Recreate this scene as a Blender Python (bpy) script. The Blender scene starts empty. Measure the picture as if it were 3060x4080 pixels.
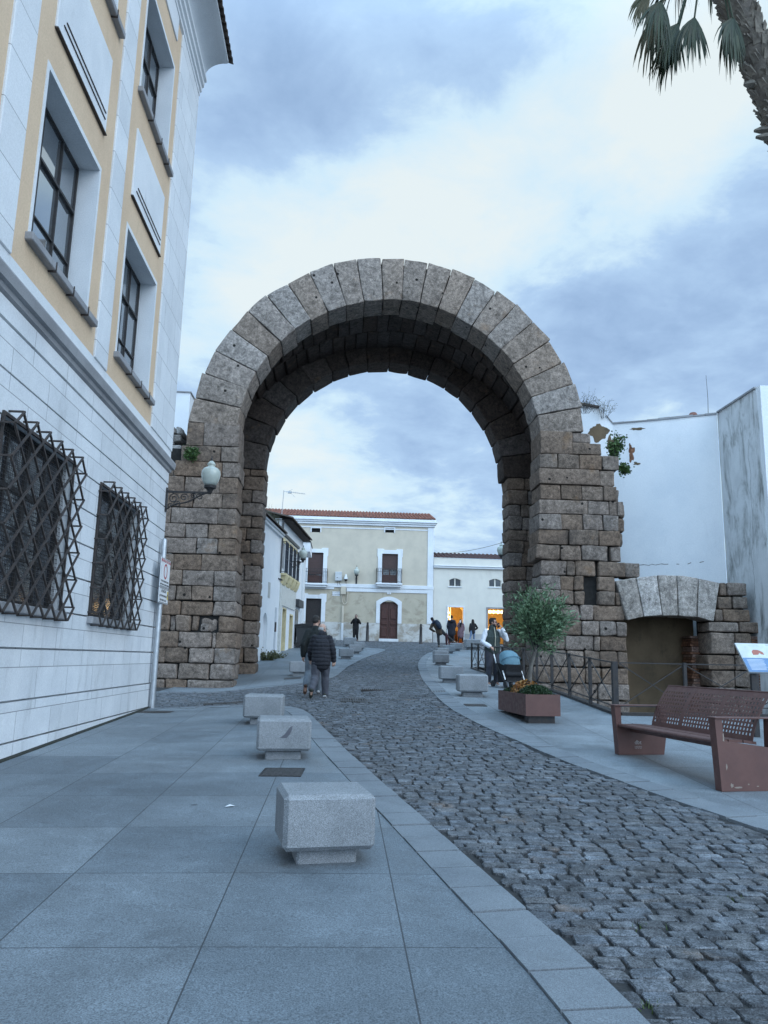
import bpy, math, random
import numpy as np
from mathutils import Vector, Matrix, noise
random.seed(7)
SC = bpy.context.scene
COL = SC.collection
R = math.radians
# ---------------------------------------------------------------- camera
def set_camera():
    pitch, yaw, roll = R(10.7), R(2.95), R(1.3)
    fw = Vector((math.sin(yaw)*math.cos(pitch), math.cos(yaw)*math.cos(pitch), math.sin(pitch)))
    rt = Vector((math.cos(yaw), -math.sin(yaw), 0)); up = rt.cross(fw)
    r2 = rt*math.cos(roll)+up*math.sin(roll); u2 = up*math.cos(roll)-rt*math.sin(roll)
    cd = bpy.data.cameras.new('camera'); co = bpy.data.objects.new('camera', cd); COL.objects.link(co)
    m = Matrix(((r2.x, u2.x, -fw.x, 0), (r2.y, u2.y, -fw.y, 0), (r2.z, u2.z, -fw.z, 1.6), (0, 0, 0, 1)))
    co.matrix_world = m
    cd.sensor_width = 36; cd.lens = 3100/4080*36; cd.clip_end = 2000; cd.clip_start = .05
    SC.camera = co
set_camera()
SC.view_settings.view_transform = 'Standard'; SC.view_settings.look = 'None'
SC.view_settings.gamma = 1; SC.view_settings.exposure = .08
# ---------------------------------------------------------------- node helper
class NT:
    def __init__(s, tree): s.t = tree; s.n = tree.nodes; s.l = tree.links
    def add(s, typ, **kw):
        n = s.n.new(typ)
        for k, v in kw.items():
            if k == 'inp':
                for a, b in v.items():
                    if isinstance(b, bpy.types.NodeSocket): s.l.new(b, n.inputs[a])
                    else: n.inputs[a].default_value = b
            else: setattr(n, k, v)
        return n
    def math(s, op, a, b=0.0, c=0.0, clamp=False):
        n = s.n.new('ShaderNodeMath'); n.operation = op; n.use_clamp = clamp
        for i, v in enumerate((a, b, c)):
            if isinstance(v, bpy.types.NodeSocket): s.l.new(v, n.inputs[i])
            else: n.inputs[i].default_value = v
        return n.outputs[0]
    def mix(s, fac, a, b, mode='MIX'):
        n = s.n.new('ShaderNodeMix'); n.data_type = 'RGBA'; n.blend_type = mode; n.clamp_factor = True
        for i, v in ((0, fac), (6, a), (7, b)):
            if isinstance(v, bpy.types.NodeSocket): s.l.new(v, n.inputs[i])
            elif i == 0: n.inputs[0].default_value = v
            else: n.inputs[i].default_value = (*v[:3], 1)
        return n.outputs[2]
    def ramp(s, fac, stops, interp='LINEAR'):
        n = s.n.new('ShaderNodeValToRGB'); s.l.new(fac, n.inputs[0]); cr = n.color_ramp; cr.interpolation = interp
        while len(cr.elements) < len(stops): cr.elements.new(.5)
        for e, (p, c) in zip(cr.elements, stops):
            e.position = p; e.color = (*c, 1) if hasattr(c, '__len__') else (c, c, c, 1)
        return n.outputs[0]
    def noise(s, vec, scale, detail=4, rough=.6, dist=0):
        n = s.add('ShaderNodeTexNoise', inp={'Scale': scale, 'Detail': detail, 'Roughness': rough, 'Distortion': dist})
        if vec is not None: s.l.new(vec, n.inputs['Vector'])
        return n.outputs[0]
    def maprange(s, v, a, b, c=0., d=1., typ='SMOOTHSTEP'):
        n = s.n.new('ShaderNodeMapRange'); n.interpolation_type = typ
        s.l.new(v, n.inputs[0])
        for i, x in enumerate((a, b, c, d)): n.inputs[i+1].default_value = x
        return n.outputs[0]
# ---------------------------------------------------------------- sky and sun
SUN_EL, SUN_AZ = R(32), R(125)          # azimuth clockwise from +Y: behind the camera to the right
def set_world():
    w = bpy.data.worlds.new('World'); SC.world = w; w.use_nodes = True
    t = NT(w.node_tree); t.n.clear()
    out = t.add('ShaderNodeOutputWorld')
    sky = t.add('ShaderNodeTexSky', sky_type='NISHITA', sun_disc=False, sun_elevation=SUN_EL, sun_rotation=SUN_AZ)
    b1 = t.add('ShaderNodeBackground', inp={'Color': sky.outputs[0], 'Strength': .07})
    tc = t.add('ShaderNodeTexCoord'); d = tc.outputs['Generated']
    sep = t.add('ShaderNodeSeparateXYZ', inp={0: d})
    zz = t.math('ADD', t.math('ABSOLUTE', sep.outputs[2]), .22)
    cx = t.math('DIVIDE', sep.outputs[0], zz); cy = t.math('DIVIDE', sep.outputs[1], zz)
    p = t.add('ShaderNodeCombineXYZ', inp={0: cx, 1: cy, 2: 0.0}).outputs[0]
    n1 = t.noise(p, 1.3, 9, .56, .25)
    n2 = t.noise(p, 3.6, 8, .6, .3)
    v = t.math('ADD', t.math('MULTIPLY', n1, 1.0), t.math('MULTIPLY', n2, 1.05))
    v = t.math('ADD', v, t.math('MULTIPLY', t.math('SUBTRACT', t.noise(p, 9.0, 6, .62, .4), .5), .42))
    v = t.math('SUBTRACT', v, .505)
    # broad openings and banks of the cloud deck: (azimuth right of +Y, elevation, angular size, weight)
    for az, el, sz, wt in SKY_BANKS:
        az, el = R(az), R(el)
        dv = (math.sin(az)*math.cos(el), math.cos(az)*math.cos(el), math.sin(el))
        dot = t.add('ShaderNodeVectorMath', operation='DOT_PRODUCT', inp={0: d, 1: dv}).outputs['Value']
        e = t.math('POWER', 2.718, t.math('DIVIDE', t.math('SUBTRACT', dot, 1.0), 1-math.cos(R(sz))))
        v = t.math('ADD', v, t.math('MULTIPLY', e, wt))
    colr = t.ramp(v, SKY_RAMP)
    up = t.maprange(sep.outputs[2], .62, .95); bk = t.maprange(sep.outputs[1], .1, -.7)
    mul = t.math('ADD', t.math('ADD', t.math('MULTIPLY', up, SKY_UP), t.math('MULTIPLY', bk, SKY_BACK)), 1.0)
    colr = t.mix(t.math('MULTIPLY', up, .75), colr, (.36, .66, 1.0))      # thinner, bluer cloud overhead
    b2 = t.add('ShaderNodeBackground', inp={'Color': colr, 'Strength': mul})
    cover = t.ramp(v, [(0, .97), (.6, .93), (1, .82)])
    mx = t.add('ShaderNodeMixShader', inp={0: cover, 1: b1.outputs[0], 2: b2.outputs[0]})
    t.l.new(mx.outputs[0], out.inputs[0])
# az, el computed from the picture: centre column about 3 deg, frame +-26 deg
SKY_BANKS = [(-8.7, 40.8, 5.5, -0.12), (0.9, 42.1, 5.5, -0.08), (8.7, 40.3, 5.5, -0.12), (18.1, 40.3, 5.5, 0.18), (24.8, 34.7, 5.5, 0.26), (-2.7, 36.1, 5.5, -0.2), (4.9, 36.3, 5.5, 0.01), (-9.8, 32.6, 5.5, -0.12), (12.5, 33.3, 5.5, 0.3), (-4.1, 28.4, 5.5, 0.44), (-11.2, 27.7, 5.5, 0.21), (3.2, 31.1, 5.5, 0.32), (17.7, 28.2, 5.5, 0.04), (26.0, 27.2, 5.5, -0.1), (19.3, 23.1, 5.5, -0.22), (27.2, 21.3, 5.5, -0.08), (25.6, 31.0, 5.5, 0.14), (-1.8, 17.5, 5.5, 0.08), (3.6, 15.3, 5.5, -0.21), (8.8, 14.4, 5.5, -0.04), (-3.7, 12.0, 5.5, 0.46), (7.1, 9.3, 5.5, 0.16), (30.0, 38.7, 5.5, 0.31), (8.8, 29.9, 5.5, 0.21)]
SKY_RAMP = [(0, (.26, .40, .63)), (.3, (.36, .525, .775)), (.5, (.45, .64, .89)), (.68, (.66, .86, 1.0)), (1, (.90, 1.0, 1.02))]
SKY_UP, SKY_BACK = 1.5, 1.9
set_world()
def set_sun():
    l = bpy.data.lights.new('sun', 'SUN'); l.energy = .7; l.angle = R(40); l.color = (1, .96, .9)
    o = bpy.data.objects.new('sun', l); COL.objects.link(o)
    dv = Vector((math.sin(SUN_AZ)*math.cos(SUN_EL), math.cos(SUN_AZ)*math.cos(SUN_EL), math.sin(SUN_EL)))
    o.rotation_euler = (-dv).to_track_quat('-Z', 'Y').to_euler()
set_sun()
# ---------------------------------------------------------------- ground height (m) of the rising street
def gz(x, y):
    c = np.interp(y, [-20, 0, 10, 18, 24, 29.2, 35, 45, 53, 80], [-.6, 0, .36, .72, .91, 1.17, 1.53, 2.2, 2.76, 4.2])
    d = np.interp(y, [0, 10, 17, 24, 29.2, 40], [0, .06, .2, .27, .14, 0])
    r = np.interp(y, [0, 8, 14, 20, 25, 34], [0, 0, .09, .17, .13, 0])
    return c-d*np.clip((-np.asarray(x)-.5)/3, 0, 1)+r*np.clip((np.asarray(x)-.5)/2, 0, 1)
# ---------------------------------------------------------------- mesh builder
ORG = {}
class MB:
    def __init__(s): s.v = []; s.f = []; s.m = []; s.k = 0
    def add(s, vs, fs, mi=0):
        b = len(s.v); s.v.extend([tuple(map(float, p)) for p in vs]); s.f.extend([tuple(b+i for i in f) for f in fs]); s.m.extend([mi]*len(fs)); return s
    def box(s, x0, x1, y0, y1, z0, z1, mi=0):
        vs = [(x, y, z) for z in (z0, z1) for y in (y0, y1) for x in (x0, x1)]
        return s.add(vs, [(0, 2, 3, 1), (4, 5, 7, 6), (0, 1, 5, 4), (2, 6, 7, 3), (0, 4, 6, 2), (1, 3, 7, 5)], mi)
    def hexa(s, c, mi=0):   # 8 corners ordered like box
        return s.add(c, [(0, 2, 3, 1), (4, 5, 7, 6), (0, 1, 5, 4), (2, 6, 7, 3), (0, 4, 6, 2), (1, 3, 7, 5)], mi)
    def bbox(s, x0, x1, y0, y1, z0, z1, r=.02, mi=0, M=None):   # chamfered box
        vs = []; X = (x0, x1); Y = (y0, y1); Z = (z0, z1); sg = (1, -1)
        for k in range(2):
            for j in range(2):
                for i in range(2):
                    p = (X[i], Y[j], Z[k]); q = (X[i]+sg[i]*r, Y[j]+sg[j]*r, Z[k]+sg[k]*r)
                    vs += [(p[0], q[1], q[2]), (q[0], p[1], q[2]), (q[0], q[1], p[2])]
        I = lambda i, j, k, a: ((k*2+j)*2+i)*3+a
        fs = []
        fs += [(I(0, 0, 0, 0), I(0, 0, 1, 0), I(0, 1, 1, 0), I(0, 1, 0, 0)), (I(1, 0, 0, 0), I(1, 1, 0, 0), I(1, 1, 1, 0), I(1, 0, 1, 0)),
               (I(0, 0, 0, 1), I(1, 0, 0, 1), I(1, 0, 1, 1), I(0, 0, 1, 1)), (I(0, 1, 0, 1), I(0, 1, 1, 1), I(1, 1, 1, 1), I(1, 1, 0, 1)),
               (I(0, 0, 0, 2), I(0, 1, 0, 2), I(1, 1, 0, 2), I(1, 0, 0, 2)), (I(0, 0, 1, 2), I(1, 0, 1, 2), I(1, 1, 1, 2), I(0, 1, 1, 2))]
        for a in range(2):
            for b in range(2):
                fs += [(I(a, b, 0, 0), I(a, b, 1, 0), I(a, b, 1, 1), I(a, b, 0, 1)), (I(a, 0, b, 0), I(a, 1, b, 0), I(a, 1, b, 2), I(a, 0, b, 2)), (I(0, a, b, 1), I(1, a, b, 1), I(1, a, b, 2), I(0, a, b, 2))]
        for k in range(2):
            for j in range(2):
                for i in range(2): fs.append((I(i, j, k, 0), I(i, j, k, 1), I(i, j, k, 2)))
        if M is not None: vs = [tuple(M @ Vector(v)) for v in vs]
        s.k = 1
        return s.add(vs, fs, mi)
    def tube(s, pts, r, n=8, mi=0, cap=True, sy=1.0, ref=None):
        pts = [Vector(p) for p in pts]; rr = r if hasattr(r, '__len__') else [r]*len(pts)
        vs = []; fs = []; pu = None
        for i, p in enumerate(pts):
            t = (pts[min(i+1, len(pts)-1)]-pts[max(i-1, 0)]).normalized()
            if ref is not None: a = Vector(ref)
            elif pu is not None: a = pu
            else: a = Vector((0, 0, 1)) if abs(t.z) < .9 else Vector((1, 0, 0))
            u = (a-t*a.dot(t))
            if u.length < 1e-6: u = t.orthogonal()
            u.normalize(); pu = u; w = t.cross(u)
            for k in range(n):
                an = 2*math.pi*k/n+math.pi/n
                vs.append(p+u*(math.cos(an)*rr[i])+w*(math.sin(an)*rr[i]*sy))
        for i in range(len(pts)-1):
            for k in range(n):
                a = i*n+k; b = i*n+(k+1) % n
                fs.append((a, b, b+n, a+n))
        if cap: fs.append(tuple(range(n-1, -1, -1))); fs.append(tuple(range((len(pts)-1)*n, len(pts)*n)))
        s.k = 1
        return s.add(vs, fs, mi)
    def lathe(s, prof, c=(0, 0, 0), n=16, mi=0):
        vs = [(c[0]+r*math.cos(2*math.pi*k/n), c[1]+r*math.sin(2*math.pi*k/n), c[2]+z) for r, z in prof for k in range(n)]
        fs = [(i*n+k, i*n+(k+1) % n, (i+1)*n+(k+1) % n, (i+1)*n+k) for i in range(len(prof)-1) for k in range(n)]
        fs += [tuple(range(n-1, -1, -1)), tuple(range((len(prof)-1)*n, len(prof)*n))]
        return s.add(vs, fs, mi)
    def bar(s, a, b, w, h=None, mi=0):
        h = h or w; a = Vector(a); b = Vector(b); t = (b-a).normalized()
        u = t.cross(Vector((0, 0, 1)));  u = Vector((1, 0, 0)) if u.length < .01 else u.normalized(); v = u.cross(t)
        c = [p+u*(i*w/2)+v*(k*h/2) for k in (-1, 1) for p in (a, b) for i in (-1, 1)]
        return s.hexa(c, mi)
    def prism(s, poly, f, mi=0):      # poly: 2d outline, f(p, t) -> 3d for t in (0, 1)
        n = len(poly); vs = [f(p, 0) for p in poly]+[f(p, 1) for p in poly]
        fs = [tuple(range(n)), tuple(range(2*n-1, n-1, -1))]+[(i, i+n, (i+1) % n+n, (i+1) % n) for i in range(n)]
        s.k = 1
        return s.add(vs, fs, mi)
    def sphere(s, c, r, n=12, m=8, mi=0):
        r = r if hasattr(r, '__len__') else (r, r, r)
        vs = [(c[0], c[1], c[2]-r[2])]
        for i in range(1, m):
            th = math.pi*i/m
            vs += [(c[0]+r[0]*math.sin(th)*math.cos(2*math.pi*k/n), c[1]+r[1]*math.sin(th)*math.sin(2*math.pi*k/n), c[2]-r[2]*math.cos(th)) for k in range(n)]
        vs.append((c[0], c[1], c[2]+r[2])); L = len(vs)-1
        fs = [(0, 1+(k+1) % n, 1+k) for k in range(n)]+[(L, L-n+k, L-n+(k+1) % n) for k in range(n)]
        for i in range(m-2): fs += [(1+i*n+k, 1+i*n+(k+1) % n, 1+(i+1)*n+(k+1) % n, 1+(i+1)*n+k) for k in range(n)]
        return s.add(vs, fs, mi)
    def build(s, name, mat, parent=None, smooth=None, local=False):
        o0 = ORG.get(parent.name, (0, 0, 0)) if parent is not None else (0, 0, 0)
        me = bpy.data.meshes.new(name)
        vs = s.v if local else [(a-o0[0], b-o0[1], c-o0[2]) for a, b, c in s.v]
        me.from_pydata(vs, [], s.f); 
        for m in (mat if isinstance(mat, (list, tuple)) else [mat]): me.materials.append(m)
        if any(s.m): me.polygons.foreach_set('material_index', s.m)
        fix_normals(me)
        if smooth is not None:
            me.polygons.foreach_set('use_smooth', [True]*len(me.polygons))
            if smooth < 180: me.set_sharp_from_angle(angle=R(smooth))
        return link(name, me, parent)
def build_pieces(mb, name, mat, parent=None, smooth=None, local=False):
    """one object per connected piece of the builder's mesh"""
    par = list(range(len(mb.v)))
    def find(i):
        while par[i] != i: par[i] = par[par[i]]; i = par[i]
        return i
    for f in mb.f:
        for a in f[1:]: par[find(a)] = find(f[0])
    groups = {}
    for f in mb.f: groups.setdefault(find(f[0]), []).append(f)
    for fs in groups.values():
        ids = sorted({i for f in fs for i in f}); ix = {v: k for k, v in enumerate(ids)}; q = MB()
        q.add([mb.v[i] for i in ids], [[ix[i] for i in f] for f in fs]); q.build(name, mat, parent, smooth, local)
def fix_normals(me):
    import bmesh
    bm = bmesh.new(); bm.from_mesh(me); bmesh.ops.recalc_face_normals(bm, faces=bm.faces); bm.to_mesh(me); bm.free()
def link(name, data, parent=None):
    o = bpy.data.objects.new(name, data); COL.objects.link(o)
    if parent is not None:
        o.parent = parent; ORG[o.name] = ORG.get(parent.name, (0, 0, 0))
    return o
def tag(o, label, cat, group=None):
    o['label'] = label; o['category'] = cat
    if group: o['group'] = group
    return o
def thing(name, loc, label, cat, group=None):
    o = bpy.data.objects.new(name, None); COL.objects.link(o); o.location = loc; o.empty_display_size = .2
    ORG[o.name] = tuple(loc); return tag(o, label, cat, group)
def struct(o): o['kind'] = 'structure'; return o
def copy_tree(o, parent=None):
    c = o.copy(); COL.objects.link(c); c.parent = parent
    for ch in list(o.children): copy_tree(ch, c)
    return c
def text(name, body, mat, parent, origin, right, up, size, align='CENTER', ext=.001):
    cu = bpy.data.curves.new(name, 'FONT'); cu.body = body; cu.size = size; cu.align_x = align; cu.align_y = 'CENTER'; cu.extrude = ext; cu.resolution_u = 2
    t = bpy.data.objects.new(name+'_tmp', cu); COL.objects.link(t)
    bpy.context.view_layer.update()
    me = bpy.data.meshes.new_from_object(t.evaluated_get(bpy.context.evaluated_depsgraph_get()))
    bpy.data.objects.remove(t); bpy.data.curves.remove(cu)
    o0 = Vector(ORG.get(parent.name, (0, 0, 0))); r = Vector(right).normalized(); u = Vector(up).normalized(); n = r.cross(u)
    M = Matrix(((r.x, u.x, n.x, origin[0]-o0.x), (r.y, u.y, n.y, origin[1]-o0.y), (r.z, u.z, n.z, origin[2]-o0.z), (0, 0, 0, 1)))
    me.transform(M); me.name = name; me.materials.clear(); me.materials.append(mat)
    return link(name, me, parent)
# ---------------------------------------------------------------- materials
MATS = {}
def newmat(name):
    m = bpy.data.materials.new(name); m.use_nodes = True; t = NT(m.node_tree); b = t.n['Principled BSDF']; return m, t, b
def oc(t): return t.add('ShaderNodeTexCoord').outputs['Object']
def bumpit(t, b, h, strength, dist=.01):
    n = t.add('ShaderNodeBump', inp={'Strength': strength, 'Distance': dist, 'Height': h}); t.l.new(n.outputs[0], b.inputs['Normal'])
def plain(name, c, rough=.6, metal=0, c2=None, scale=6, bump=0, bscale=80, island=0, spec=None, coat=0):
    m, t, b = newmat(name); v = oc(t)
    n = t.noise(v, scale, 5, .6); c2 = c2 or tuple(x*.82 for x in c)
    col = t.mix(t.maprange(n, .3, .7), c, c2)
    if island:
        g = t.add('ShaderNodeNewGeometry').outputs['Random Per Island']
        col = t.mix(1.0, col, t.ramp(g, [(0, 1-island), (1, 1.0)]), 'MULTIPLY')
    t.l.new(col, b.inputs['Base Color']); b.inputs['Metallic'].default_value = metal
    rr = t.maprange(t.noise(v, scale*3, 3), .3, .7, max(rough-.1, .02), min(rough+.1, 1)); t.l.new(rr, b.inputs['Roughness'])
    if spec is not None: b.inputs['Specular IOR Level'].default_value = spec
    if coat: b.inputs['Coat Weight'].default_value = coat
    if bump: bumpit(t, b, t.noise(v, bscale, 3), bump)
    return m
def granite(name, c, c2, speck=.35, sc=1.0, stain=.25, rough=.75):
    m, t, b = newmat(name); v = oc(t)
    col = t.mix(t.maprange(t.noise(v, 1.3*sc, 6, .65), .3, .72), c, c2)
    f = t.noise(v, 190, 2, .7); f2 = t.noise(v, 70, 3, .7)
    col = t.mix(1.0, col, t.ramp(f, [(.32, 1-speck*1.6), (.5, 1-speck*.35), (.7, 1+speck*.5)]), 'MULTIPLY')
    col = t.mix(1.0, col, t.ramp(f2, [(.3, 1-speck*.6), (.7, 1+speck*.2)]), 'MULTIPLY')
    st = t.maprange(t.noise(v, 3.2*sc, 7, .72, .4), .52, .75)
    col = t.mix(t.math('MULTIPLY', st, stain), col, (.09, .09, .09))
    t.l.new(col, b.inputs['Base Color']); b.inputs['Roughness'].default_value = rough; b.inputs['Specular IOR Level'].default_value = .3
    bumpit(t, b, t.math('ADD', f, f2), .35, .004)
    return m
def ancient(name, pal, hole=.5, dark=.55, bmp=(.9, .03)):
    m, t, b = newmat(name); v = oc(t)
    rnd = t.add('ShaderNodeNewGeometry').outputs['Random Per Island']
    col = t.ramp(rnd, [(i/(len(pal)-1), c) for i, c in enumerate(pal)])
    rnd2 = t.math('FRACT', t.math('MULTIPLY', rnd, 17.3)); gry = t.add('ShaderNodeHueSaturation', inp={'Saturation': .7, 'Value': 1.04, 'Color': col}).outputs[0]
    col = t.mix(t.maprange(rnd2, .45, .8), col, gry)
    col = t.mix(1.0, col, t.ramp(rnd2, [(0, .88), (.5, 1.0), (1, 1.08)]), 'MULTIPLY')
    med = t.noise(v, 11, 5, .72); col = t.mix(1.0, col, t.ramp(med, [(.3, .5), (.5, .95), (.7, 1.4)]), 'MULTIPLY')
    big = t.noise(v, .9, 7, .68, .3); mid = t.noise(v, 4.5, 8, .72, .5); fine = t.noise(v, 38, 4, .75); sp = t.noise(v, 110, 2, .7)
    col = t.mix(1.0, col, t.ramp(mid, [(.28, .38), (.5, .95), (.72, 1.35)]), 'MULTIPLY')
    col = t.mix(1.0, col, t.ramp(sp, [(.34, .4), (.5, 1.0), (.66, 1.5)]), 'MULTIPLY')
    col = t.mix(1.0, col, t.ramp(fine, [(.3, .6), (.6, 1.15)]), 'MULTIPLY')
    col = t.mix(t.math('MULTIPLY', t.maprange(big, .5, .72), dark), col, (.055, .045, .04))
    wav = t.add('ShaderNodeMapping', inp={0: v, 'Scale': (2.6, 2.6, .28)}).outputs[0]
    stk = t.maprange(t.noise(wav, 1.6, 6, .7), .56, .74)
    col = t.mix(t.math('MULTIPLY', stk, .45), col, (.07, .06, .055))
    rust = t.maprange(t.noise(t.add('ShaderNodeVectorMath', operation='ADD', inp={0: v, 1: (7, 3, 1)}).outputs[0], 1.7, 5, .6), .6, .75)
    col = t.mix(t.math('MULTIPLY', rust, .35), col, (.26, .15, .075))
    vo = t.add('ShaderNodeTexVoronoi', inp={'Vector': v, 'Scale': 1.9, 'Randomness': 1.0}).outputs['Distance']
    h1 = t.maprange(vo, .10, .075)
    vo2 = t.add('ShaderNodeTexVoronoi', inp={'Vector': v, 'Scale': 4.2}).outputs['Distance']
    hh = t.math('MAXIMUM', h1, t.math('MULTIPLY', t.maprange(vo2, .07, .05), t.maprange(mid, .5, .56)))
    col = t.mix(t.math('MULTIPLY', hh, hole), col, (.012, .011, .01))
    t.l.new(col, b.inputs['Base Color']); b.inputs['Roughness'].default_value = .9; b.inputs['Specular IOR Level'].default_value = .2
    hgt = t.math('SUBTRACT', t.math('ADD', t.math('MULTIPLY', mid, 1.0), t.math('MULTIPLY', fine, .45)), t.math('MULTIPLY', hh, 1.0))
    bumpit(t, b, hgt, *bmp)
    return m
def paving(name, c, c2, bw, rh, ox, oy, mort=.005, off=0.0):
    m, t, b = newmat(name); v = oc(t)
    mp = t.add('ShaderNodeMapping', inp={0: v, 'Location': (-ox, -oy, 0)}).outputs[0]
    br = t.add('ShaderNodeTexBrick', offset=off, squash=1.0, inp={'Vector': mp, 'Color1': (0, 0, 0, 1), 'Color2': (1, 1, 1, 1), 'Mortar': (.5, .5, .5, 1), 'Scale': 1.0, 'Mortar Size': mort, 'Mortar Smooth': .3, 'Bias': 0.0, 'Brick Width': bw, 'Row Height': rh})
    col = t.mix(br.outputs[0], c, c2)
    f = t.noise(v, 120, 2, .75); f2 = t.noise(v, 42, 3, .7); big = t.noise(v, .55, 6, .62, .4); mid = t.noise(v, 2.6, 6, .7, .5)
    col = t.mix(1.0, col, t.ramp(f, [(.33, .45), (.5, .98), (.68, 1.4)]), 'MULTIPLY')
    col = t.mix(1.0, col, t.ramp(f2, [(.3, .84), (.7, 1.1)]), 'MULTIPLY')
    col = t.mix(1.0, col, t.ramp(big, [(.32, .74), (.62, 1.08)]), 'MULTIPLY')
    col = t.mix(1.0, col, t.ramp(mid, [(.28, .78), (.55, 1.02), (.75, 1.22)]), 'MULTIPLY')
    pat = t.maprange(t.noise(v, 1.15, 8, .74, .8), .55, .72); col = t.mix(t.math('MULTIPLY', pat, .5), col, t.mix(1.0, col, (1.35, 1.33, 1.3), 'MULTIPLY'))
    gum = t.add('ShaderNodeTexVoronoi', inp={'Vector': v, 'Scale': 1.35}).outputs['Distance']
    col = t.mix(t.math('MULTIPLY', t.maprange(gum, .05, .035), .6), col, (.03, .03, .035))
    col = t.mix(t.math('MULTIPLY', br.outputs['Fac'], .85), col, (.035, .038, .042))
    t.l.new(col, b.inputs['Base Color']); t.l.new(t.maprange(mid, .3, .7, .5, .75), b.inputs['Roughness']); b.inputs['Specular IOR Level'].default_value = .35
    bumpit(t, b, t.math('SUBTRACT', t.math('MULTIPLY', t.math('ADD', f, f2), .35), t.math('MULTIPLY', br.outputs['Fac'], 2.0)), .3, .006)
    return m
def plaster(name, c, c2, stain=(.2, .2, .2), amt=.35, joints=None, sscale=(1.2, 1.2, .35), lo=.55, hi=.78, bump=.25):
    m, t, b = newmat(name); v = oc(t)
    col = t.mix(t.maprange(t.noise(v, 1.1, 6, .6), .35, .7), c, c2)
    mp = t.add('ShaderNodeMapping', inp={0: v, 'Scale': sscale}).outputs[0]
    st = t.maprange(t.noise(mp, 1.7, 8, .7, .5), lo, hi)
    col = t.mix(t.math('MULTIPLY', st, amt), col, stain)
    f = t.noise(v, 55, 4, .7)
    col = t.mix(1.0, col, t.ramp(f, [(.3, .86), (.65, 1.05)]), 'MULTIPLY')
    h = f
    if joints:
        bw, rh, oy, oz = joints
        sp = t.add('ShaderNodeSeparateXYZ', inp={0: v})
        cb = t.add('ShaderNodeCombineXYZ', inp={0: t.math('SUBTRACT', sp.outputs[1], oy), 1: t.math('SUBTRACT', sp.outputs[2], oz), 2: 0.0}).outputs[0]
        br = t.add('ShaderNodeTexBrick', offset=.5, inp={'Vector': cb, 'Color1': (.9, .9, .9, 1), 'Color2': (1, 1, 1, 1), 'Mortar': (1, 1, 1, 1), 'Scale': 1.0, 'Mortar Size': .006, 'Mortar Smooth': .2, 'Bias': 0.0, 'Brick Width': bw, 'Row Height': rh})
        col = t.mix(1.0, col, br.outputs[0], 'MULTIPLY')
        col = t.mix(t.math('MULTIPLY', br.outputs['Fac'], .75), col, (.16, .16, .17))
        h = t.math('SUBTRACT', f, br.outputs['Fac'])
    t.l.new(col, b.inputs['Base Color']); b.inputs['Roughness'].default_value = .85; b.inputs['Specular IOR Level'].default_value = .2
    bumpit(t, b, h, bump, .01)
    return m
def glass(name, c=(.02, .025, .03), rough=.04, spec=.8):
    m, t, b = newmat(name); b.inputs['Base Color'].default_value = (*c, 1); b.inputs['Roughness'].default_value = rough
    b.inputs['Specular IOR Level'].default_value = spec; b.inputs['IOR'].default_value = 2.1
    bumpit(t, b, t.noise(oc(t), 2.2, 2), .05, .02); return m
def emit(name, c, s):
    m, t, b = newmat(name); b.inputs['Base Color'].default_value = (*c, 1); b.inputs['Emission Color'].default_value = (*c, 1); b.inputs['Emission Strength'].default_value = s; return m
def leafmat(name, c, c2):
    m, t, b = newmat(name); g = t.add('ShaderNodeNewGeometry')
    col = t.mix(g.outputs['Random Per Island'], c, c2); t.l.new(col, b.inputs['Base Color']); b.inputs['Roughness'].default_value = .55
    b.inputs['Specular IOR Level'].default_value = .3
    return m
G = {}
G['paveL'] = paving('granite_slabs', (.152, .177, .198), (.212, .238, .258), 1.03, 1.21, -.65, 4.31-.006)
G['paveR'] = paving('granite_slabs_east', (.190, .212, .230), (.245, .27, .288), 1.03, 1.21, 3.0, 3.7)
G['kerb'] = granite('kerb_granite', (.245, .268, .288), (.18, .20, .22), .3, 1, .3)
G['block'] = granite('seat_block_granite', (.37, .385, .40), (.28, .295, .31), .42, 1.5, .35)
G['earth'] = plain('bare_earth', (.07, .065, .06), .95, 0, (.045, .043, .04), 2, .5, 30)
G['dress'] = plaster('dressed_stone', (.74, .755, .77), (.64, .66, .68), (.27, .27, .27), .6, (1.18, .535, .3, .0275), (1.3, 1.3, .3), .53, .8, .35)
G['quoin'] = plaster('quoin_stone', (.76, .775, .79), (.68, .70, .72), (.34, .35, .37), .3, (1.0, .66, .3, .18), (1.3, 1.3, .3), .55, .8, .3)
G['pilaster'] = plaster('pilaster_stone', (.76, .775, .79), (.68, .70, .72), (.34, .35, .37), .3, (60.0, .66, 31.0, .18), (1.3, 1.3, .3), .55, .8, .3)
G['whitestone'] = plaster('white_stone', (.74, .755, .77), (.66, .68, .70), (.3, .31, .33), .35)
G['sillstone'] = plaster('grey_sill_stone', (.34, .34, .35), (.26, .26, .27), (.1, .1, .1), .5)
G['ochre'] = plaster('ochre_stucco', (.69, .515, .355), (.63, .465, .32), (.36, .27, .18), .4)
G['white'] = plaster('white_limewash', (.80, .81, .82), (.74, .76, .78), (.42, .42, .42), .28)
G['whitedirty'] = plaster('stained_limewash', (.70, .71, .71), (.60, .61, .61), (.085, .09, .072), .88, None, (1.0, 1.0, .36), .44, .74)
G['cream'] = plaster('cream_render', (.575, .51, .41), (.505, .45, .365), (.36, .32, .26), .35)
G['creamlow'] = plaster('lower_cream_render', (.50, .445, .345), (.44, .39, .305), (.27, .225, .17), .5, None, (.5, .5, .8), .5, .62)
G['plinth'] = plaster('stained_plinth', (.62, .61, .58), (.50, .48, .45), (.30, .25, .19), .75, None, (.7, .7, .9), .46, .6)
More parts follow.
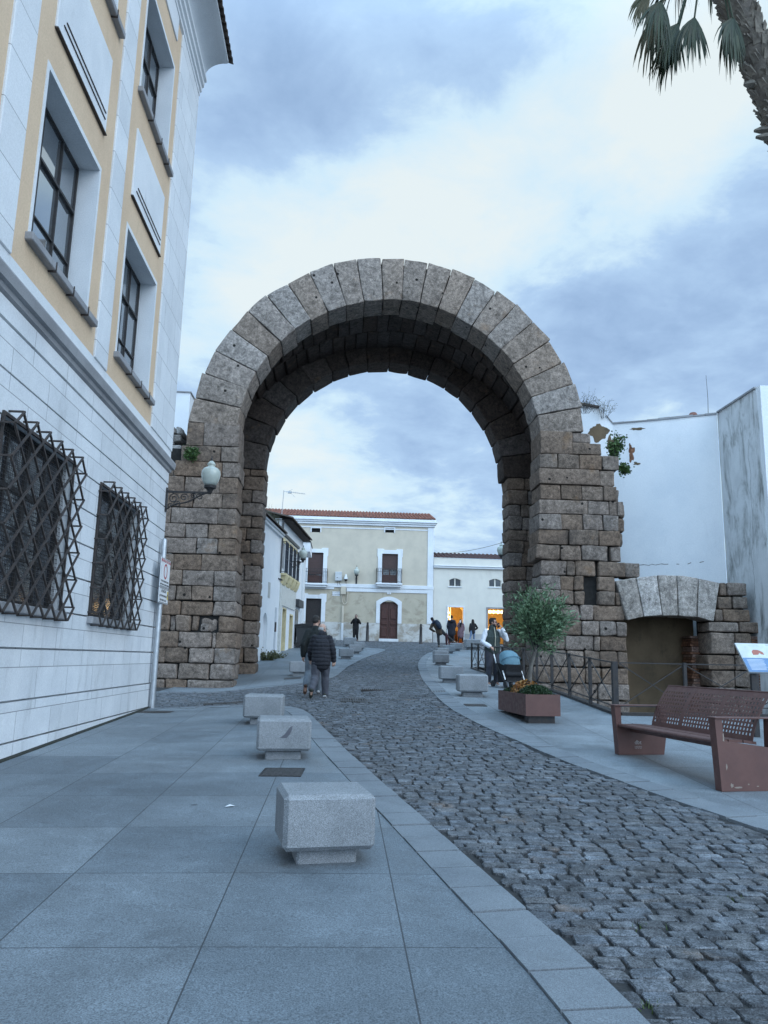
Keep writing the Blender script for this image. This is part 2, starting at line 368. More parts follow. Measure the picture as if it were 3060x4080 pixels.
G['beige'] = plaster('beige_render', (.70, .665, .59), (.64, .61, .545), (.4, .37, .32), .3)
G['greyplinth'] = plaster('grey_plinth', (.5, .5, .49), (.43, .43, .42), (.25, .24, .22), .5)
G['mud'] = plaster('mud_plaster', (.175, .125, .078), (.12, .086, .054), (.06, .05, .035), .6, None, (1.2, 1.2, .7), .5, .7, .7)
G['tile'] = plain('red_clay_tile', (.33, .13, .085), .85, 0, (.22, .095, .07), 3, .4, 50, .35)
G['tileold'] = plain('old_clay_tile', (.12, .085, .065), .9, 0, (.06, .05, .045), 4, .5, 50, .4)
G['iron'] = plain('wrought_iron', (.030, .030, .033), .5, .4, (.05, .042, .038), 12, .3, 120)
G['rustiron'] = plain('rusty_iron', (.075, .058, .05), .65, .3, (.045, .04, .04), 9, .4, 120)
G['corten'] = plain('brown_painted_steel', (.130, .060, .049), .5, .1, (.108, .050, .042), 5, .12, 200)
G['steel'] = plain('galvanised_steel', (.52, .54, .56), .4, .7, (.42, .44, .46), 8)
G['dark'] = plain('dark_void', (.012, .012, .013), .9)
G['glass'] = glass('window_glass', (.34, .37, .40), .04, 1.0); G['glass'].node_tree.nodes['Principled BSDF'].inputs['Metallic'].default_value = .75; G['glassdim'] = glass('dim_glass', (.03, .035, .045), .12, .5)
G['wood'] = plain('dark_red_wood', (.075, .026, .018), .5, 0, (.05, .018, .014), 8, .2, 60)
G['woodbrown'] = plain('old_window_wood', (.024, .024, .026), .6, 0, (.035, .03, .028), 8, .3, 60)
G['shutter'] = plain('brown_blind', (.065, .032, .028), .55)
G['lampglass'] = plain('milky_lamp_glass', (.46, .49, .44), .12, 0, (.38, .41, .36), 4, 0, 80, 0, .6)
G['signwhite'] = plain('white_sign_enamel', (.72, .73, .74), .4, 0, (.66, .67, .69))
G['red'] = plain('red_sign_paint', (.42, .03, .035), .5); G['black'] = plain('black_lettering', (.02, .02, .022), .6)
G['yellow'] = plain('yellow_sticker', (.75, .52, .04), .5); G['blue'] = plain('blue_panel_print', (.13, .24, .42), .4)
G['plastic'] = plain('grey_plastic', (.045, .048, .052), .5); G['greybox'] = plain('pale_grey_cabinet', (.55, .57, .58), .45)
G['cover'] = plain('cast_iron_cover', (.085, .078, .075), .6, .5, (.055, .052, .05), 20, .5, 90)
G['cobble'] = ancient('cobble_granite', [(0.1273, 0.1354, 0.1475), (0.142, 0.1557, 0.1747), (0.1091, 0.1137, 0.1214), (0.158, 0.1733, 0.1945), (0.1271, 0.1286, 0.1332), (0.0992, 0.1057, 0.1151), (0.1457, 0.1463, 0.1498)], 0, .15, (.5, .008))
G['bed'] = plain('cobble_joint_grit', (.024, .024, .025), .95, 0, (.038, .037, .036), 9, .5, 60)
G['arch'] = ancient('pier_granite', [(0.2013, 0.1494, 0.1145), (0.2339, 0.1702, 0.1279), (0.1799, 0.1284, 0.0945), (0.2319, 0.1792, 0.1428), (0.2023, 0.1404, 0.1001), (0.2023, 0.1599, 0.1298), (0.1811, 0.1344, 0.103)], .95, .5)
G['ring'] = ancient('voussoir_granite', [(0.2937, 0.2371, 0.1954), (0.2783, 0.218, 0.1744), (0.3077, 0.256, 0.2174), (0.2932, 0.2275, 0.18), (0.3124, 0.2654, 0.2297), (0.2776, 0.2133, 0.1671), (0.3025, 0.2441, 0.2013)], .95, .3)
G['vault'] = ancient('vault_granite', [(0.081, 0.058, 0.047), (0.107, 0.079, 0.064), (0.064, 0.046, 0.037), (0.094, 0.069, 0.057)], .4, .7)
G['newstone'] = ancient('small_arch_granite', [(0.4007, 0.3627, 0.3266), (0.4388, 0.3922, 0.3503), (0.3625, 0.3235, 0.2873), (0.4198, 0.3794, 0.3425)], .3, .3)
G['mortar'] = plain('dark_mortar', (.016, .014, .012), .95, 0, (.010, .009, .008), 3, .6, 20)
G['rubble'] = ancient('rubble_masonry', [(.3, .29, .27), (.5, .5, .5), (.16, .14, .12), (.42, .4, .38)], .2, .6)
G['brick'] = ancient('old_brick', [(.22, .11, .07), (.28, .14, .085), (.17, .09, .06)], 0, .3)
# ---------------------------------------------------------------- ground, pavements, kerbs, cobbles
RKY = [(-6, 8.2), (0, 5.9), (3.5, 4.72), (5.5, 4.05), (6.74, 3.64), (7.31, 3.50), (7.86, 3.37), (8.6, 3.18), (9.48, 2.96), (10.59, 2.74), (11.82, 2.53), (12.97, 2.35), (14.83, 2.18), (16.33, 2.14), (18.3, 2.17), (21.2, 2.31), (24.3, 2.52), (27.7, 2.79), (32.9, 3.25), (37.1, 3.8), (40, 4.32), (42.2, 4.9), (44, 5.7), (45.3, 6.8), (46.1, 8.2), (46.5, 11)]
LKY = [(-6, 1.9), (0, 1.6), (3.53, 1.34), (5.16, 1.09), (6, .95), (7.07, .77), (8.88, .46), (10.33, .21), (11.96, -.06), (13.84, -.36), (14.82, -.52), (15.5, -.66), (16.0, -.84), (16.4, -1.08), (16.7, -1.4), (16.9, -1.75), (17.05, -2.3), (17.15, -3.0), (17.2, -4.3)]
FLY = [(21.4, -5.6), (21.7, -4.5), (22.2, -3.0), (22.8, -1.9), (23.5, -1.2), (24.3, -.6), (25.2, -.28), (26.4, -.07), (28.46, .1), (30.5, .28), (32.4, .52), (34.4, .8), (36.4, 1.12), (39.6, 1.8), (42.0, 2.3), (43.4, 2.5), (44.4, 2.3), (45.2, 1.7), (45.9, .5), (46.5, -2)]
def dense(L, step=.12):
    L = [(x, y) for y, x in L]; out = []
    # Catmull-Rom
    for i in range(len(L)-1):
        p0, p1, p2, p3 = [np.array(L[max(0, min(len(L)-1, i+k))], float) for k in (-1, 0, 1, 2)]
        n = max(2, int(np.linalg.norm(p2-p1)/step))
        for k in range(n):
            t = k/n; out.append(.5*((2*p1)+(-p0+p2)*t+(2*p0-5*p1+4*p2-p3)*t*t+(-p0+3*p1-3*p2+p3)*t**3))
    out.append(np.array(L[-1], float)); return np.array(out)
RK, LK, FL = dense(RKY), dense(LKY), dense(FLY)
def offset(P, d):
    t = np.gradient(P, axis=0); t /= np.linalg.norm(t, axis=1)[:, None]
    return P+np.c_[t[:, 1], -t[:, 0]]*d         # to the right of travel
def xat(P, y): return np.interp(y, P[:, 1], P[:, 0])
def sheet(name, mat, rows, dz=0.0, skirt=.25):
    """rows: (y, x0, x1): a ground sheet with a vertical skirt all round"""
    mb = MB(); N = 14; vs = []
    for y, x0, x1 in rows:
        for k in range(N+1):
            x = x0+(x1-x0)*k/N; vs.append((x, y, float(gz(x, y))+dz))
    fs = [(i*(N+1)+k, i*(N+1)+k+1, (i+1)*(N+1)+k+1, (i+1)*(N+1)+k) for i in range(len(rows)-1) for k in range(N)]
    mb.add(vs, fs)
    def strip(idx):
        a = [vs[i] for i in idx]; n = len(a)
        mb.add(a+[(p[0], p[1], p[2]-skirt) for p in a], [(i, i+1, n+i+1, n+i) for i in range(n-1)])
    nr = len(rows)
    strip([i*(N+1) for i in range(nr)]); strip([i*(N+1)+N for i in range(nr)])
    strip(list(range(N+1))); strip([(nr-1)*(N+1)+k for k in range(N+1)])
    return struct(mb.build(name, mat))
KW = .34
LKi, FLi, RKi = offset(LK, -KW), offset(FL, -KW), offset(RK, KW)
def terrain():
    mb = MB(); xs = np.r_[-300, -120, -50, np.arange(-24, 25, 3.0), 50, 120, 300]; ys = np.r_[-200, -60, np.arange(-21, 90, 3.0), 150, 400]
    vs = []
    for y in ys:
        for x in xs: vs.append((x, y, float(gz(x, min(y, 80)))-1.5))
    n = len(xs); fs = [(j*n+i, j*n+i+1, (j+1)*n+i+1, (j+1)*n+i) for j in range(len(ys)-1) for i in range(n-1)]
    mb.add(vs, fs); struct(mb.build('ground', G['earth'], smooth=180))
terrain()
ysL = np.r_[np.arange(-6, 15, .5), np.arange(15, 17.2, .08)]
sheet('pavement', G['paveL'], [(y, -4.6, max(xat(LKi, y), -4.55)) for y in ysL if y < 16.88])
sheet('pavement', G['paveL'], [(y, -4.9 if y < 30 else -3.6, max(-4.8 if y < 30 else -3.5, xat(FLi, y))) for y in np.r_[np.arange(21.8, 24.5, .1), np.arange(24.5, 43.4, .4), np.arange(43.4, 46.2, .12)]])
def east_right(y): return 26. if y < 14.62 else (5.12 if y < 30.9 else 14.)
rows = [(y, xat(RKi, y), east_right(y)) for y in np.r_[np.arange(-6, 14.6, .4), 14.615]]
sheet('pavement', G['paveR'], rows, 0, 1.4)
sheet('pavement', G['paveR'], [(y, xat(RKi, y), 5.12) for y in np.r_[14.619, np.arange(15, 30.9, .4), 30.9]], 0, 1.4)
sheet('pavement', G['paveR'], [(y, min(xat(RKi, y), 13.8), 14.) for y in np.r_[30.904, np.arange(31.2, 44, .4), np.arange(44, 46.1, .08)]], 0, 1.4)
def kerb(P, side, name, step=.38, stop=None):
    """a row of separate flat kerb stones following curve P"""
    mb = MB(); d = np.r_[0, np.cumsum(np.linalg.norm(np.diff(P, axis=0), axis=1))]; Q = offset(P, side*KW); rng = random.Random(3)
    s = 0.0
    while s < d[-1]-.1:
        L = step*rng.uniform(.86, 1.14); e = min(s+L, d[-1]); g = .010
        def pt(C, a, k): return np.array([np.interp(a, d, C[:, 0]), np.interp(a, d, C[:, 1])])
        a0, a1, b0, b1 = pt(P, s+g, 0), pt(P, e-g, 0), pt(Q, s+g, 0), pt(Q, e-g, 0)
        nin = lambda a, b: a+(b-a)*.03
        z = rng.uniform(-.003, .005)
        A0, B0, A1, B1 = a0+(b0-a0)*.02, b0+(a0-b0)*.012, a1+(b1-a1)*.02, b1+(a1-b1)*.012
        C = lambda p, dz: (p[0], p[1], float(gz(*p))+dz)
        mb.hexa([C(A0, -.12), C(B0, -.12), C(A1, -.12), C(B1, -.12), C(A0, .008+z), C(B0, .008+z), C(A1, .008+z), C(B1, .008+z)])
        s = e
    return struct(mb.build(name, G['kerb']))
kerb(LK, -1, 'kerb'); kerb(RK, 1, 'kerb'); kerb(FL, -1, 'kerb')
def inpoly(P, poly):
    x, y = P[:, 0], P[:, 1]; c = np.zeros(len(P), bool); n = len(poly); j = n-1
    for i in range(n):
        xi, yi = poly[i]; xj, yj = poly[j]
        if yi != yj: c ^= ((yi > y) != (yj > y)) & (x < (xj-xi)*(y-yi)/(yj-yi)+xi)
        j = i
    return c
def cobbles():
    rng = np.random.default_rng(5)
    pl = [np.r_[LK, [(-9, 17.2), (-9, -8), (1.9, -8)]], np.r_[FL, [(-9, 46.5), (-9, 21.4)]], np.r_[RK, [(30, 46.5), (30, -8), (8.2, -8)]],
          np.array([(-4.9, 23.95), (-3.0, 23.95), (-2.9, 30), (-4.9, 30)])]
    # stone centres in courses across the street; the courses bow a little
    cen = []
    y = .4
    while y < 53.6:
        rh = rng.uniform(.112, .140)*(1 if y < 30 else 1.25); x = -8.0+rng.uniform(0, .2)
        while x < 15:
            w = rng.uniform(.14, .225)*(1 if y < 30 else 1.2); cen.append((x+w/2, y+rh/2, w, rh)); x += w
        y += rh
    C = np.array(cen); C[:, 1] += .06*np.sin(C[:, 0]*.9+C[:, 1]*.35)+.012*np.sin(C[:, 0]*2.7+C[:, 1]*.8)+rng.normal(0, .004, len(C))
    keep = np.ones(len(C), bool)
    for p in pl: keep &= ~inpoly(C[:, :2]+np.c_[np.zeros(len(C)), np.zeros(len(C))], p)
    a = C[:, 0]/np.maximum(C[:, 1], .1)                      # only what the street shows
    keep &= (a > -.95) & (a < 1.7) & (C[:, 1] > .3)
    keep &= ~((C[:, 1] > 25) & (C[:, 0] < -3.3))
    C = C[keep]; n = len(C)
    # rounded outline of 8 points, three rings
    base = np.array([(-.5, -.34), (-.40, -.5), (.40, -.5), (.5, -.34), (.5, .34), (.40, .5), (-.40, .5), (-.5, .34)])
    V = np.zeros((n, 24, 3)); jit = rng.normal(0, .036, (n, 8, 2)); jit[:, :, 0] *= .7; jit[:, 0::2] = jit[:, 1::2]*.6+jit[:, 0::2]*.6; tilt = rng.normal(0, .022, (n, 2)); hh = rng.normal(0, .0028, n)
    gap = rng.uniform(.012, .026, n)[:, None]
    for ring, (sc, dz) in enumerate(((1.0, -.05), (.99, -.006), (.93, .0))):
        o = (base[None]+jit)*sc
        px = C[:, 0, None]+o[..., 0]*(C[:, 2, None]-gap); py = C[:, 1, None]+o[..., 1]*(C[:, 3, None]-gap)
        V[:, ring*8:ring*8+8, 0] = px; V[:, ring*8:ring*8+8, 1] = py
        V[:, ring*8:ring*8+8, 2] = gz(px, py)+dz+hh[:, None]+tilt[:, 0, None]*(px-C[:, 0, None])+tilt[:, 1, None]*(py-C[:, 1, None])
    V[:, 16:, 2] += rng.normal(0, .0018, (n, 8))
    F = []
    for r in range(2):
        for k in range(8): F.append((r*8+k, r*8+(k+1) % 8, r*8+8+(k+1) % 8, r*8+8+k))
    quads = (np.array(F)[None]+24*np.arange(n)[:, None, None]).reshape(-1, 4)
    tops = (np.arange(16, 24)[None]+24*np.arange(n)[:, None])
    # joint bed
    ys = np.r_[np.arange(-1, 54.2, .5)]; xs = np.arange(-9, 15.6, .5)
    bv = np.array([(x, y, float(gz(x, y))-.021) for y in ys for x in xs]); m = len(xs); nb = len(bv); off = n*24
    bf = np.array([(j*m+i, j*m+i+1, (j+1)*m+i+1, (j+1)*m+i) for j in range(len(ys)-1) for i in range(m-1)])
    ce = bv[bf].mean(1); okb = ~(((ce[:, 0] > 5.4) & (ce[:, 1] > 14) & (ce[:, 1] < 31)) | ((ce[:, 0] < -3.1) & (ce[:, 1] > 24.5) & (ce[:, 1] < 29.3)))
    bf = bf[okb]
    me = bpy.data.meshes.new('cobbled_road'); nq, nt, nbf = len(quads), len(tops), len(bf)
    vv = np.concatenate([V.reshape(-1, 3), bv])
    me.vertices.add(len(vv)); me.vertices.foreach_set('co', vv.ravel())
    loops = np.concatenate([quads.ravel(), tops.ravel(), (bf+off).ravel()])
    me.loops.add(len(loops)); me.loops.foreach_set('vertex_index', loops)
    tot = np.r_[np.full(nq, 4), np.full(nt, 8), np.full(nbf, 4)]; st = np.r_[0, np.cumsum(tot)[:-1]]
    me.polygons.add(len(tot)); me.polygons.foreach_set('loop_start', st); me.polygons.foreach_set('loop_total', tot)
    me.polygons.foreach_set('material_index', np.r_[np.zeros(nq+nt, int), np.ones(nbf, int)])
    sm = np.r_[np.ones(nq+nt, bool), np.zeros(nbf, bool)]; me.polygons.foreach_set('use_smooth', sm)
    me.update(calc_edges=True); me.validate()
    me.set_sharp_from_angle(angle=R(24))
    me.materials.append(G['cobble']); me.materials.append(G['bed'])
    o = link('cobbled_road', me); struct(o)
    print('cobbles', n)
cobbles()
# ---------------------------------------------------------------- the Roman arch, block by block
def rc_template(n=8):
    idx = {}; pts = []
    for i in range(n):
        for j in range(n):
            for k in range(n):
                if i in (0, n-1) or j in (0, n-1) or k in (0, n-1): idx[(i, j, k)] = len(pts); pts.append((i, j, k))
    F = []
    for a in range(n-1):
        for b in range(n-1):
            for s in (0, n-1):
                F.append([idx[p] for p in ((s, a, b), (s, a+1, b), (s, a+1, b+1), (s, a, b+1))][::1 if s else -1])
                F.append([idx[p] for p in ((a, s, b), (a+1, s, b), (a+1, s, b+1), (a, s, b+1))][::-1 if s else 1])
                F.append([idx[p] for p in ((a, b, s), (a+1, b, s), (a+1, b+1, s), (a, b+1, s))][::1 if s else -1])
    return np.array(pts), np.array(F)
TP, TF = rc_template(8)
class Stones:
    def __init__(s, seed=1): s.V = []; s.n = 0; s.rng = random.Random(seed)
    def hexa(s, c8, r=.045, rough=.02, er=0.0):
        """c8: corners ordered x fastest, then y, then z; rounded, worn and a little uneven"""
        c8 = np.array(c8, float); L = [np.linalg.norm(c8[1]-c8[0]), np.linalg.norm(c8[2]-c8[0]), np.linalg.norm(c8[4]-c8[0])]
        q = np.zeros((len(TP), 3))
        for a in range(3):
            rr = min(r, L[a]*.3); e = rr/L[a]
            t = np.array([0, e*.45, e, .36, .64, 1-e, 1-e*.45, 1])[TP[:, a]]; q[:, a] = t*L[a]
        inner = np.stack([np.clip(q[:, a], min(r, L[a]*.3), L[a]-min(r, L[a]*.3)) for a in range(3)], 1)
        d = q-inner; ln = np.linalg.norm(d, axis=1); mx = np.abs(d).max(1)
        sc = np.where(ln > 1e-9, mx/np.maximum(ln, 1e-9), 1.0)
        q = inner+d*sc[:, None]
        t = q/np.array(L)
        w = [(1-t[:, 0]), t[:, 0]], [(1-t[:, 1]), t[:, 1]], [(1-t[:, 2]), t[:, 2]]
        P = sum(c8[i+2*j+4*k][None]*(w[0][i]*w[1][j]*w[2][k])[:, None] for i in (0, 1) for j in (0, 1) for k in (0, 1))
        off = Vector((s.rng.uniform(0, 50), s.rng.uniform(0, 50), s.rng.uniform(0, 50)))
        for i in range(len(P)):
            v = Vector(P[i])
            P[i] += np.array(noise.noise_vector(v*1.9+off))*rough*1.3+np.array(noise.noise_vector(v*6.5+off))*rough*.55
        s.V.append(P)
    def box(s, x0, x1, y0, y1, z0, z1, r=.03, rough=.018, j=.012):
        u = lambda: s.rng.uniform(-j, j)
        s.hexa([(x+u(), y+u(), z+u()*.6) for z in (z0, z1) for y in (y0, y1) for x in (x0, x1)], r, rough)
    def wedge(s, cx, cz, a0, a1, r0, r1, y0, y1, rd=.045, rough=.02, top=0.0):
        """voussoir between angles a0 < a1 (deg)"""
        pt = lambda a, r, y: (cx+r*math.cos(R(a)), y, cz+r*math.sin(R(a)))
        s.hexa([pt(a1, r0, y0), pt(a0, r0, y0), pt(a1, r0, y1), pt(a0, r0, y1), pt(a1, r1+top*.5, y0), pt(a0, r1-top*.5, y0), pt(a1, r1, y1), pt(a0, r1, y1)], rd, rough)
    def build(s, name, mat, parent, extra=None, emat=None):
        n = len(s.V); V = np.concatenate(s.V); F = (TF[None]+len(TP)*np.arange(n)[:, None, None]).reshape(-1, 4)
        me = bpy.data.meshes.new(name); o0 = np.array(ORG.get(parent.name, (0, 0, 0))); V = V-o0
        mi = np.zeros(len(F), int)
        if extra is not None:
            ev = np.array(extra.v)-o0; ef = [tuple(i+len(V) for i in f) for f in extra.f]
            V = np.concatenate([V, ev]); FF = F.tolist()+ef; mi = np.r_[mi, np.ones(len(ef), int)]
        else: FF = F.tolist()
        me.from_pydata(V.tolist(), [], FF); me.materials.append(mat)
        if emat: me.materials.append(emat)
        me.polygons.foreach_set('material_index', mi); me.polygons.foreach_set('use_smooth', [True]*len(FF))
        fix_normals(me); me.set_sharp_from_angle(angle=R(48))
        return link(name, me, parent)
CX, CZ, RI, RO = 1.39, 8.42, 4.88, 6.39
Y0, Y1, Y2, Y3 = 24.0, 25.25, 28.25, 29.35
def roman_arch():
    A = thing('roman_arch', (CX, 26.6, .8), 'monumental bare granite Roman arch of weathered wedge blocks spanning the cobbled street', 'arch')
    # left pier, front: courses measured top to bottom
    ZL = [8.85, 8.08, 7.57, 7.08, 6.56, 6.09, 5.58, 5.14, 4.64, 4.15, 3.67, 3.22, 2.77, 2.29, 1.81, 1.35, .87, .35]
    XL = [[-5.05, -4.52, -3.40], [-5.2, -3.95, -3.37], [-5.6, -5.36, -3.88, -3.34], [-6.0, -5.03, -3.92, -3.36], [-6.3, -4.72, -3.82, -3.34], [-6.3, -5.36, -3.93, -3.36], [-6.4, -4.89, -4.2, -3.3], [-6.3, -4.52, -3.87, -3.29], [-6.4, -5.17, -4.35, -3.22], [-6.3, -4.89, -3.92, -3.24], [-6.3, -5.03, -4.57, -3.92, -3.2], [-6.4, -4.88, -3.89, -3.17], [-6.3, -5.17, -4.98, -4.52, -4.29, -3.7, -3.15], [-6.4, -4.87, -3.88, -3.76, -3.12], [-6.3, -5.23, -4.53, -3.79, -3.13], [-6.4, -4.84, -3.89, -3.15], [-6.4, -5.18, -4.53, -3.15]]
    S = Stones(11); core = MB()
    for i, X in enumerate(XL):
        z1, z0 = ZL[i], ZL[i+1]; low = i > 10
        for j in range(len(X)-1):
            if i == 12 and X[j] == -4.29:                         # hollow where a block was lost
                S.box(-4.27, -3.72, Y0+.12, Y0+.6, z0+.01, z1-.01, .1, .07); S.box(-4.25, -3.98, Y0+.05, Y0+.25, z0+.01, z0+.24, .09, .03); continue
            last = j == len(X)-2; w = X[j+1]-X[j]
            dep = 1.25 if last else .7; fy = Y0+S.rng.uniform(-.035, .035)+(.06 if w < .25 else 0)
            S.box(X[j]+.009, X[j+1]-.009, fy, Y0+dep+(S.rng.uniform(-.25, .12) if last else 0), z0+.009, z1-.009, .026 if not low else .055, .018 if not low else .028)
    core.box(-6.6, -3.5, Y0+.14, Y1-.2, -.8, 8.0); core.box(-5.0, -3.62, Y0+.14, Y1-.2, 7.9, 8.8)
    S.build('west_pier', G['arch'], A, core, G['mortar'])
    S = Stones(12); core = MB()                                   # rear part of the same pier
    zz = ZL[-1]+.1; k = 0
    while zz < 8.3:
        h = S.rng.uniform(.42, .56); x = -2.98+S.rng.uniform(-.022, .02); w = S.rng.uniform(.55, .9) if k % 2 else S.rng.uniform(.35, .6)
        if zz+h > 8.3: h = 8.42-zz
        S.box(x-w, x, Y2+S.rng.uniform(-.03, .04), Y3+S.rng.uniform(-.06, .05), zz+.005, zz+h-.005, .06, .03)
        S.box(x-w-1.0, x-w-.012, Y2+S.rng.uniform(.0, .05), Y3, zz+.005, zz+h-.005, .05, .02); zz += h; k += 1
    core.box(-6.4, -4.15, Y1-.1, Y3-.1, -.8, 8.4); core.box(-6.0, -3.2, Y2+.12, Y3-.15, -.8, 8.4)
    S.build('west_rear_pier', G['arch'], A, core, G['mortar'])
    # right pier
    ZR = [9.0, 8.24, 7.75, 7.23, 6.74, 6.27, 5.76, 5.28, 4.78, 4.30, 3.84, 3.40, 2.92, 2.46, 1.99, 1.49, 1.0, .51, .05, -.45, -1.0]
    XR = [[6.23, 7.31, 7.98], [6.22, 6.81, 7.52, 8.26, 8.8], [6.19, 8.16, 8.68], [6.21, 6.9, 7.58, 8.28, 8.72], [6.18, 7.77, 8.45, 8.72, 8.91], [6.15, 6.89, 7.59, 8.23, 8.74], [6.14, 7.11, 8.08, 8.78], [6.04, 6.83, 7.52, 8.36, 8.42, 8.79], [6.19, 7.04, 7.3, 7.97], [6.18, 6.82, 7.26, 7.58, 7.6, 8.0, 8.57], [6.02, 6.81, 7.24, 7.58, 7.6, 8.0, 8.55, 8.72], [5.98, 6.71, 7.42, 7.84, 8.88], [5.97, 6.7, 7.47, 8.0, 8.54, 8.88], [5.96, 6.94, 7.82, 8.03, 8.89], [5.96, 6.97, 7.53, 8.02, 8.56, 8.9], [5.95, 6.5, 7.54, 8.03, 8.9], [5.94, 6.49, 7.08, 7.93, 8.9], [5.94, 6.65, 7.91, 8.9], [5.94, 6.9, 8.1, 8.9], [5.94, 7.2, 8.9]]
    S = Stones(13); core = MB()
    for i, X in enumerate(XR):
        z1, z0 = ZR[i], ZR[i+1]; low = i > 6
        for j in range(len(X)-1):
            w = X[j+1]-X[j]
            if i in (9, 10) and X[j] == 7.6: S.box(7.6, 7.98, Y0+.3, Y0+.6, z0+.01, z1-.01, .09, .06); continue
            if w < .08: continue      # open joints
            fy = Y0+S.rng.uniform(-.04, .04); dep = 1.25 if j == 0 else .75; zt = z1
            if i == 0 and j == 1:
                S.box(X[j]+.01, X[j+1]-.06, fy+.05, Y0+.75, 8.66, 8.98); S.box(X[j]+.006, X[j+1]+.28, fy, Y0+.75, 8.25, 8.64); continue
            S.box(X[j]+.009, X[j+1]-.009, fy, Y0+dep+(S.rng.uniform(-.2, .12) if j == 0 else 0), z0+.009, zt-.009, .028 if not low else .05, .018 if not low else .028)
    for z0, z1, a, b in ((6.76, 7.2, 8.73, 8.9), (6.29, 6.72, 8.9, 9.08), (5.8, 6.25, 8.76, 9.05), (5.3, 5.74, 8.8, 8.98)): S.box(a, b, Y0+.35, Y0+1.0, z0, z1, .08, .03)
    S.box(8.03, 8.9, Y0-.03, Y0+.8, 4.31, 4.77, .05, .025); S.box(8.91, 9.38, Y0-.02, Y0+.8, 4.31, 4.76, .05, .025); S.box(7.78, 7.99, Y0+.25, Y0+.6, 3.86, 4.29, .08, .03)
    core.box(6.4, 8.55, Y0+.16, Y1-.25, -1.4, 7.6); core.box(6.4, 7.8, Y0+.16, Y1-.25, 7.6, 8.9)
    S.build('east_pier', G['arch'], A, core, G['mortar'])
    S = Stones(14); core = MB(); zz = .3; k = 0
    while zz < 8.3:
        h = S.rng.uniform(.42, .56); x = 6.08+S.rng.uniform(-.02, .022); w = S.rng.uniform(.5, .8)
        if zz+h > 8.3: h = 8.42-zz
        S.box(x, x+w, Y2+S.rng.uniform(-.03, .04), Y3+S.rng.uniform(-.06, .05), zz+.005, zz+h-.005, .06, .03)
        S.box(x+w+.01, x+1.6, Y2+S.rng.uniform(0, .05), Y3, zz+.005, zz+h-.005, .05, .02); zz += h; k += 1
    core.box(7.2, 8.5, Y1-.3, Y3-.1, -1.4, 8.4); core.box(6.3, 8.0, Y2+.12, Y3-.15, -1.4, 8.4)
    S.build('east_rear_pier', G['arch'], A, core, G['mortar'])
    # front ring of voussoirs
    S = Stones(15)
    J = [5.4, 12.9, 20.3, 27.5, 35.2, 42.8, 50.1, 57.4, 64.7, 72.3, 79.7, 86.9, 93.9, 101.4, 108.5, 116.1, 123.5, 130.8, 138.2, 145.7, 153.6, 161.0, 168.8, 176.2]
    for i in range(len(J)-1):
        S.wedge(CX, CZ, J[i]+.10, J[i+1]-.10, RI+S.rng.uniform(-.025, .025), RO+S.rng.uniform(-.04, .04), Y0+S.rng.uniform(-.02, .02), Y1+S.rng.uniform(-.1, .12), .028, .022, S.rng.uniform(-.07, .07))
    core = MB(); n = 40
    pts = [(CX+r*math.cos(a), y, CZ+r*math.sin(a)) for a in np.linspace(R(4), R(177), n) for r, y in ((RI+.14, Y0+.12), (RI+.14, Y1-.15), (RO-.18, Y1-.15), (RO-.18, Y0+.12))]
    core.add(pts, [(i*4+k, i*4+(k+1) % 4, i*4+4+(k+1) % 4, i*4+4+k) for i in range(n-1) for k in range(4)])
    S.build('front_ring', G['ring'], A, core, G['mortar'])
    # vault between the rings, and the lower rear ring
    S = Stones(16)
    rv = lambda a: 4.98+.75*max(0, math.cos(R(a)))**3+.75*max(0, -math.cos(R(a)))**3
    for row, (ya, yb) in enumerate(((Y1+.02, 26.75), (26.77, Y2))):
        a = 2+row*2.2
        while a < 177:
            st = S.rng.uniform(4.4, 6.0); a2 = min(a+st, 178); r = (rv(a)+rv(a2))/2+S.rng.uniform(-.03, .03)
            S.wedge(CX, CZ, a+.06, a2-.06, r, r+.6, ya+S.rng.uniform(0, .05), yb, .035, .02); a = a2
    core = MB(); n = 40; pts = [(CX+r*math.cos(a), y, CZ+r*math.sin(a)) for a in np.linspace(.03, math.pi-.03, n) for r, y in ((rv(math.degrees(a))+.2, Y1+.05), (rv(math.degrees(a))+.2, Y2-.05), (6.0, Y2-.05), (6.0, Y1+.05))]
    core.add(pts, [(i*4+k, i*4+(k+1) % 4, i*4+4+(k+1) % 4, i*4+4+k) for i in range(n-1) for k in range(4)])
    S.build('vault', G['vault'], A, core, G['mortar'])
    S = Stones(17); a = 0.0
    while a < 179.5:
        a2 = a+S.rng.uniform(8.5, 11.5); a2 = 180 if a2 > 174 else a2
        S.wedge(CX+.06, CZ, a+.08, a2-.08, 4.50-.10*math.sin(R((a+a2)/2))+S.rng.uniform(-.012, .012), 5.75+S.rng.uniform(-.05, .05), Y2+S.rng.uniform(-.02, .03), Y3+S.rng.uniform(-.06, .06), .05, .025); a = a2
    core = MB(); n = 40; pts = [(CX+.06+r*math.cos(a), y, CZ+r*math.sin(a)) for a in np.linspace(0, math.pi, n) for r, y in ((4.58, Y2+.15), (4.58, Y3-.2), (5.6, Y3-.2), (5.6, Y2+.15))]
    core.add(pts, [(i*4+k, i*4+(k+1) % 4, i*4+4+(k+1) % 4, i*4+4+k) for i in range(n-1) for k in range(4)])
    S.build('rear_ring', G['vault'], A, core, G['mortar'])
    # plants rooted in the joints
    return A
roman_arch()
